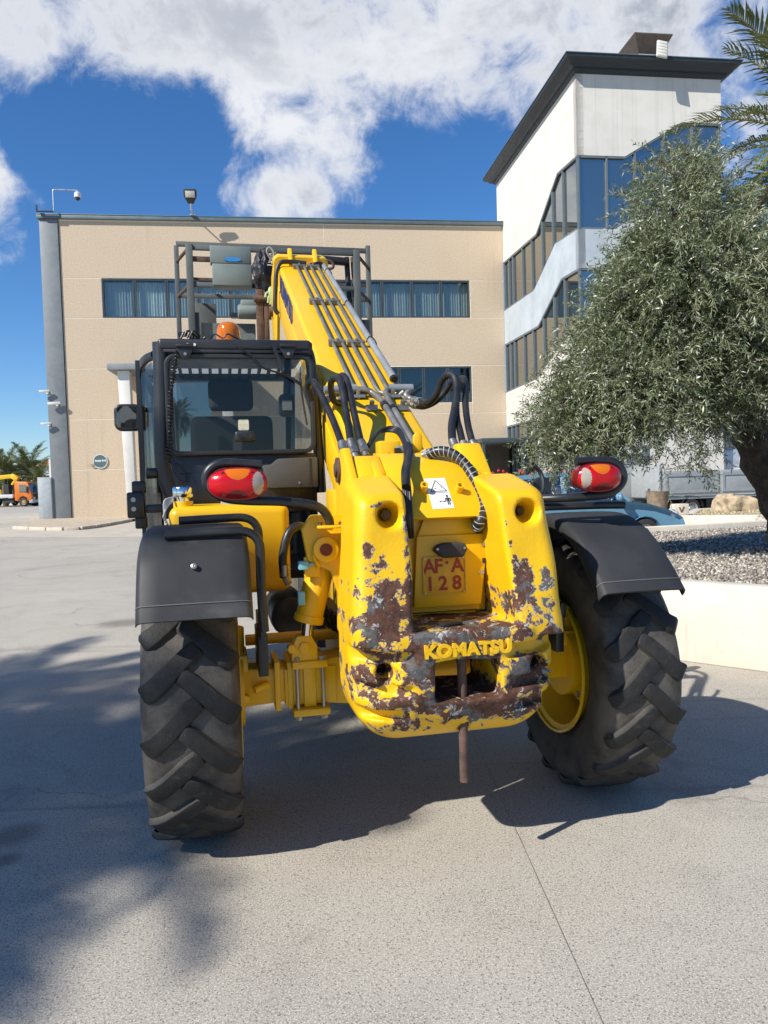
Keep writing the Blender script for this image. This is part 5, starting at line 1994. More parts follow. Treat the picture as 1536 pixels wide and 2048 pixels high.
# sloped cover with the warning sticker
cv = [(-.50, 1.345), (-.335, 1.535), (-.20, 1.605), (-.06, 1.615), (-.06, 1.59), (-.20, 1.58), (-.32, 1.515), (-.47, 1.335)]
cover = part(MB().prism(cv, 'x', -.15, .205), "sloped_cover", M_yel, bevel=.004)
nC = Vector((0, -(1.535 - 1.345), .165)).normalized()      # outward normal of the slope
c0 = Vector((0, -.50, 1.345))
uC = Vector((0, .165, .19)).normalized()


def cov(px, py, off=0.0):
    return toL(on_plane(px, py, toW(c0), (EX * nC.x + EY * nC.y + EZ * nC.z))) + nC * off


stk = [cov(848, 958), cov(889, 956), cov(909, 1016), cov(866, 1019)]
M_stk = pm("sticker_white", (.74, .74, .72), .4, var=.04, vs=20)
M_ink = pm("ink_black", (.02, .02, .022), .6)
stq = MB().add([p + nC * .0015 for p in stk] + [p + nC * .0005 for p in stk], [(0, 1, 2, 3), (7, 6, 5, 4), (0, 4, 5, 1), (1, 5, 6, 2), (2, 6, 7, 3), (3, 7, 4, 0)]).build("warning_sticker", M_stk, mach, smooth=0)


def stp(u, v, off=.0022):
    a = stk[0].lerp(stk[1], u)
    b = stk[3].lerp(stk[2], u)
    return a.lerp(b, v) + nC * off


pr = MB()
tri_ = [(.5, .08), (.90, .44), (.14, .44), (.5, .08)]
for a, b in zip(tri_[:-1], tri_[1:]):
    pr.beam(stp(*a), stp(*b), .0028, .0006, up=nC)
pr.beam(stp(.06, .49), stp(.96, .48), .0012, .0006, up=nC)
pr.beam(stp(.40, .78), stp(.68, .78), .0022, .0006, up=nC)
for (u, v, du) in ((.38, .78, 1), (.70, .78, -1)):
    pr.add([stp(u, v), stp(u + .08 * du, v - .03), stp(u + .08 * du, v + .03)], [(0, 1, 2)])
pr.beam(stp(.82, .66), stp(.82, .78), .010, .0006, up=nC)
for a, b in (((.78, .78), (.78, .89)), ((.86, .78), (.86, .89)), ((.73, .67), (.70, .78)), ((.91, .67), (.94, .78))):
    pr.beam(stp(*a), stp(*b), .0045, .0006, up=nC)
ctr = stp(.82, .61)
pr.add([ctr + (EXl * math.cos(k * PI / 5) + uC * math.sin(k * PI / 5)) * .0055 for EXl in (Vector((1, 0, 0)),) for k in range(10)], [tuple(range(10))])
for k in range(9):
    u, v = random.uniform(.34, .68), random.uniform(.28, .42)
    pr.beam(stp(u, v), stp(u + random.uniform(.02, .08), v + random.uniform(-.02, .02)), .0012, .0005, up=nC)
pr.build("pictogram", M_ink, stq, smooth=0)
for (px, py) in ((846, 980), (917, 981)):
    p = cov(px, py)
    part(MB().lathe([(.016, -.01), (.016, .035), (.010, .035), (.009, .0)], 14, p, nC), "stub_tube", M_yel)

# number plate carrier
zt, zb_ = 1.27, .985
pc_ = MB()
pc_.prism([(-.075, zb_), (-.055, zt), (.225, zt), (.235, 1.20), (.205, zb_)], 'y', -.435, -.42)
pc_.prism([(-.045, 0), (.195, 0)][:0] or [(-.05, zt - .002), (.195, zt - .002), (.165, zt + .075), (-.02, zt + .075)], 'y', -.425, -.41)
carrier = part(pc_, "plate_carrier", M_yel, bevel=.003)
for (px, py) in ((967, 1088), (963, 1144)):
    p = Y(px, py, -.437)
    part(MB().cyl(p, p - Vector((0, .012, 0)), .009, 6), "bolt", M_bolt, carrier)
part(MB().bx((.215, -.438, 1.15), (.24, -.41, 1.17)), "slot", M_ink, carrier)
part(MB().bx((-.14, -.40, .96), (.21, -.36, 1.34)), "back_plate", M_yel)
# plate lamp
lp = Y(898, 1099, -.45)
lpo = part(MB().prism([(x + lp.x, z + lp.z) for x, z in ((-.07, 0), (-.05, .022), (-.02, .028), (.05, .028), (.066, .018), (.07, 0), (.055, -.03), (-.03, -.032))], 'y', -.475, -.435), "plate_lamp", M_plast, bevel=.008, seg=3)
for dx in (-.055, .057):
    part(MB().cyl((lp.x + dx, -.478, lp.z + .006), (lp.x + dx, -.47, lp.z + .006), .005, 8), "screw", M_bolt, lpo)
# number plate
q_ = [Y(px, py, -.4385) for px, py in ((848, 1116), (934, 1113), (925, 1184), (846, 1187))]
pcx, pcz = sum(p.x for p in q_) / 4, sum(p.z for p in q_) / 4
M_plate = pm("plate_yellow", (.62, .34, .012), .5, var=.08, vs=30)
M_pred = pm("plate_red", (.30, .028, .012), .55, var=.15, vs=40)
npl = MB()
oo = [(x + pcx, z + pcz) for x, z in rrect(.178, .152, .008, 3)]
npl.prism(oo, 'y', -.440, -.4355)
nplate = part(npl, "number_plate", M_plate, bevel=.001)
rimr = MB()
ring(rimr, oo, [(x + pcx, z + pcz) for x, z in rrect(.170, .144, .006, 3)], 'y', -.4425, -.440)
part(rimr, "plate_edge", M_plate, nplate)
for ch_, dx, dz in (("A", -.062, .035), ("F", -.024, .035), ("A", .056, .035), ("1", -.060, -.035), ("2", -.006, -.035), ("8", .052, -.035)):
    text_obj("letter", ch_, .078, M_pred, nplate, MXZ(pcx + dx, -.4405, pcz + dz), .0012, .0018)
part(MB().cyl((pcx + .012, -.4425, pcz + .05), (pcx + .012, -.440, pcz + .05), .006, 12), "seal_dot", M_pred, nplate)
for dx in (-.08, .08):
    for dz in (-.068, .068):
        part(MB().cyl((pcx + dx, -.444, pcz + dz), (pcx + dx, -.440, pcz + dz), .004, 8), "rivet", M_bolt, nplate)

# ------------------------------------------------------------------ rear axle, steering, stabiliser cylinder
axm = MB()
axm.prism([(-.76, .545), (-.76, .715), (-.55, .70), (-.30, .74), (.30, .74), (.55, .70), (.76, .715), (.76, .545), (.55, .555), (.3, .52), (-.3, .52), (-.55, .555)], 'y', -.09, .09)
axle = part(axm, "rear_axle", M_yel, bevel=.015)
for sx in (-1, 1):
    part(MB().bx((sx * .60 - .012, -.115, .525), (sx * .60 + .012, .115, .735)).bx((sx * .545 - .012, -.11, .53), (sx * .545 + .012, .11, .73)), "axle_flange", M_yel, axle, bevel=.004)
    part(MB().cyl((sx * .76, 0, .62), (sx * .90, 0, .62), .14, 24).cyl((sx * .74, 0, .62), (sx * .79, 0, .62), .17, 24), "hub", M_yel, axle)
    part(MB().cyl((sx * .78, -.01, .76), (sx * .78, -.01, .88), .05, 16).bx((sx * .78 - .06, -.1, .70), (sx * .78 + .06, .1, .77)), "knuckle", M_yel, axle, bevel=.006)
part(MB().prism([(-.80, .63), (-.72, .60), (-.72, .57), (-.80, .60)], 'y', -.12, -.1).cyl((-.70, -.13, .63), (-.64, -.10, .64), .016), "steering_stop", M_yel, axle, bevel=.003)
part(MB().cyl((-.72, .2, .775), (.72, .2, .775), .026, 12), "tie_rod", M_yel, axle)
# clamp block with two long bolts
clx0, clx1 = Y(583, 1325, -.13).x, Y(655, 1325, -.13).x
clm = MB().bx((clx0, -.15, .705), (clx1, .10, .738))
clamp = part(clm, "clamp_plate", M_yel, bevel=.008)
part(MB().bx((clx0, -.15, .50), (clx1 + .005, .10, .532)), "clamp_plate", M_yel, clamp, bevel=.008)
part(MB().bx((clx0 + .05, -.12, .532), (clx1 - .05, -.08, .705)).bx((clx0 - .03, -.105, .54), (clx1 + .04, .09, .70)), "clamp_block", M_yel, clamp, bevel=.006)
for xx in (clx0 + .022, clx1 - .022):
    part(MB().cyl((xx, -.132, .49), (xx, -.132, .745), .0085, 10).cyl((xx, -.132, .738), (xx, -.132, .756), .016, 6).cyl((xx, -.132, .485), (xx, -.132, .50), .016, 6), "clamp_bolt", M_bolt, clamp)
pv = Y(608, 1294, -.12)
part(MB().prism([(pv.x - .055, .738), (pv.x + .055, .738), (pv.x + .055, .80), (pv.x + .03, .845), (pv.x - .03, .845), (pv.x - .055, .80)], 'y', -.14, -.08).cyl((pv.x, -.155, .795), (pv.x, -.07, .795), .028, 6).cyl((pv.x - .055, -.155, .795), (pv.x - .055, -.10, .795), .02, 6), "clevis", M_yel, clamp, bevel=.005)
cyt, cyb = Y(650, 1098, -.11), Y(617, 1240, -.11)
c2 = Y(613, 1285, -.11)
cylb = part(MB().cyl(cyt, cyb, .058, 26).cyl(cyb - (cyt - cyb) * .03, cyb + (cyt - cyb) * .08, .064, 26), "stabiliser_cylinder", M_yel, bevel=.006)
part(MB().cyl(cyb, c2, .027, 18), "piston_rod", M_chrome, cylb)
part(MB().bx((cyt.x - .10, -.19, 1.10), (cyt.x - .035, -.165, 1.185)).tube(spl([(cyt.x - .04, -.20, 1.14), (cyt.x - .06, -.21, 1.20), (cyt.x + .01, -.2, 1.22)], 5), .010, 8), "valve_block", M_yel, cylb, bevel=.004)
part(MB().bx((cyt.x - .125, -.215, 1.135), (cyt.x - .085, -.175, 1.17)).bx((cyt.x - .085, -.21, 1.15), (cyt.x - .06, -.18, 1.162)), "blue_cap", pm("cap_blue", (.16, .42, .55), .4), cylb, bevel=.004)
part(MB().bx((cyt.x - .13, -.19, .985), (cyt.x - .10, -.16, 1.04)), "blue_cap", MATS["cap_blue"], cylb, bevel=.004)
# bracket with the round pin boss, reaching from the frame to the lamp stand
b0 = Y(650, 1098, -.20)
bkt = [(b0.x - .095, 1.30), (b0.x - .055, 1.36), (b0.x + .11, 1.36), (b0.x + .17, 1.10), (b0.x + .19, .72), (b0.x + .14, .72), (b0.x + .02, 1.12), (b0.x - .075, 1.17)]
brk = part(MB().prism(bkt, 'y', -.20, -.165), "stabiliser_bracket", M_yel, bevel=.008)
part(MB().cyl((b0.x, -.235, b0.z), (b0.x, -.16, b0.z), .054, 26), "pin_boss", M_yel, brk, bevel=.006)
part(MB().cyl((b0.x, -.243, b0.z), (b0.x, -.235, b0.z), .026, 18), "pin", pm("rust_red", (.16, .03, .015), .7, var=.3), brk)
part(MB().prism([(b0.x + .10, 1.25), (b0.x + .17, 1.0), (b0.x + .20, .66), (b0.x + .26, .66), (b0.x + .26, 1.3)], 'y', -.18, .3), "side_frame", M_yel, brk, bevel=.006)
# dark drivetrain below
part(MB().cyl((-.22, .55, .80), (-.22, 1.3, .80), .14, 18).cyl((-.46, .7, .78), (-.46, 1.2, .78), .11, 18).bx((-.3, .9, .55), (.3, 1.9, 1.2)), "drivetrain", M_blk, bevel=.02)
hz_ = MB()
for k in range(5):
    a = Vector((-.42 + .025 * k, -.03 + .02 * k, .98 - .02 * k))
    hz_.tube(spl([a, a + Vector((.05, .08, -.12)), a + Vector((.14, .16, -.10)), a + Vector((.2, .4, .05))], 5), .011, 8)
part(hz_, "hose_loop", M_hose)
part(MB().tube(spl([Y(568, 1155, .05), Y(566, 1110, .05), Y(578, 1065, .06), Y(600, 1052, .1), Y(618, 1068, .2)], 7), .020, 10), "hydraulic_hose", M_hose)
part(MB().cyl(Y(569, 1130, .05), Y(570, 1152, .05), .024, 12).cyl(Y(570, 1152, .05), Y(578, 1168, .05), .018, 8), "hose_fitting", M_fit)

# ------------------------------------------------------------------ fuel tank
ftk = MB().bx((-1.055, .43, .955), (-.475, 1.2, 1.395))
tank = part(ftk, "fuel_tank", M_yel, bevel=.045, seg=4)
fc = Z(366, 1000, 1.40)
fc = Y(366, 1000, .52)
part(MB().lathe([(0, 1.38), (.048, 1.38), (.048, 1.42), (0, 1.42)], 20, (fc.x, .54, 0)), "filler_neck", M_yel, tank)
part(MB().lathe([(0, 1.42), (.032, 1.42), (.032, 1.435), (.046, 1.44), (.050, 1.45), (.050, 1.483), (.044, 1.492), (0, 1.494)], 24, (fc.x, .54, 0)), "filler_cap", M_chrome, tank)
c9 = Y(488, 1002, .62)
part(MB().lathe([(0, 1.39), (.115, 1.392), (.118, 1.41), (.10, 1.418), (0, 1.42)], 28, (c9.x, .66, 0)), "tank_lid", pm("worn_lid", (.30, .29, .27), .6, var=.25, vs=12), tank)
part(MB().bx((-.62, .5, 1.393), (-.5, .62, 1.402)), "tank_label", M_stk, tank)
rg_ = MB()
for k in range(5):
    rg_.tube(spl([(fc.x - .045, .50 + .006 * k, 1.425 + .004 * k), (fc.x - .07 - .004 * k, .47, 1.40 + .006 * k), (fc.x - .085, .45, 1.372 - .006 * k), (fc.x - .092 + .006 * k, .425, 1.345 - .01 * k)], 4), .0045, 5)
part(rg_, "rag", pm("rag_cloth", (.40, .44, .48), .9, var=.25), tank)

# ------------------------------------------------------------------ mudguards and their tube frames
for sx in (-1, 1):
    pp_ = [(.50, 1.10), (.38, 1.235), (.16, 1.318), (-.10, 1.326), (-.30, 1.306), (-.43, 1.245), (-.50, 1.15), (-.565, 1.02)]
    if sx > 0:
        pp_ = [(.48, 1.10), (.34, 1.225), (.14, 1.30), (-.05, 1.312), (-.20, 1.288), (-.34, 1.222), (-.47, 1.115), (-.565, 1.015)]
    P2 = [Vector((p[0], p[1], 0)) for p in spl([(a, b, 0) for a, b in pp_], 5)]
    fcx, fwd = (-.915, 1.0) if sx < 0 else (.868, .93)
    rows_ = []
    n_ = len(P2)
    sect = [(-.205, -.045), (-.203, -.03), (-.196, -.010), (-.18, 0), (-.12, .003), (-.05, .004), (.05, .004), (.12, .003), (.18, 0), (.196, -.010), (.203, -.03), (.205, -.045)]
    for i, p in enumerate(P2):
        t_ = (P2[min(i + 1, n_ - 1)] - P2[max(i - 1, 0)]).normalized()
        nn = Vector((t_.y, -t_.x, 0))
        if nn.y < 0 and i < n_ * .5:
            nn = -nn
        nn = Vector((t_.y, -t_.x, 0)) * (1 if Vector((t_.y, -t_.x, 0)).dot(Vector((p.x - 0, p.y - .6, 0))) > 0 else -1)
        wd = 1.0 + .04 * max(0, (i / n_ - .6))
        outer = [Vector((fcx + x * wd * fwd, p.x + nn.x * d, p.y + nn.y * d)) for x, d in sect]
        inner = [Vector((fcx + x * wd * fwd * .985, p.x + nn.x * (d - .010), p.y + nn.y * (d - .010))) for x, d in reversed(sect)]
        rows_.append(outer + inner)
    mg = MB().grid(rows_, closed=True)
    k_ = len(rows_[0])
    mg.add(rows_[0], [tuple(range(k_))]).add(rows_[-1], [tuple(range(k_ - 1, -1, -1))])
    fender = part(mg, "mudguard", M_plast, smooth=55)
    # raised hem near the lower edge
    hem = MB()
    e_ = [rows_[-3][j] for j in range(1, 11)]
    hem.tube([v + Vector((0, -.002, 0)) for v in e_], .0022, 6)
    part(hem, "hem", pm("worn_edge", (.13, .13, .13), .6), fender)
    if sx < 0:
        p = Y(388, 1132, -.48)
        part(MB().lathe([(0, -.01), (.012, -.01), (.011, .004), (.005, .006), (0, .002)], 14, (p.x, -.487, p.z), (0, -1, .5)), "bolt", M_bolt, fender)
    for (yy, xin, xout, zz, zlow) in (((-.36, .665, 1.02, 1.312, .92), (-.08, .655, .98, 1.352, .88)) if sx < 0 else ((-.21, .40, .98, 1.352, .98), (.10, .36, .95, 1.352, .95))):
        tb = MB().tube(spl([(sx * xout, yy, zz + .0), (sx * .80, yy, zz + .004), (sx * (xin + .05), yy, zz - .0), (sx * (xin + .006), yy, zz - .04), (sx * xin, yy, zz - .12), (sx * xin, yy, 1.05), (sx * (xin - .005), yy, zlow)], 6), .0175, 12)
        part(tb, "mudguard_bracket", M_tubeblk)
    part(MB().bx((sx * .66 - .012, -.24, .86), (sx * .66 + .012, .12, .93)).bx((sx * .66 - .02, -.20, .70), (sx * .66 + .02, .10, .87)), "bracket_plate", M_blk, bevel=.004)

# ------------------------------------------------------------------ tail lamps on bent tube brackets
M_redl = bpy.data.materials.new("red_lens")
_t = NT(M_redl)
_t.set(base=(.50, .003, .008), rough=.22, coat=.12, spec=.35)
_v = _t.voro(150)
_t.bump(_v, .12, .002)
M_ambl = bpy.data.materials.new("amber_lens_glass")
_t = NT(M_ambl)
_t.set(base=(.60, .14, .003), rough=.2, coat=.15)
_t.bump(_t.noise(1, 2, .5, 0, None, (260, 1, 1)), .15, .002)
M_clrl = bpy.data.materials.new("clear_lens")
_t = NT(M_clrl)
_t.set(base=(.36, .32, .26), rough=.10, coat=.6)
_t.bump(_t.noise(1, 2, .5, 0, None, (240, 1, 1)), .35, .002)
M_redd = pm("red_lens_dark", (.17, .006, .008), .25, var=.1, coat=.3)


def tail_lamp(c, a, b, mir):
    """oval lens split in red, amber and clear fields; mir=+1: clear field on the right"""
    root = part(MB().prism([(c.x + (a + .006) * math.copysign(abs(math.cos(t)) ** .84, math.cos(t)), c.z + (b + .006) * math.copysign(abs(math.sin(t)) ** .84, math.sin(t))) for t in np.linspace(0, 2 * PI, 48, endpoint=False)], 'y', c.y - .012, c.y + .045),
                "tail_lamp", M_redd, bevel=.004)
    nr, na = 20, 96
    flds = {"red_lens": (M_redl, MB()), "amber_lens": (M_ambl, MB()), "clear_lens": (M_clrl, MB()), "reflector": (M_redd, MB())}

    def pos(i, j):
        r = i / nr
        t = 2 * PI * j / na
        x = r * math.copysign(abs(math.cos(t)) ** .84, math.cos(t))
        z = r * math.copysign(abs(math.sin(t)) ** .84, math.sin(t))
        rr = (x * x + z * z)
        return x, z, Vector((c.x + a * x, c.y - .014 - .030 * max(0, 1 - r ** 3.2), c.z + b * z))
    for i in range(nr):
        for j in range(na):
            x, z, _ = pos(i + .5, j + .5)
            if ((x * mir - .70) / .20) ** 2 + (z / .76) ** 2 < 1:
                k = "clear_lens"
            elif ((x - .0) / .45) ** 2 + ((z - 1.08) / .82) ** 2 < 1:
                k = "amber_lens"
            elif ((x + .05 * mir) / .38) ** 2 + ((z + .95) / .55) ** 2 < 1:
                k = "reflector"
            else:
                k = "red_lens"
            flds[k][1].add([pos(i, j)[2], pos(i, j + 1)[2], pos(i + 1, j + 1)[2], pos(i + 1, j)[2]], [(0, 1, 2, 3)])
    for k, (m, mb) in flds.items():
        part(mb, k, m, root, smooth=60)
    for (x, z) in ((-.5, .72), (.5, .72), (-.5, -.72), (.5, -.72)):
        p = Vector((c.x + a * x * 1.0, c.y - .030, c.z + b * z))
        part(MB().cyl(p, p + Vector((0, .012, 0)), .006, 8), "screw", M_blk, root)
    return root


LY_ = -.36
tail_lamp(Y(475.5, 967.5, LY_), .109, .058, 1)
tail_lamp(Y(1196, 955, LY_ + .02), .101, .057, -1)
tb = [Y(px, py, y_) for px, py, y_ in ((660, 1050, -.27), (657, 1036, -.28), (642, 1017, -.29), (615, 1008, -.30), (560, 1003, -.31), (490, 1001, -.32), (445, 994, -.33), (417, 972, -.33), (413, 950, -.33), (426, 933, -.33), (450, 926, -.33), (490, 928, -.33), (523, 930, -.33))]
lb_ = part(MB().tube(spl(tb, 6), .0185, 12), "lamp_bracket", M_tubeblk)
fp2 = Y(660, 1050, -.27)
part(MB().bx((fp2.x - .055, -.31, fp2.z - .012), (fp2.x + .065, -.22, fp2.z)), "bracket_foot", M_yel, lb_, bevel=.004)
for dx in (-.04, .045):
    part(MB().cyl((fp2.x + dx, -.27, fp2.z), (fp2.x + dx, -.27, fp2.z + .012), .010, 6), "bolt", M_rust, lb_)
tb = [Y(px, py, y_) for px, py, y_ in ((1068, 998, -.20), (1120, 996, -.27), (1180, 992, -.30), (1215, 988, -.31), (1237, 975, -.31), (1247, 955, -.31), (1240, 934, -.31), (1222, 923, -.31), (1190, 921, -.31), (1152, 923, -.31))]
part(MB().tube(spl(tb, 6), .0185, 12), "lamp_bracket", M_tubeblk)

# ------------------------------------------------------------------ cab
YB = .92                                     # rear wall plane
cl, cr = Y(312, 800, YB).x, Y(632, 800, YB).x
zt_c = Y(470, 682, YB).z
wl, wr = Y(333, 800, YB).x, Y(626, 800, YB).x
wzt, wzb = Y(480, 712, YB).z, Y(480, 907, YB).z
cab = part(MB().bx((cl + .02, YB, 1.33), (cr - .01, YB + .06, wzb - .005)), "cab", M_blk, bevel=.01)
part(MB().bx((cl + .02, YB, wzt + .005), (cr - .01, YB + .06, zt_c)), "header", M_blk, cab, bevel=.01)
part(MB().bx((cl + .02, YB, wzb - .005), (wl - .004, YB + .06, wzt + .005)).bx((wr + .004, YB, wzb - .005), (cr - .01, YB + .06, wzt + .005)), "rear_wall", M_blk, cab)
# pillars
p_ = [Y(px, py, YB + .01) for px, py in ((318, 684), (320, 740), (321, 860), (324, 930), (332, 965), (345, 1000), (352, 1030))]
part(MB().tube(spl([p + Vector((.008, .02, 0)) for p in p_], 5), .046, 14), "pillar", M_blk, cab)
p_ = [Y(px, py, YB + .01) for px, py in ((612, 690), (622, 720), (630, 800), (638, 900), (644, 985))]
part(MB().tube(spl([p + Vector((0, .03, 0)) for p in p_], 5), .030, 14), "pillar", M_blk, cab)
# roof
part(MB().bx((cl + .02, YB - .02, zt_c - .055), (cr - .02, YB + .09, zt_c + .008)).bx((cl + .0, YB + .05, zt_c - .03), (cr - .02, 1.75, zt_c + .006)), "roof", M_blk, cab, bevel=.018, seg=3)
part(MB().bx((cl + .05, YB - .028, wzt + .012), (cr - .03, YB, wzt + .03)), "roof_ledge", M_blk, cab, bevel=.005)
# front skylight with guard bars
sk0, sk1 = (2.0, Y(480, 728, 2.0).z), (2.34, Y(480, 754, 2.34).z)
sk = MB()
for k in range(11):
    x = cl + .08 + (cr - cl - .18) * k / 10
    sk.beam((x, sk0[0], sk0[1]), (x, sk1[0], sk1[1]), .022, .022)
sk.beam((cl, sk0[0], sk0[1]), (cr, sk0[0], sk0[1]), .05, .05).beam((cl, sk1[0], sk1[1]), (cr, sk1[0], sk1[1]), .06, .06)
part(sk, "guard_bars", M_blk, cab, smooth=0)
M_cglass = glass_mat("cab_glass", .03, (.58, .60, .60), (.60, .64, .66), .03)
M_sglass = glass_mat("skylight_glass", .06, (.9, .9, .9), (.62, .64, .62), .03)
M_frost = bpy.data.materials.new("frosted_panel")
_t = NT(M_frost)
_t.set(base=_t.mix(_t.ss(_t.noise(9, 6, .7), .4, .7), (.50, .51, .49), (.34, .35, .33)), rough=.5)
_tr = _t.new("ShaderNodeBsdfTranslucent")
_tr.inputs['Color'].default_value = (.5, .52, .5, 1)
_mx = _t.new("ShaderNodeMixShader")
_mx.inputs[0].default_value = .75
_o = [n for n in _t.t.nodes if n.type == 'OUTPUT_MATERIAL'][0]
_t.link(_t.b.outputs[0], _mx.inputs[1])
_t.link(_tr.outputs[0], _mx.inputs[2])
_t.link(_mx.outputs[0], _o.inputs[0])
part(MB().add([(cl + .04, sk0[0] + .01, sk0[1] + .015), (cr - .04, sk0[0] + .01, sk0[1] + .015), (cr - .04, sk1[0] + .01, sk1[1] + .015), (cl + .04, sk1[0] + .01, sk1[1] + .015)], [(0, 1, 2, 3)]), "skylight", M_frost, cab, smooth=0)
part(MB().add([(cl + .04, 2.38, sk1[1] - .02), (cr - .04, 2.38, sk1[1] - .02), (cr - .04, 2.62, 1.45), (cl + .04, 2.62, 1.45)], [(0, 1, 2, 3)]), "windscreen", M_sglass, cab, smooth=0)
for xx in (cl - .02, cr):
    part(MB().beam((xx, 2.37, sk1[1]), (xx, 2.64, 1.42), .07, .07), "front_pillar", M_blk, cab)
part(MB().bx((cl, 2.35, .95), (cr, 2.66, 1.44)).bx((cl, .98, .95), (cr, 2.4, 1.0)), "cab_floor", M_blk, cab)
part(MB().bx((cr - .03, 1.0, 1.0), (cr - .0, 2.4, 1.62)), "inner_side_wall", M_blk, cab)
part(MB().add([(cr - .015, 1.05, 1.62), (cr - .015, 2.35, 1.62), (cr - .015, 2.3, zt_c - .08), (cr - .015, 1.05, zt_c - .03)], [(0, 1, 2, 3)]), "side_window", M_cglass, cab, smooth=0)
# rear window: sealed round-cornered pane in a black frame
wcx, wcz, ww_, wh2 = (wl + wr) / 2, (wzt + wzb) / 2, wr - wl, wzt - wzb
fr_ = MB()
ring(fr_, [(x + wcx, z + wcz) for x, z in rrect(ww_ + .012, wh2 + .012, .062, 6)], [(x + wcx, z + wcz) for x, z in rrect(ww_ - .035, wh2 - .035, .042, 6)], 'y', YB - .032, YB + .01)
rwin = part(fr_, "rear_window", M_blk, cab, bevel=.006)
part(MB().add([(x + wcx, YB - .017, z + wcz) for x, z in rrect(ww_ - .03, wh2 - .03, .045, 6)], [tuple(range(28))]), "pane", M_cglass, rwin, smooth=0)
for px in (370, 576):
    p = Y(px, 700, YB - .045)
    part(MB().prism([(p.x - .048, p.z + .018), (p.x + .048, p.z + .018), (p.x + .020, p.z - .045), (p.x - .020, p.z - .045)], 'y', YB - .05, YB - .034).cyl((p.x - .045, YB - .05, p.z + .022), (p.x + .045, YB - .05, p.z + .022), .012, 10), "hinge", M_blk, rwin, bevel=.003)
    part(MB().cyl((p.x, YB - .056, p.z - .022), (p.x, YB - .05, p.z - .022), .0085, 10), "screw", M_bolt, rwin)
p = Y(490, 873, YB - .03)
part(MB().bx((p.x - .055, YB - .055, p.z - .028), (p.x + .055, YB - .022, p.z + .028)), "latch", M_blk, rwin, bevel=.012, seg=3)
for dx in (-.026, .026):
    part(MB().cyl((p.x + dx, YB - .066, p.z), (p.x + dx, YB - .05, p.z), .013, 14), "knob", M_hose, rwin)
p = Y(487, 850, YB - .022)
part(MB().prism([(x + p.x, z + p.z) for x, z in rrect(.058, .058, .008, 3)], 'y', YB - .0235, YB - .0205), "sticker", pm("sticker_cream", (.55, .54, .40), .5, var=.2, vs=40), rwin)
p = Y(385, 960, YB)
part(MB().bx((p.x - .016, YB - .002, p.z - .016), (p.x + .016, YB + .001, p.z + .016)), "blue_sticker", M_stk, cab, smooth=0)
part(MB().bx((p.x - .0135, YB - .0035, p.z - .0135), (p.x + .0135, YB - .002, p.z + .0135)), "blue_print", pm("print_blue", (.03, .16, .45), .5), cab, smooth=0)
part(MB().beam((p.x - .008, YB - .0045, p.z - .008), (p.x + .008, YB - .0045, p.z + .008), .003, .004, up=(0, 1, 0)).bx((p.x - .0, YB - .005, p.z + .002), (p.x + .009, YB - .0035, p.z + .009)), "print_mark", M_stk, cab, smooth=0)
# duct box low on the right of the rear wall
d0, d1 = Y(535, 918, YB - .07), Y(636, 975, YB - .07)
dkt = part(MB().prism([(d0.x - .03, d0.z - .035), (d0.x + .02, d0.z - .03), (d0.x + .055, d0.z + .0), (d1.x, d0.z + .005), (d1.x, d1.z + .0), (d0.x + .0, d1.z + .005)], 'y', YB - .09, YB), "duct_cover", pm("duct_grey", (.060, .058, .054), .55, var=.15, dirt=.4, dcol=(.11, .1, .09)), cab, bevel=.008)
part(MB().cyl((d1.x - .105, YB - .096, d1.z + .03), (d1.x - .105, YB - .09, d1.z + .03), .006, 8), "screw", M_bolt, dkt)
part(MB().bx((d1.x - .045, YB - .094, d1.z + .004), (d1.x - .038, YB - .09, d0.z)), "seam", M_blk, dkt)
part(MB().bx((cl + .1, YB - .01, 1.36), (cr - .02, YB + .05, wzb - .10)), "lower_panel", M_blk, cab, bevel=.012)
# wipers
part(MB().beam(Y(546, 690, YB - .06), Y(566, 745, YB - .06), .022, .016).tube([Y(566, 745, YB - .06), Y(602, 770, YB - .05)], .007, 6), "wiper_arm", M_blk, cab)
part(MB().tube(spl([Y(600, 745, YB - .035), Y(604, 790, YB - .035), Y(614, 850, YB - .035)], 4), .006, 6), "wiper_blade", M_hose, cab)
part(MB().tube(spl([Y(472, 694, YB - .05), Y(500, 708, YB - .05), Y(525, 735, YB - .05), Y(565, 748, YB - .05), Y(600, 765, YB - .045)], 6), .0055, 6), "washer_hose", M_hose, cab)
# coiled lead down the left side
cz_ = []
for k in range(220):
    u = k / 219
    base_ = Y(352 - 26 * u if u < .35 else 343 - 6 * u, 700 + 225 * u, YB - .05)
    cz_.append(base_ + Vector((.013 * math.cos(k * .9) * (.5 + .6 * math.sin(u * 9) ** 2), .012 * math.sin(k * .9), 0)))
part(MB().tube(cz_, .0042, 6), "coiled_lead", M_hose, cab)
part(MB().tube(spl([Y(340, 925, YB - .04), Y(348, 945, YB - .06), Y(365, 965, YB - .05), Y(372, 957, YB - .04), Y(362, 935, YB - .04), Y(350, 925, YB - .03)], 6), .0045, 6), "lead_loop", M_hose, cab)
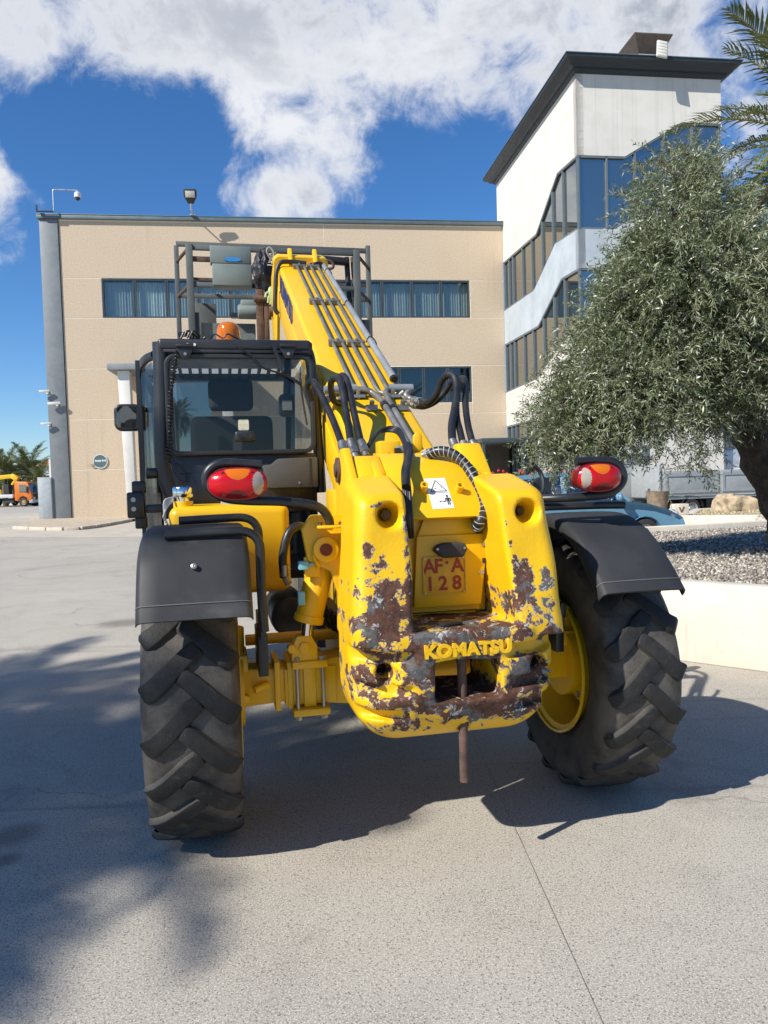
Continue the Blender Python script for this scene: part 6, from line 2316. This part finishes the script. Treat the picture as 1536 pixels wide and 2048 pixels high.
# left side: bowed door with glass, handle box, mirror
dpts = [Y(300, 720, 1.15), Y(290, 732, 1.35), Y(288, 800, 1.45), Y(289, 900, 1.45), Y(293, 1000, 1.35)]
xo = -1.235
door = part(MB().tube(spl([(cl - .0, .97, zt_c - .07), (cl - .06, 1.1, zt_c - .075), (xo, 1.35, zt_c - .085), (xo - .01, 1.45, zt_c - .13), (xo - .015, 1.45, 1.9), (xo - .01, 1.44, 1.55), (xo + .02, 1.40, 1.2), (xo + .05, 1.38, .95)], 5), .024, 12), "door", M_blk, cab)
part(MB().bx((xo - .01, 1.45, .95), (xo + .015, 2.35, 1.45)).tube([(xo, 1.4, zt_c - .09), (xo, 2.3, zt_c - .14)], .024, 10).tube([(xo, 2.3, zt_c - .14), (xo, 2.45, 1.2)], .024, 10), "door_panel", M_blk, cab)
part(MB().add([(cl - .02, 1.0, zt_c - .1), (xo, 1.36, zt_c - .11), (xo, 1.36, 1.2), (cl - .02, 1.0, 1.2)], [(0, 1, 2, 3)]).add([(xo, 1.42, zt_c - .11), (xo, 2.3, zt_c - .16), (xo, 2.4, 1.45), (xo, 1.42, 1.45)], [(0, 1, 2, 3)]), "door_glass", M_cglass, cab, smooth=0)
part(MB().bx((cl - .01, .95, .95), (cl + .02, 1.4, 1.2)), "side_panel", M_blk, cab)
lp_ = Y(273, 1010, .98)
lat = part(MB().bx((lp_.x - .045, .93, lp_.z - .07), (lp_.x + .045, 1.05, lp_.z + .07)).bx((lp_.x - .02, .96, lp_.z + .06), (lp_.x + .05, 1.05, lp_.z + .13)).bx((lp_.x - .01, .96, lp_.z - .13), (lp_.x + .05, 1.04, lp_.z - .06)), "latch_box", M_blk, cab, bevel=.01)
for dz in (-.02, .03):
    part(MB().cyl((lp_.x - .01, .922, lp_.z + dz), (lp_.x - .01, .93, lp_.z + dz), .013, 10), "bolt", M_bolt, lat)
part(MB().bx((lp_.x + .05, .95, lp_.z - .045), (lp_.x + .14, 1.04, lp_.z + .0)).cyl((lp_.x + .06, .95, lp_.z + .17), (lp_.x + .12, .95, lp_.z + .17), .03, 14), "door_hinge", M_blk, cab, bevel=.008)
part(MB().bx((lp_.x + .025, .97, 1.0), (lp_.x + .045, 1.0, zt_c - .1)), "door_edge", M_blk, cab)
mp0, mp1 = Y(228, 835, 1.75), Y(284, 835, 1.75)
mz0, mz1 = Y(255, 862, 1.75).z, Y(255, 808, 1.75).z
mcx, mcz = (mp0.x + mp1.x) / 2, (mz0 + mz1) / 2
mir = part(MB().prism([(x + mcx, z + mcz) for x, z in rrect(mp1.x - mp0.x, mz1 - mz0, .045, 5)], 'y', 1.74, 1.80), "mirror", M_blk, cab, bevel=.012, seg=3)
mgl = MB().prism([(x, z) for x, z in rrect(mp1.x - mp0.x - .035, mz1 - mz0 - .035, .03, 5)], 'y', -.004, .0)
_rm = Matrix.Rotation(math.radians(24), 3, 'Z') @ Matrix.Rotation(math.radians(4), 3, 'X')
mgl.v = [tuple(Vector((mcx, 1.722, mcz)) + _rm @ Vector(v)) for v in mgl.v]
part(mgl, "mirror_glass", pm("mirror_silver", (.55, .56, .58), .03, 1.0, var=0, rvar=.01), mir)
part(MB().tube(spl([(mcx + .06, 1.82, mcz + .05), (mcx + .16, 1.84, mcz + .06), (xo, 1.86, mcz + .05)], 4), .014, 8), "mirror_arm", M_blk, cab)
# driver's seat, wheel, mast inside
scx = (cl + cr) / 2 - .03
seat = part(MB().prism([(1.20, 1.35), (1.38, 1.35), (1.32, 1.9), (1.22, 1.9)], 'x', scx - .24, scx + .24), "seat", M_seat, cab, bevel=.04, seg=3)
part(MB().bx((scx - .13, 1.22, 1.93), (scx + .13, 1.31, 2.12)), "headrest", M_seat, seat, bevel=.035, seg=3)
part(MB().bx((scx - .24, 1.25, 1.25), (scx + .24, 1.75, 1.38)), "cushion", M_seat, seat, bevel=.04, seg=3)
sw = MB()
sw.tube([(scx + .19 * math.cos(a), 2.1 + .10 * math.sin(a), 1.72 + .16 * math.sin(a)) for a in np.linspace(0, 2 * PI, 28, endpoint=False)], .014, 8, closed=True)
sw.cyl((scx, 2.1, 1.72), (scx, 2.3, 1.4), .03, 10)
part(sw, "steering_wheel", M_blk, cab)
wl0 = Y(574, 810, 1.02)
wlamp = part(MB().prism([(x + wl0.x, z + wl0.z) for x, z in rrect(.085, .125, .02, 3)], 'y', 1.02, 1.09).cyl((wl0.x, 1.06, wl0.z), (wl0.x + .02, 1.06, zt_c - .06), .022, 8), "work_lamp", M_blk, cab, bevel=.006)
part(MB().bx((wl0.x - .028, 1.013, wl0.z - .03), (wl0.x + .028, 1.02, wl0.z + .025)), "lens", M_clrl, wlamp)
# beacon
bc_ = Y(457, 676, 1.30)
bcn = part(MB().lathe([(.0, -.01), (.095, -.01), (.09, .02), (.075, .045), (0, .05)], 26, (bc_.x, 1.30, zt_c + .015)), "beacon", M_blk, cab)
M_amb = bpy.data.materials.new("beacon_amber")
_t = NT(M_amb)
_t.set(base=(.85, .22, .008), rough=.12, trans=.45, ior=1.35, coat=.6)
part(MB().lathe([(.072, .045), (.070, .09), (.066, .13), (.055, .155), (.035, .167), (0, .170)], 28, (bc_.x, 1.30, zt_c + .010)), "beacon_dome", M_amb, bcn)
part(MB().lathe([(0, .05), (.022, .05), (.022, .12), (0, .125)], 12, (bc_.x + .015, 1.30, zt_c + .010)), "bulb", M_fit, bcn)
part(MB().tube(spl([Y(420, 678, 1.25), Y(430, 668, 1.22), Y(445, 676, 1.2), Y(455, 668, 1.2), Y(468, 674, 1.2), Y(482, 680, 1.2)], 6), .005, 6), "beacon_cable", M_hose, bcn)
ck = MB()
for k in range(4):
    a = Y(362 + 6 * k, 676 - 3 * (k % 2), YB)
    ck.tube(spl([a, a + Vector((.02, 0, .03)), a + Vector((.05, .02, .01)), a + Vector((.04, .03, -.02)), a + Vector((.08, .02, .0))], 5), .006, 6)
ck.box(Y(366, 669, YB + .02), (.05, .03, .02))
part(ck, "cable_knot", M_hose, cab)
for px in (375, 389):
    p = Y(px, 689, YB - .025)
    part(MB().cyl(p, p + Vector((0, .02, 0)), .008, 8), "bolt", M_stk, cab)

# ------------------------------------------------------------------ boom
BS = .527                                   # slope of the boom's top
BZ0 = 1.570
y0b, y1b = -.02, 3.68
bn = Vector((0, -BS, 1)).normalized()       # normal of the top plate
bd = Vector((0, 1, BS)).normalized()


def bt(y_, x=0.0, off=0.0):
    return Vector((x, y_, BZ0 + BS * y_)) + bn * off


def BP(px, py, off=0.0):
    """survey point on the top plate of the boom"""
    p0 = bt(0)
    n = EX * bn.x + EY * bn.y + EZ * bn.z
    return toL(on_plane(px, py, toW(p0 + bn * off), n))


bw = .205
hgt = .43
rows_ = []
for y_ in (y0b, y1b):
    oc = rrect(bw * 2, hgt, .028, 4)
    rows_.append([bt(y_, x, -hgt / 2 + z) for x, z in oc])
bm_ = MB().grid(rows_, closed=True)
bm_.add(rows_[0], [tuple(range(len(rows_[0])))]).add(rows_[1], [tuple(range(len(rows_[1]) - 1, -1, -1))])
boom = part(bm_, "boom", M_yel, smooth=40)
part(MB().beam(bt(y0b + .3, -.2065, -.31), bt(y1b, -.2065, -.31), .012, .22, up=bn).beam(bt(y0b + .3, .2065, -.31), bt(y1b, .2065, -.31), .012, .22, up=bn), "web_strip", M_yel, boom, bevel=.003)
# head collar with lifting tabs
rows_ = []
for y_ in (3.60, 3.70):
    rows_.append([bt(y_, x, -hgt / 2 + .02 + z) for x, z in rrect(bw * 2 + .085, hgt + .10, .055, 5)])
cm_ = MB().grid(rows_, closed=True)
cm_.add(rows_[0], [tuple(range(len(rows_[0])))]).add(rows_[1], [tuple(range(len(rows_[1]) - 1, -1, -1))])
col_ = part(cm_, "head_collar", M_yel, boom, bevel=.006)
for x in (-.10, .125):
    part(MB().prism([(y_, z) for y_, z in ((3.50, BZ0 + BS * 3.5), (3.62, BZ0 + BS * 3.62 + .02), (3.64, BZ0 + BS * 3.6 + .13), (3.60, BZ0 + BS * 3.6 + .15), (3.55, BZ0 + BS * 3.55 + .10))], 'x', x - .018, x + .018), "lifting_tab", M_yel, col_, bevel=.006)
# inner boom and head plates
part(MB().beam(bt(3.6, 0, -.22), bt(4.05, 0, -.22), .33, .33, up=bn), "inner_boom", M_yel, boom, bevel=.02)
for x in (-.215, .185):
    part(MB().prism([(3.75, 3.22), (4.05, 3.62), (4.35, 3.55), (4.5, 3.2), (4.30, 2.72), (4.05, 2.70), (3.92, 2.9)], 'x', x, x + .03), "head_plate", M_yel, boom, bevel=.006)
part(MB().cyl((-.25, 4.3, 3.2), (.25, 4.3, 3.2), .05, 16), "head_pin", M_rust, boom)
# collar hose
part(MB().tube(spl([BP(612, 528, .03) + Vector((0, -.02, 0)), Y(585, 524, 3.5), Y(562, 525, 3.5), Y(553, 545, 3.5), Y(551, 580, 3.5), Y(550, 615, 3.5), Y(556, 628, 3.5)], 6), .020, 10), "hydraulic_hose", M_hose)
part(MB().tube(spl([BP(622, 530, .03), Y(640, 527, 3.5), Y(645, 535, 3.5), Y(646, 548, 3.52)], 6), .018, 10), "hydraulic_hose", M_hose)
# steel lines along the top and the grey tube on the right edge
xs_ = (-.068, -.006, .056, .118)
ends = [(702, 787), (722, 788), (748, 790), (776, 790)]
for x in xs_:
    P = [bt(3.55, x + .012, .024), bt(2.2, x + .006, .024), bt(.95, x, .024), bt(.80, x, .022), bt(.74, x + .012, .018), bt(.72, x + .04 * (1 if x > 0 else -1), .018)]
    part(MB().tube(spl(P[:3], 2) + P[3:], .0112, 10), "steel_line", M_steel, boom)
gt = part(MB().tube([bt(3.52, .193, .02), bt(.93, .193, .02)], .0215, 14).lathe([(.026, 0), (.026, .01), (.018, .01), (.018, .05), (0, .05)], 14, bt(.925, .193, .02), bd), "grey_tube", M_grey, boom)
part(MB().cyl(bt(.915, .193, .02), bt(.926, .193, .02), .018, 14), "tube_mouth", M_ink, gt)
for y_ in (3.3, 2.35, 1.55):
    part(MB().tube(spl([bt(y_, .165, .01), bt(y_ + .005, .185, .05), bt(y_ - .02, .215, .035), bt(y_ - .05, .225, .01)], 4), .004, 6), "wire_tie", M_hose, gt)
for y_ in (3.45, 2.40, 1.50):
    for xa in (-.037, .087):
        c_ = part(MB().box(bt(y_, xa, .034), (.115, .045, .014), Matrix((Vector((1, 0, 0)), bd, bn)).transposed()).box(bt(y_ - .0, xa, .018), (.11, .03, .03), Matrix((Vector((1, 0, 0)), bd, bn)).transposed()), "pipe_clamp", M_steel, boom, bevel=.004)
        part(MB().cyl(bt(y_, xa, .04), bt(y_, xa, .052), .011, 6), "bolt", M_bolt, c_)
# blue maker's letters on the left side plate, white label below
u_ = -bd
Mtx = Matrix(((0, 0, -1, -.2125), (-bd.y, bn.y, 0, 0), (-bd.z, bn.z, 0, 0), (0, 0, 0, 1)))
ctr = bt(2.92, 0, -.12)
Mtx[1][3], Mtx[2][3] = ctr.y, ctr.z
text_obj("blue_lettering", "KOMATSU", .20, pm("letter_blue", (.02, .035, .16), .4, var=.1), boom, Mtx, .0012, .010, 1.05, 1.02)
sl = MB()
a, b = bt(2.15, -.2135, -.33), bt(1.80, -.2135, -.33)
sl.beam(a, b, .002, .10, up=bn)
part(sl, "white_label", M_stk, boom, smooth=0)
sl = MB()
for k in range(4):
    a, b = bt(2.12, -.2152, -.295 - .022 * k), bt(1.84 + .05 * (k % 2), -.2152, -.295 - .022 * k)
    sl.beam(a, b, .001, .005, up=bn)
part(sl, "label_print", pm("print_grey", (.3, .32, .33), .6), boom, smooth=0)
# manifolds across the boom foot
def hoseset(name, pts, r, mat=None, n=7, parent=None):
    return part(MB().tube(spl(pts, n), r, 12), name, mat or M_hose, parent)


def fitting(p0, p1, r=.021):
    p0, p1 = Vector(p0), Vector(p1)
    return part(MB().cyl(p0, p0.lerp(p1, .45), r, 14).cyl(p0.lerp(p1, .45), p0.lerp(p1, .75), r * 1.15, 6).cyl(p0.lerp(p1, .75), p1, r * .8, 12), "hose_fitting", M_fit)


man = part(MB().tube(spl([bt(.74, -.19, .03), bt(.73, -.1, .04), bt(.72, -.02, .04), bt(.70, .02, .03), bt(.60, .045, .03), bt(.45, .05, .03), bt(.0, .055, .03)], 5), .017, 10)
           .tube(spl([bt(.74, .26, .03), bt(.74, .16, .04), bt(.72, .10, .035), bt(.64, .085, .03), bt(.5, .085, .03), bt(.0, .09, .03)], 5), .017, 10), "manifold_pipe", M_steel, boom)
part(MB().cyl(bt(.74, -.24, .03), bt(.74, -.06, .04), .024, 12).cyl(bt(.74, .12, .04), bt(.74, .25, .04), .024, 12), "manifold", M_grey, boom)
for xa in (-.06, .13):
    part(MB().cyl(bt(.70, xa, .0), bt(.70, xa, .05), .012, 6).box(bt(.70, xa, .012), (.07, .04, .016)), "bolt", M_bolt, boom)
for y_ in (.56, .52):
    part(MB().cyl(bt(y_, .047 if y_ > .54 else .085, .03), bt(y_ - .03, .048 if y_ > .54 else .086, .03), .022, 12), "pipe_ring", M_hose, boom)
for xa in (-.02, .145):
    part(MB().box(bt(.55, xa, .015), (.06, .035, .03)).cyl(bt(.55, xa, .03), bt(.55, xa, .055), .013, 6), "pipe_clamp", M_steel, boom)

# flexible hoses, left group
hoseset("hydraulic_hose", [Y(624, 800, .66), Y(617, 775, .62), Y(622, 763, .55), Y(632, 770, .45), Y(650, 805, .30), Y(668, 845, .15), Y(684, 888, -.02)], .0165)
hoseset("hydraulic_hose", [Y(680, 806, .62), Y(669, 803, .55), Y(662, 780, .50), Y(663, 763, .45), Y(672, 757, .40), Y(682, 768, .32), Y(691, 815, .18), Y(701, 884, -.02)], .0165)
hoseset("hydraulic_hose", [Y(700, 800, .70), Y(682, 770, .55), Y(681, 754, .48), Y(688, 752, .42), Y(696, 768, .34), Y(708, 825, .16), Y(722, 886, -.02)], .0165)
fitting(Y(684, 886, -.02), Y(692, 922, -.10))
fitting(Y(701, 882, -.02), Y(712, 918, -.10))
fitting(Y(722, 884, -.02), Y(733, 914, -.10))
fitting(Y(654, 800, .60), Y(664, 792, .66), .019)
fitting(Y(677, 806, .62), Y(686, 796, .68), .019)
# right group
hoseset("hydraulic_hose", [Y(838, 802, .62), Y(855, 806, .5), Y(872, 790, .44), Y(882, 765, .40), Y(894, 750, .36), Y(907, 752, .32), Y(913, 770, .28), Y(911, 810, .20), Y(904, 850, .10), Y(905, 884, .0)], .0195)
hoseset("hydraulic_hose", [Y(826, 810, .66), Y(848, 813, .58), Y(872, 802, .50), Y(892, 782, .46), Y(905, 765, .42), Y(912, 775, .36), Y(913, 830, .2), Y(920, 862, .08), Y(926, 888, .0)], .0165)
hoseset("hydraulic_hose", [Y(905, 778, .62), Y(915, 762, .52), Y(926, 757, .44), Y(931, 768, .36), Y(931, 810, .22), Y(936, 850, .1), Y(945, 886, .0)], .0165)
fitting(Y(905, 882, 0), Y(916, 908, -.06))
fitting(Y(926, 886, 0), Y(936, 910, -.06))
fitting(Y(945, 884, 0), Y(958, 912, -.06))
hoseset("supply_pipe", [bt(.74, .24, .04), Y(812, 790, .70), Y(822, 798, .68), Y(838, 803, .62)], .017, M_steel)
hoseset("supply_pipe", [bt(.72, .2, .03), Y(800, 792, .72), Y(816, 800, .70), Y(828, 810, .66)], .017, M_steel)
fitting(Y(826, 800, .66), Y(846, 806, .56), .022)
fitting(Y(820, 806, .68), Y(836, 813, .61), .020)
# wrapped hose over the cover
wp = [Y(856, 910, -.24), Y(878, 902, -.27), Y(904, 907, -.30), Y(928, 926, -.33), Y(946, 953, -.37), Y(962, 985, -.42), Y(968, 1015, -.46), Y(960, 1043, -.49), Y(952, 1055, -.45)]
wh_o = hoseset("wrapped_hose", wp, .021)
sp2 = spl(wp, 16)
wr_ = []
for k in range(len(sp2) * 3):
    u = k / 3
    i = min(int(u), len(sp2) - 2)
    c_ = sp2[i].lerp(sp2[i + 1], u - i)
    t_ = (sp2[i + 1] - sp2[i]).normalized()
    a_ = t_.cross(Vector((0, 0, 1))).normalized()
    b_ = t_.cross(a_)
    an = k * .36
    wr_.append(c_ + (a_ * math.cos(an) + b_ * math.sin(an)) * .0215)
part(MB().tube(wr_, .0018, 5), "spiral_tape", pm("tape_pale", (.42, .43, .42), .5), wh_o)
fitting(Y(866, 905, -.25), Y(846, 911, -.22), .022)
# left cable bundle and valve box
vb_ = Y(778, 900, -.05)
vbx = part(MB().box(Y(776, 904, -.06), (.095, .09, .095)), "valve_box", M_yel, bevel=.006)
part(MB().bx((vb_.x + .01, -.125, vb_.z - .04), (vb_.x + .035, -.10, vb_.z + .005)), "connector", M_ink, vbx)
part(MB().box(Y(797, 908, -.07), (.035, .08, .07)), "valve_plate", M_grey, vbx, bevel=.004)
hoseset("plug_lead", [Y(778, 912, -.13), Y(783, 922, -.14), Y(779, 934, -.15), Y(768, 941, -.14), Y(760, 935, -.12), Y(762, 928, -.10)], .009)
part(MB().cyl(Y(776, 908, -.12), Y(781, 919, -.135), .011, 10), "orange_plug", pm("plug_orange", (.55, .16, .01), .5), vbx)
for off in range(4):
    dx = off * 4
    hoseset("cable", [Y(722 + dx * .6, 918 - off, -.05), Y(735 + dx, 890 - 4 * off, .0), Y(757 + dx, 866 - 3 * off, .05), Y(790 + dx * .6, 864 - 2 * off, .03), Y(806 + dx * .4, 885, -.12), Y(810 + dx, 915, -.28), Y(805 + dx, 945, -.42), Y(808 + dx, 990, -.47), Y(815 + dx * .7, 1040, -.50), Y(819 + dx * .5, 1075, -.46)], .0062 + .0012 * (off % 2))
part(MB().tube(spl([Y(820, 903, -.24), Y(817, 925, -.34), Y(813, 948, -.43), Y(812, 974, -.48)], 5), .017, 10), "cable_sleeve", M_hose)
part(MB().prism([(.10 + .03 * math.cos(a) + .0, 1.60 + .03 * math.sin(a)) for a in np.linspace(0, PI, 9)] + [(.07, 1.5), (.13, 1.5)], 'y', -.06, -.035), "lifting_eye", M_yel, bevel=.004)
p = Y(835, 880, 0)
part(MB().prism([(p.x - .022, p.z - .06), (p.x + .022, p.z - .06), (p.x + .020, p.z + .02), (p.x, p.z + .038), (p.x - .020, p.z + .02)], 'y', -.01, .015), "lifting_lug", M_yel, bevel=.005)
part(MB().bx((-.31, .02, 1.28), (-.26, .30, 1.46)), "hose_guide", M_yel, bevel=.01)
# right side body (engine cover) mostly hidden behind the boom
part(MB().bx((.42, .75, .95), (1.0, 2.3, 1.42)), "engine_cover", M_yel, bevel=.05, seg=3)
part(MB().tube(spl([Y(1062, 1010, .2), Y(1085, 985, .25), Y(1083, 950, .3), Y(1068, 930, .3)], 5), .012, 8), "mirror_stay", M_tubeblk)
rmr = Y(1086, 985, .9)
part(MB().prism([(x + rmr.x, z + rmr.z) for x, z in rrect(.11, .19, .05, 5)], 'y', .9, .95), "side_mirror", M_blk, bevel=.01)

# ------------------------------------------------------------------ work platform hung on the boom head
wpf = thing("work_platform", "grey rusty steel man basket carried at the top of the boom", "platform", toW((0, 4.3, 0)), TH)
M_pg = pm("platform_paint", (.088, .102, .098), .6, var=.15, vs=3, dirt=.6, dcol=(.14, .085, .055), ds=4)
M_pgl = pm("platform_box_paint", (.17, .205, .195), .55, var=.08, vs=2.5, dirt=.35, dcol=(.12, .11, .09), ds=3)


def Q(px, py, y_):
    p = Y(px, py, y_)
    return Vector((p.x, p.y - 4.3, p.z))


YN, YF = 4.75, 5.35
zr = Q(700, 501, YN).z
zl = 2.88
for px, w2 in ((378, .07), (712, .07)):
    a = Q(px, 500, YN)
    MB().bx((a.x - w2 / 2, a.y - .04, zl), (a.x + w2 / 2, a.y + .04, zr)).build("post", M_pg, wpf, bevel=.006)
for px, w2 in ((352, .05), (735, .05)):
    a = Q(px, 492, YF)
    MB().bx((a.x - w2 / 2, a.y - .03, zl), (a.x + w2 / 2, a.y + .03, a.z)).build("post", M_pg, wpf, bevel=.006)
xl, xr = Q(378, 500, YN).x, Q(712, 500, YN).x
xl2, xr2 = Q(352, 492, YF).x, Q(735, 492, YF).x
zr2 = Q(735, 497, YF).z
MB().beam((xl, YN - 4.3, zr - .03), (xr, YN - 4.3, zr - .03), .045, .05).build("top_rail", M_pg, wpf, bevel=.004)
MB().beam((xl2, YF - 4.3, zr2 - .03), (xr2, YF - 4.3, zr2 - .03), .045, .05).build("top_rail", M_pg, wpf, bevel=.004)
for zz in (Q(600, 575, YN).z,):
    MB().beam((xl, YN - 4.3, zz), (xr, YN - 4.3, zz), .045, .045).build("mid_rail", M_pg, wpf, bevel=.003)
    MB().beam((xl2, YF - 4.3, zz + .03), (xr2, YF - 4.3, zz + .03), .045, .045).build("mid_rail", M_pg, wpf, bevel=.003)
MB().beam((xl, YN - 4.3, Q(450, 520, YN).z), (Q(430, 520, YN).x, YN - 4.3, Q(450, 520, YN).z), .035, .05).build("mid_rail", M_rust, wpf, bevel=.003)
MB().beam((xl, YF - 4.25, zr - .18), (xr2, YF - 4.25, zr - .2), .03, .03).build("mid_rail", M_rust, wpf)
for xa, xb in ((xl, xl2), (xr, xr2)):
    for zz in (zr - .03, Q(600, 575, YN).z, zl + .05):
        MB().cyl((xa, YN - 4.3, zz), (xb, YF - 4.3, zz + .02), .018, 8).build("side_rail", M_rust, wpf)
MB().cyl((Q(560, 508, YN).x, YN - 4.2, Q(560, 506, YN).z), (Q(702, 516, YN).x, YN - 4.15, Q(702, 516, YN).z), .045, 14).build("roller_tube", M_blk, wpf)
for px in (525, 547, 637):
    a = Q(px, 500, YN)
    MB().bx((a.x - .03, YN - 4.3 - .02, zr - .5), (a.x + .03, YN - 4.3 + .02, zr - .03)).build("upright", M_pg, wpf, bevel=.004)
MB().tube(spl([Q(632, 522, YN), Q(655, 521, YN), Q(666, 528, YN), Q(663, 537, YN), Q(640, 537, YN)], 5), .016, 8).build("handle_loop", M_rust, wpf)
for px, mm in ((693, M_blk), (706, M_rust)):
    a, b = Q(px, 515, YN + .2), Q(px + 8, 640, YN + .2)
    MB().cyl(a, b, .03, 10).build("strut", mm, wpf)
MB().bx((Q(720, 600, YN).x, YN - 4.32, zl), (Q(737, 600, YN).x, YF - 4.3, Q(720, 640, YN).z)).build("side_panel", M_blk, wpf, smooth=0)
# control box with a blue sticker
a, b = Q(419, 490, YN - .12), Q(503, 528, YN - .12)
bx_ = MB().bx((a.x, a.y, b.z), (b.x, a.y + .12, a.z)).build("control_box", M_pgl, wpf, bevel=.008)
c_, d_ = Q(424, 526, YN - .14), Q(505, 572, YN - .14)
MB().bx((c_.x, c_.y, d_.z), (d_.x, c_.y + .2, c_.z)).build("lower_box", M_pgl, bx_, bevel=.01)
s_ = Q(465, 519, YN - .125)
MB().prism([(s_.x + .085 * math.cos(t), s_.z + .022 * math.sin(t)) for t in np.linspace(0, 2 * PI, 24, endpoint=False)], 'y', s_.y - .006, s_.y + .002).build("blue_sticker", pm("sticker_blue", (.04, .25, .62), .4), bx_, smooth=0)
# frame below
a, b = Q(465, 612, YN), Q(545, 640, YN)
MB().cyl((a.x + .05, YN - 4.35, (a.z + b.z) / 2), (b.x, YN - 4.35, (a.z + b.z) / 2), .075, 18).bx((a.x + .08, YN - 4.4, a.z - .03), (a.x + .33, YN - 4.3, a.z + .05)).build("motor", M_pgl, wpf, bevel=.02)
for px, mm, w2 in ((518, M_rust, .07), (531, M_rust, .05)):
    a, b = Q(px, 580, YN - .2), Q(px + 2, 690, YN - .2)
    MB().bx((a.x - w2 / 2, a.y - .05, b.z), (a.x + w2 / 2, a.y + .05, a.z)).build("carriage_bar", mm, wpf, bevel=.01)
MB().cyl(Q(508, 598, YN - .25), Q(545, 598, YN - .25), .035, 12).build("carriage_pin", M_rust, wpf)
MB().bx((xl, YN - 4.3, zl - .05), (xr, YF - 4.3, zl + .02)).build("floor", M_pg, wpf, bevel=.004)
a, b = Q(384, 625, YN), Q(400, 680, YN)
MB().bx((a.x, YN - 4.31, zl), (b.x + .0, YN - 4.27, a.z)).build("kick_panel", M_blk, wpf, smooth=0)
a, b = Q(402, 640, YN + .05), Q(512, 680, YN + .05)
MB().bx((a.x, YN - 4.25, zl), (b.x, YN - 4.21, a.z - .03)).build("kick_panel", pm("dull_panel", (.14, .16, .155), .6, var=.3, vs=5, dirt=.6, dcol=(.16, .07, .04)), wpf, smooth=0)
MB().beam(Q(462, 631, YN), Q(548, 634, YN), .06, .05).build("lower_rail", M_blk, wpf)
MB().bx((xl, YN - 4.1, zl + .02), (xl + .25, YN - 4.0, zr - .55)).build("post_gusset", M_pg, wpf, bevel=.003)
# tarp bundle with rope, and a glove, hung on the basket
tq = Y(527, 550, 4.55)
tar = thing("tarp_bundle", "bundled black tarpaulin tied with pale rope on the man basket", "tarpaulin", toW((tq.x, 4.55, tq.z)), TH)
bm = bmesh.new()
bmesh.ops.create_icosphere(bm, subdivisions=4, radius=1)
for v in bm.verts:
    p = v.co.copy()
    k = 1 + .30 * mnoise.noise(p * 1.6 + Vector((4, 1, 0))) + .16 * abs(mnoise.noise(p * 3.6)) + .06 * mnoise.noise(p * 9)
    v.co = Vector((p.x * .105 * k, p.y * .13 * k, p.z * .20 * k + .03))
me = bpy.data.meshes.new("tarp")
bm.to_mesh(me)
bm.free()
me.materials.append(pm("tarp_black", (.012, .013, .018), .5, var=.3, vs=20, bump=.6, bs=25, bd=.02))
o = bpy.data.objects.new("tarp", me)
COL.objects.link(o)
o.parent = tar
rp = MB()
for k in range(5):
    a_ = k * .5
    rp.tube([(.02 + .10 * math.cos(t), -.10 - .04 * math.sin(t * 2 + a_), .02 + .03 * k + .05 * math.sin(t + a_)) for t in np.linspace(-1.6, 1.6, 14)], .006, 6)
rp.tube(spl([(.07, -.12, .12), (.03, -.14, .20), (.06, -.14, .24), (.10, -.14, .18), (.08, -.13, .08)], 5), .008, 6)
rp.build("rope", pm("rope_pale", (.42, .38, .30), .9, var=.2), tar)
gq = Y(543, 590, 4.45)
gl_ = thing("work_glove", "pale green work glove hanging beside the boom head", "glove", toW((gq.x, 4.45, gq.z)), TH)
gm = MB().ball((0, 0, .03), (.035, .02, .06), 12, 8)
for k, (dx, ln_) in enumerate(((-.028, .06), (-.010, .075), (.010, .07), (.026, .055))):
    gm.tube(spl([(dx, 0, -.01), (dx * 1.2, -.005, -.04), (dx * 1.35, .0, -.02 - ln_)], 3), .010, 8)
gm.tube(spl([(-.03, 0, .03), (-.055, -.005, .01), (-.062, 0, -.025)], 3), .011, 8)
gm.build("glove", pm("glove_green", (.42, .56, .30), .8, var=.12, vs=20), gl_)
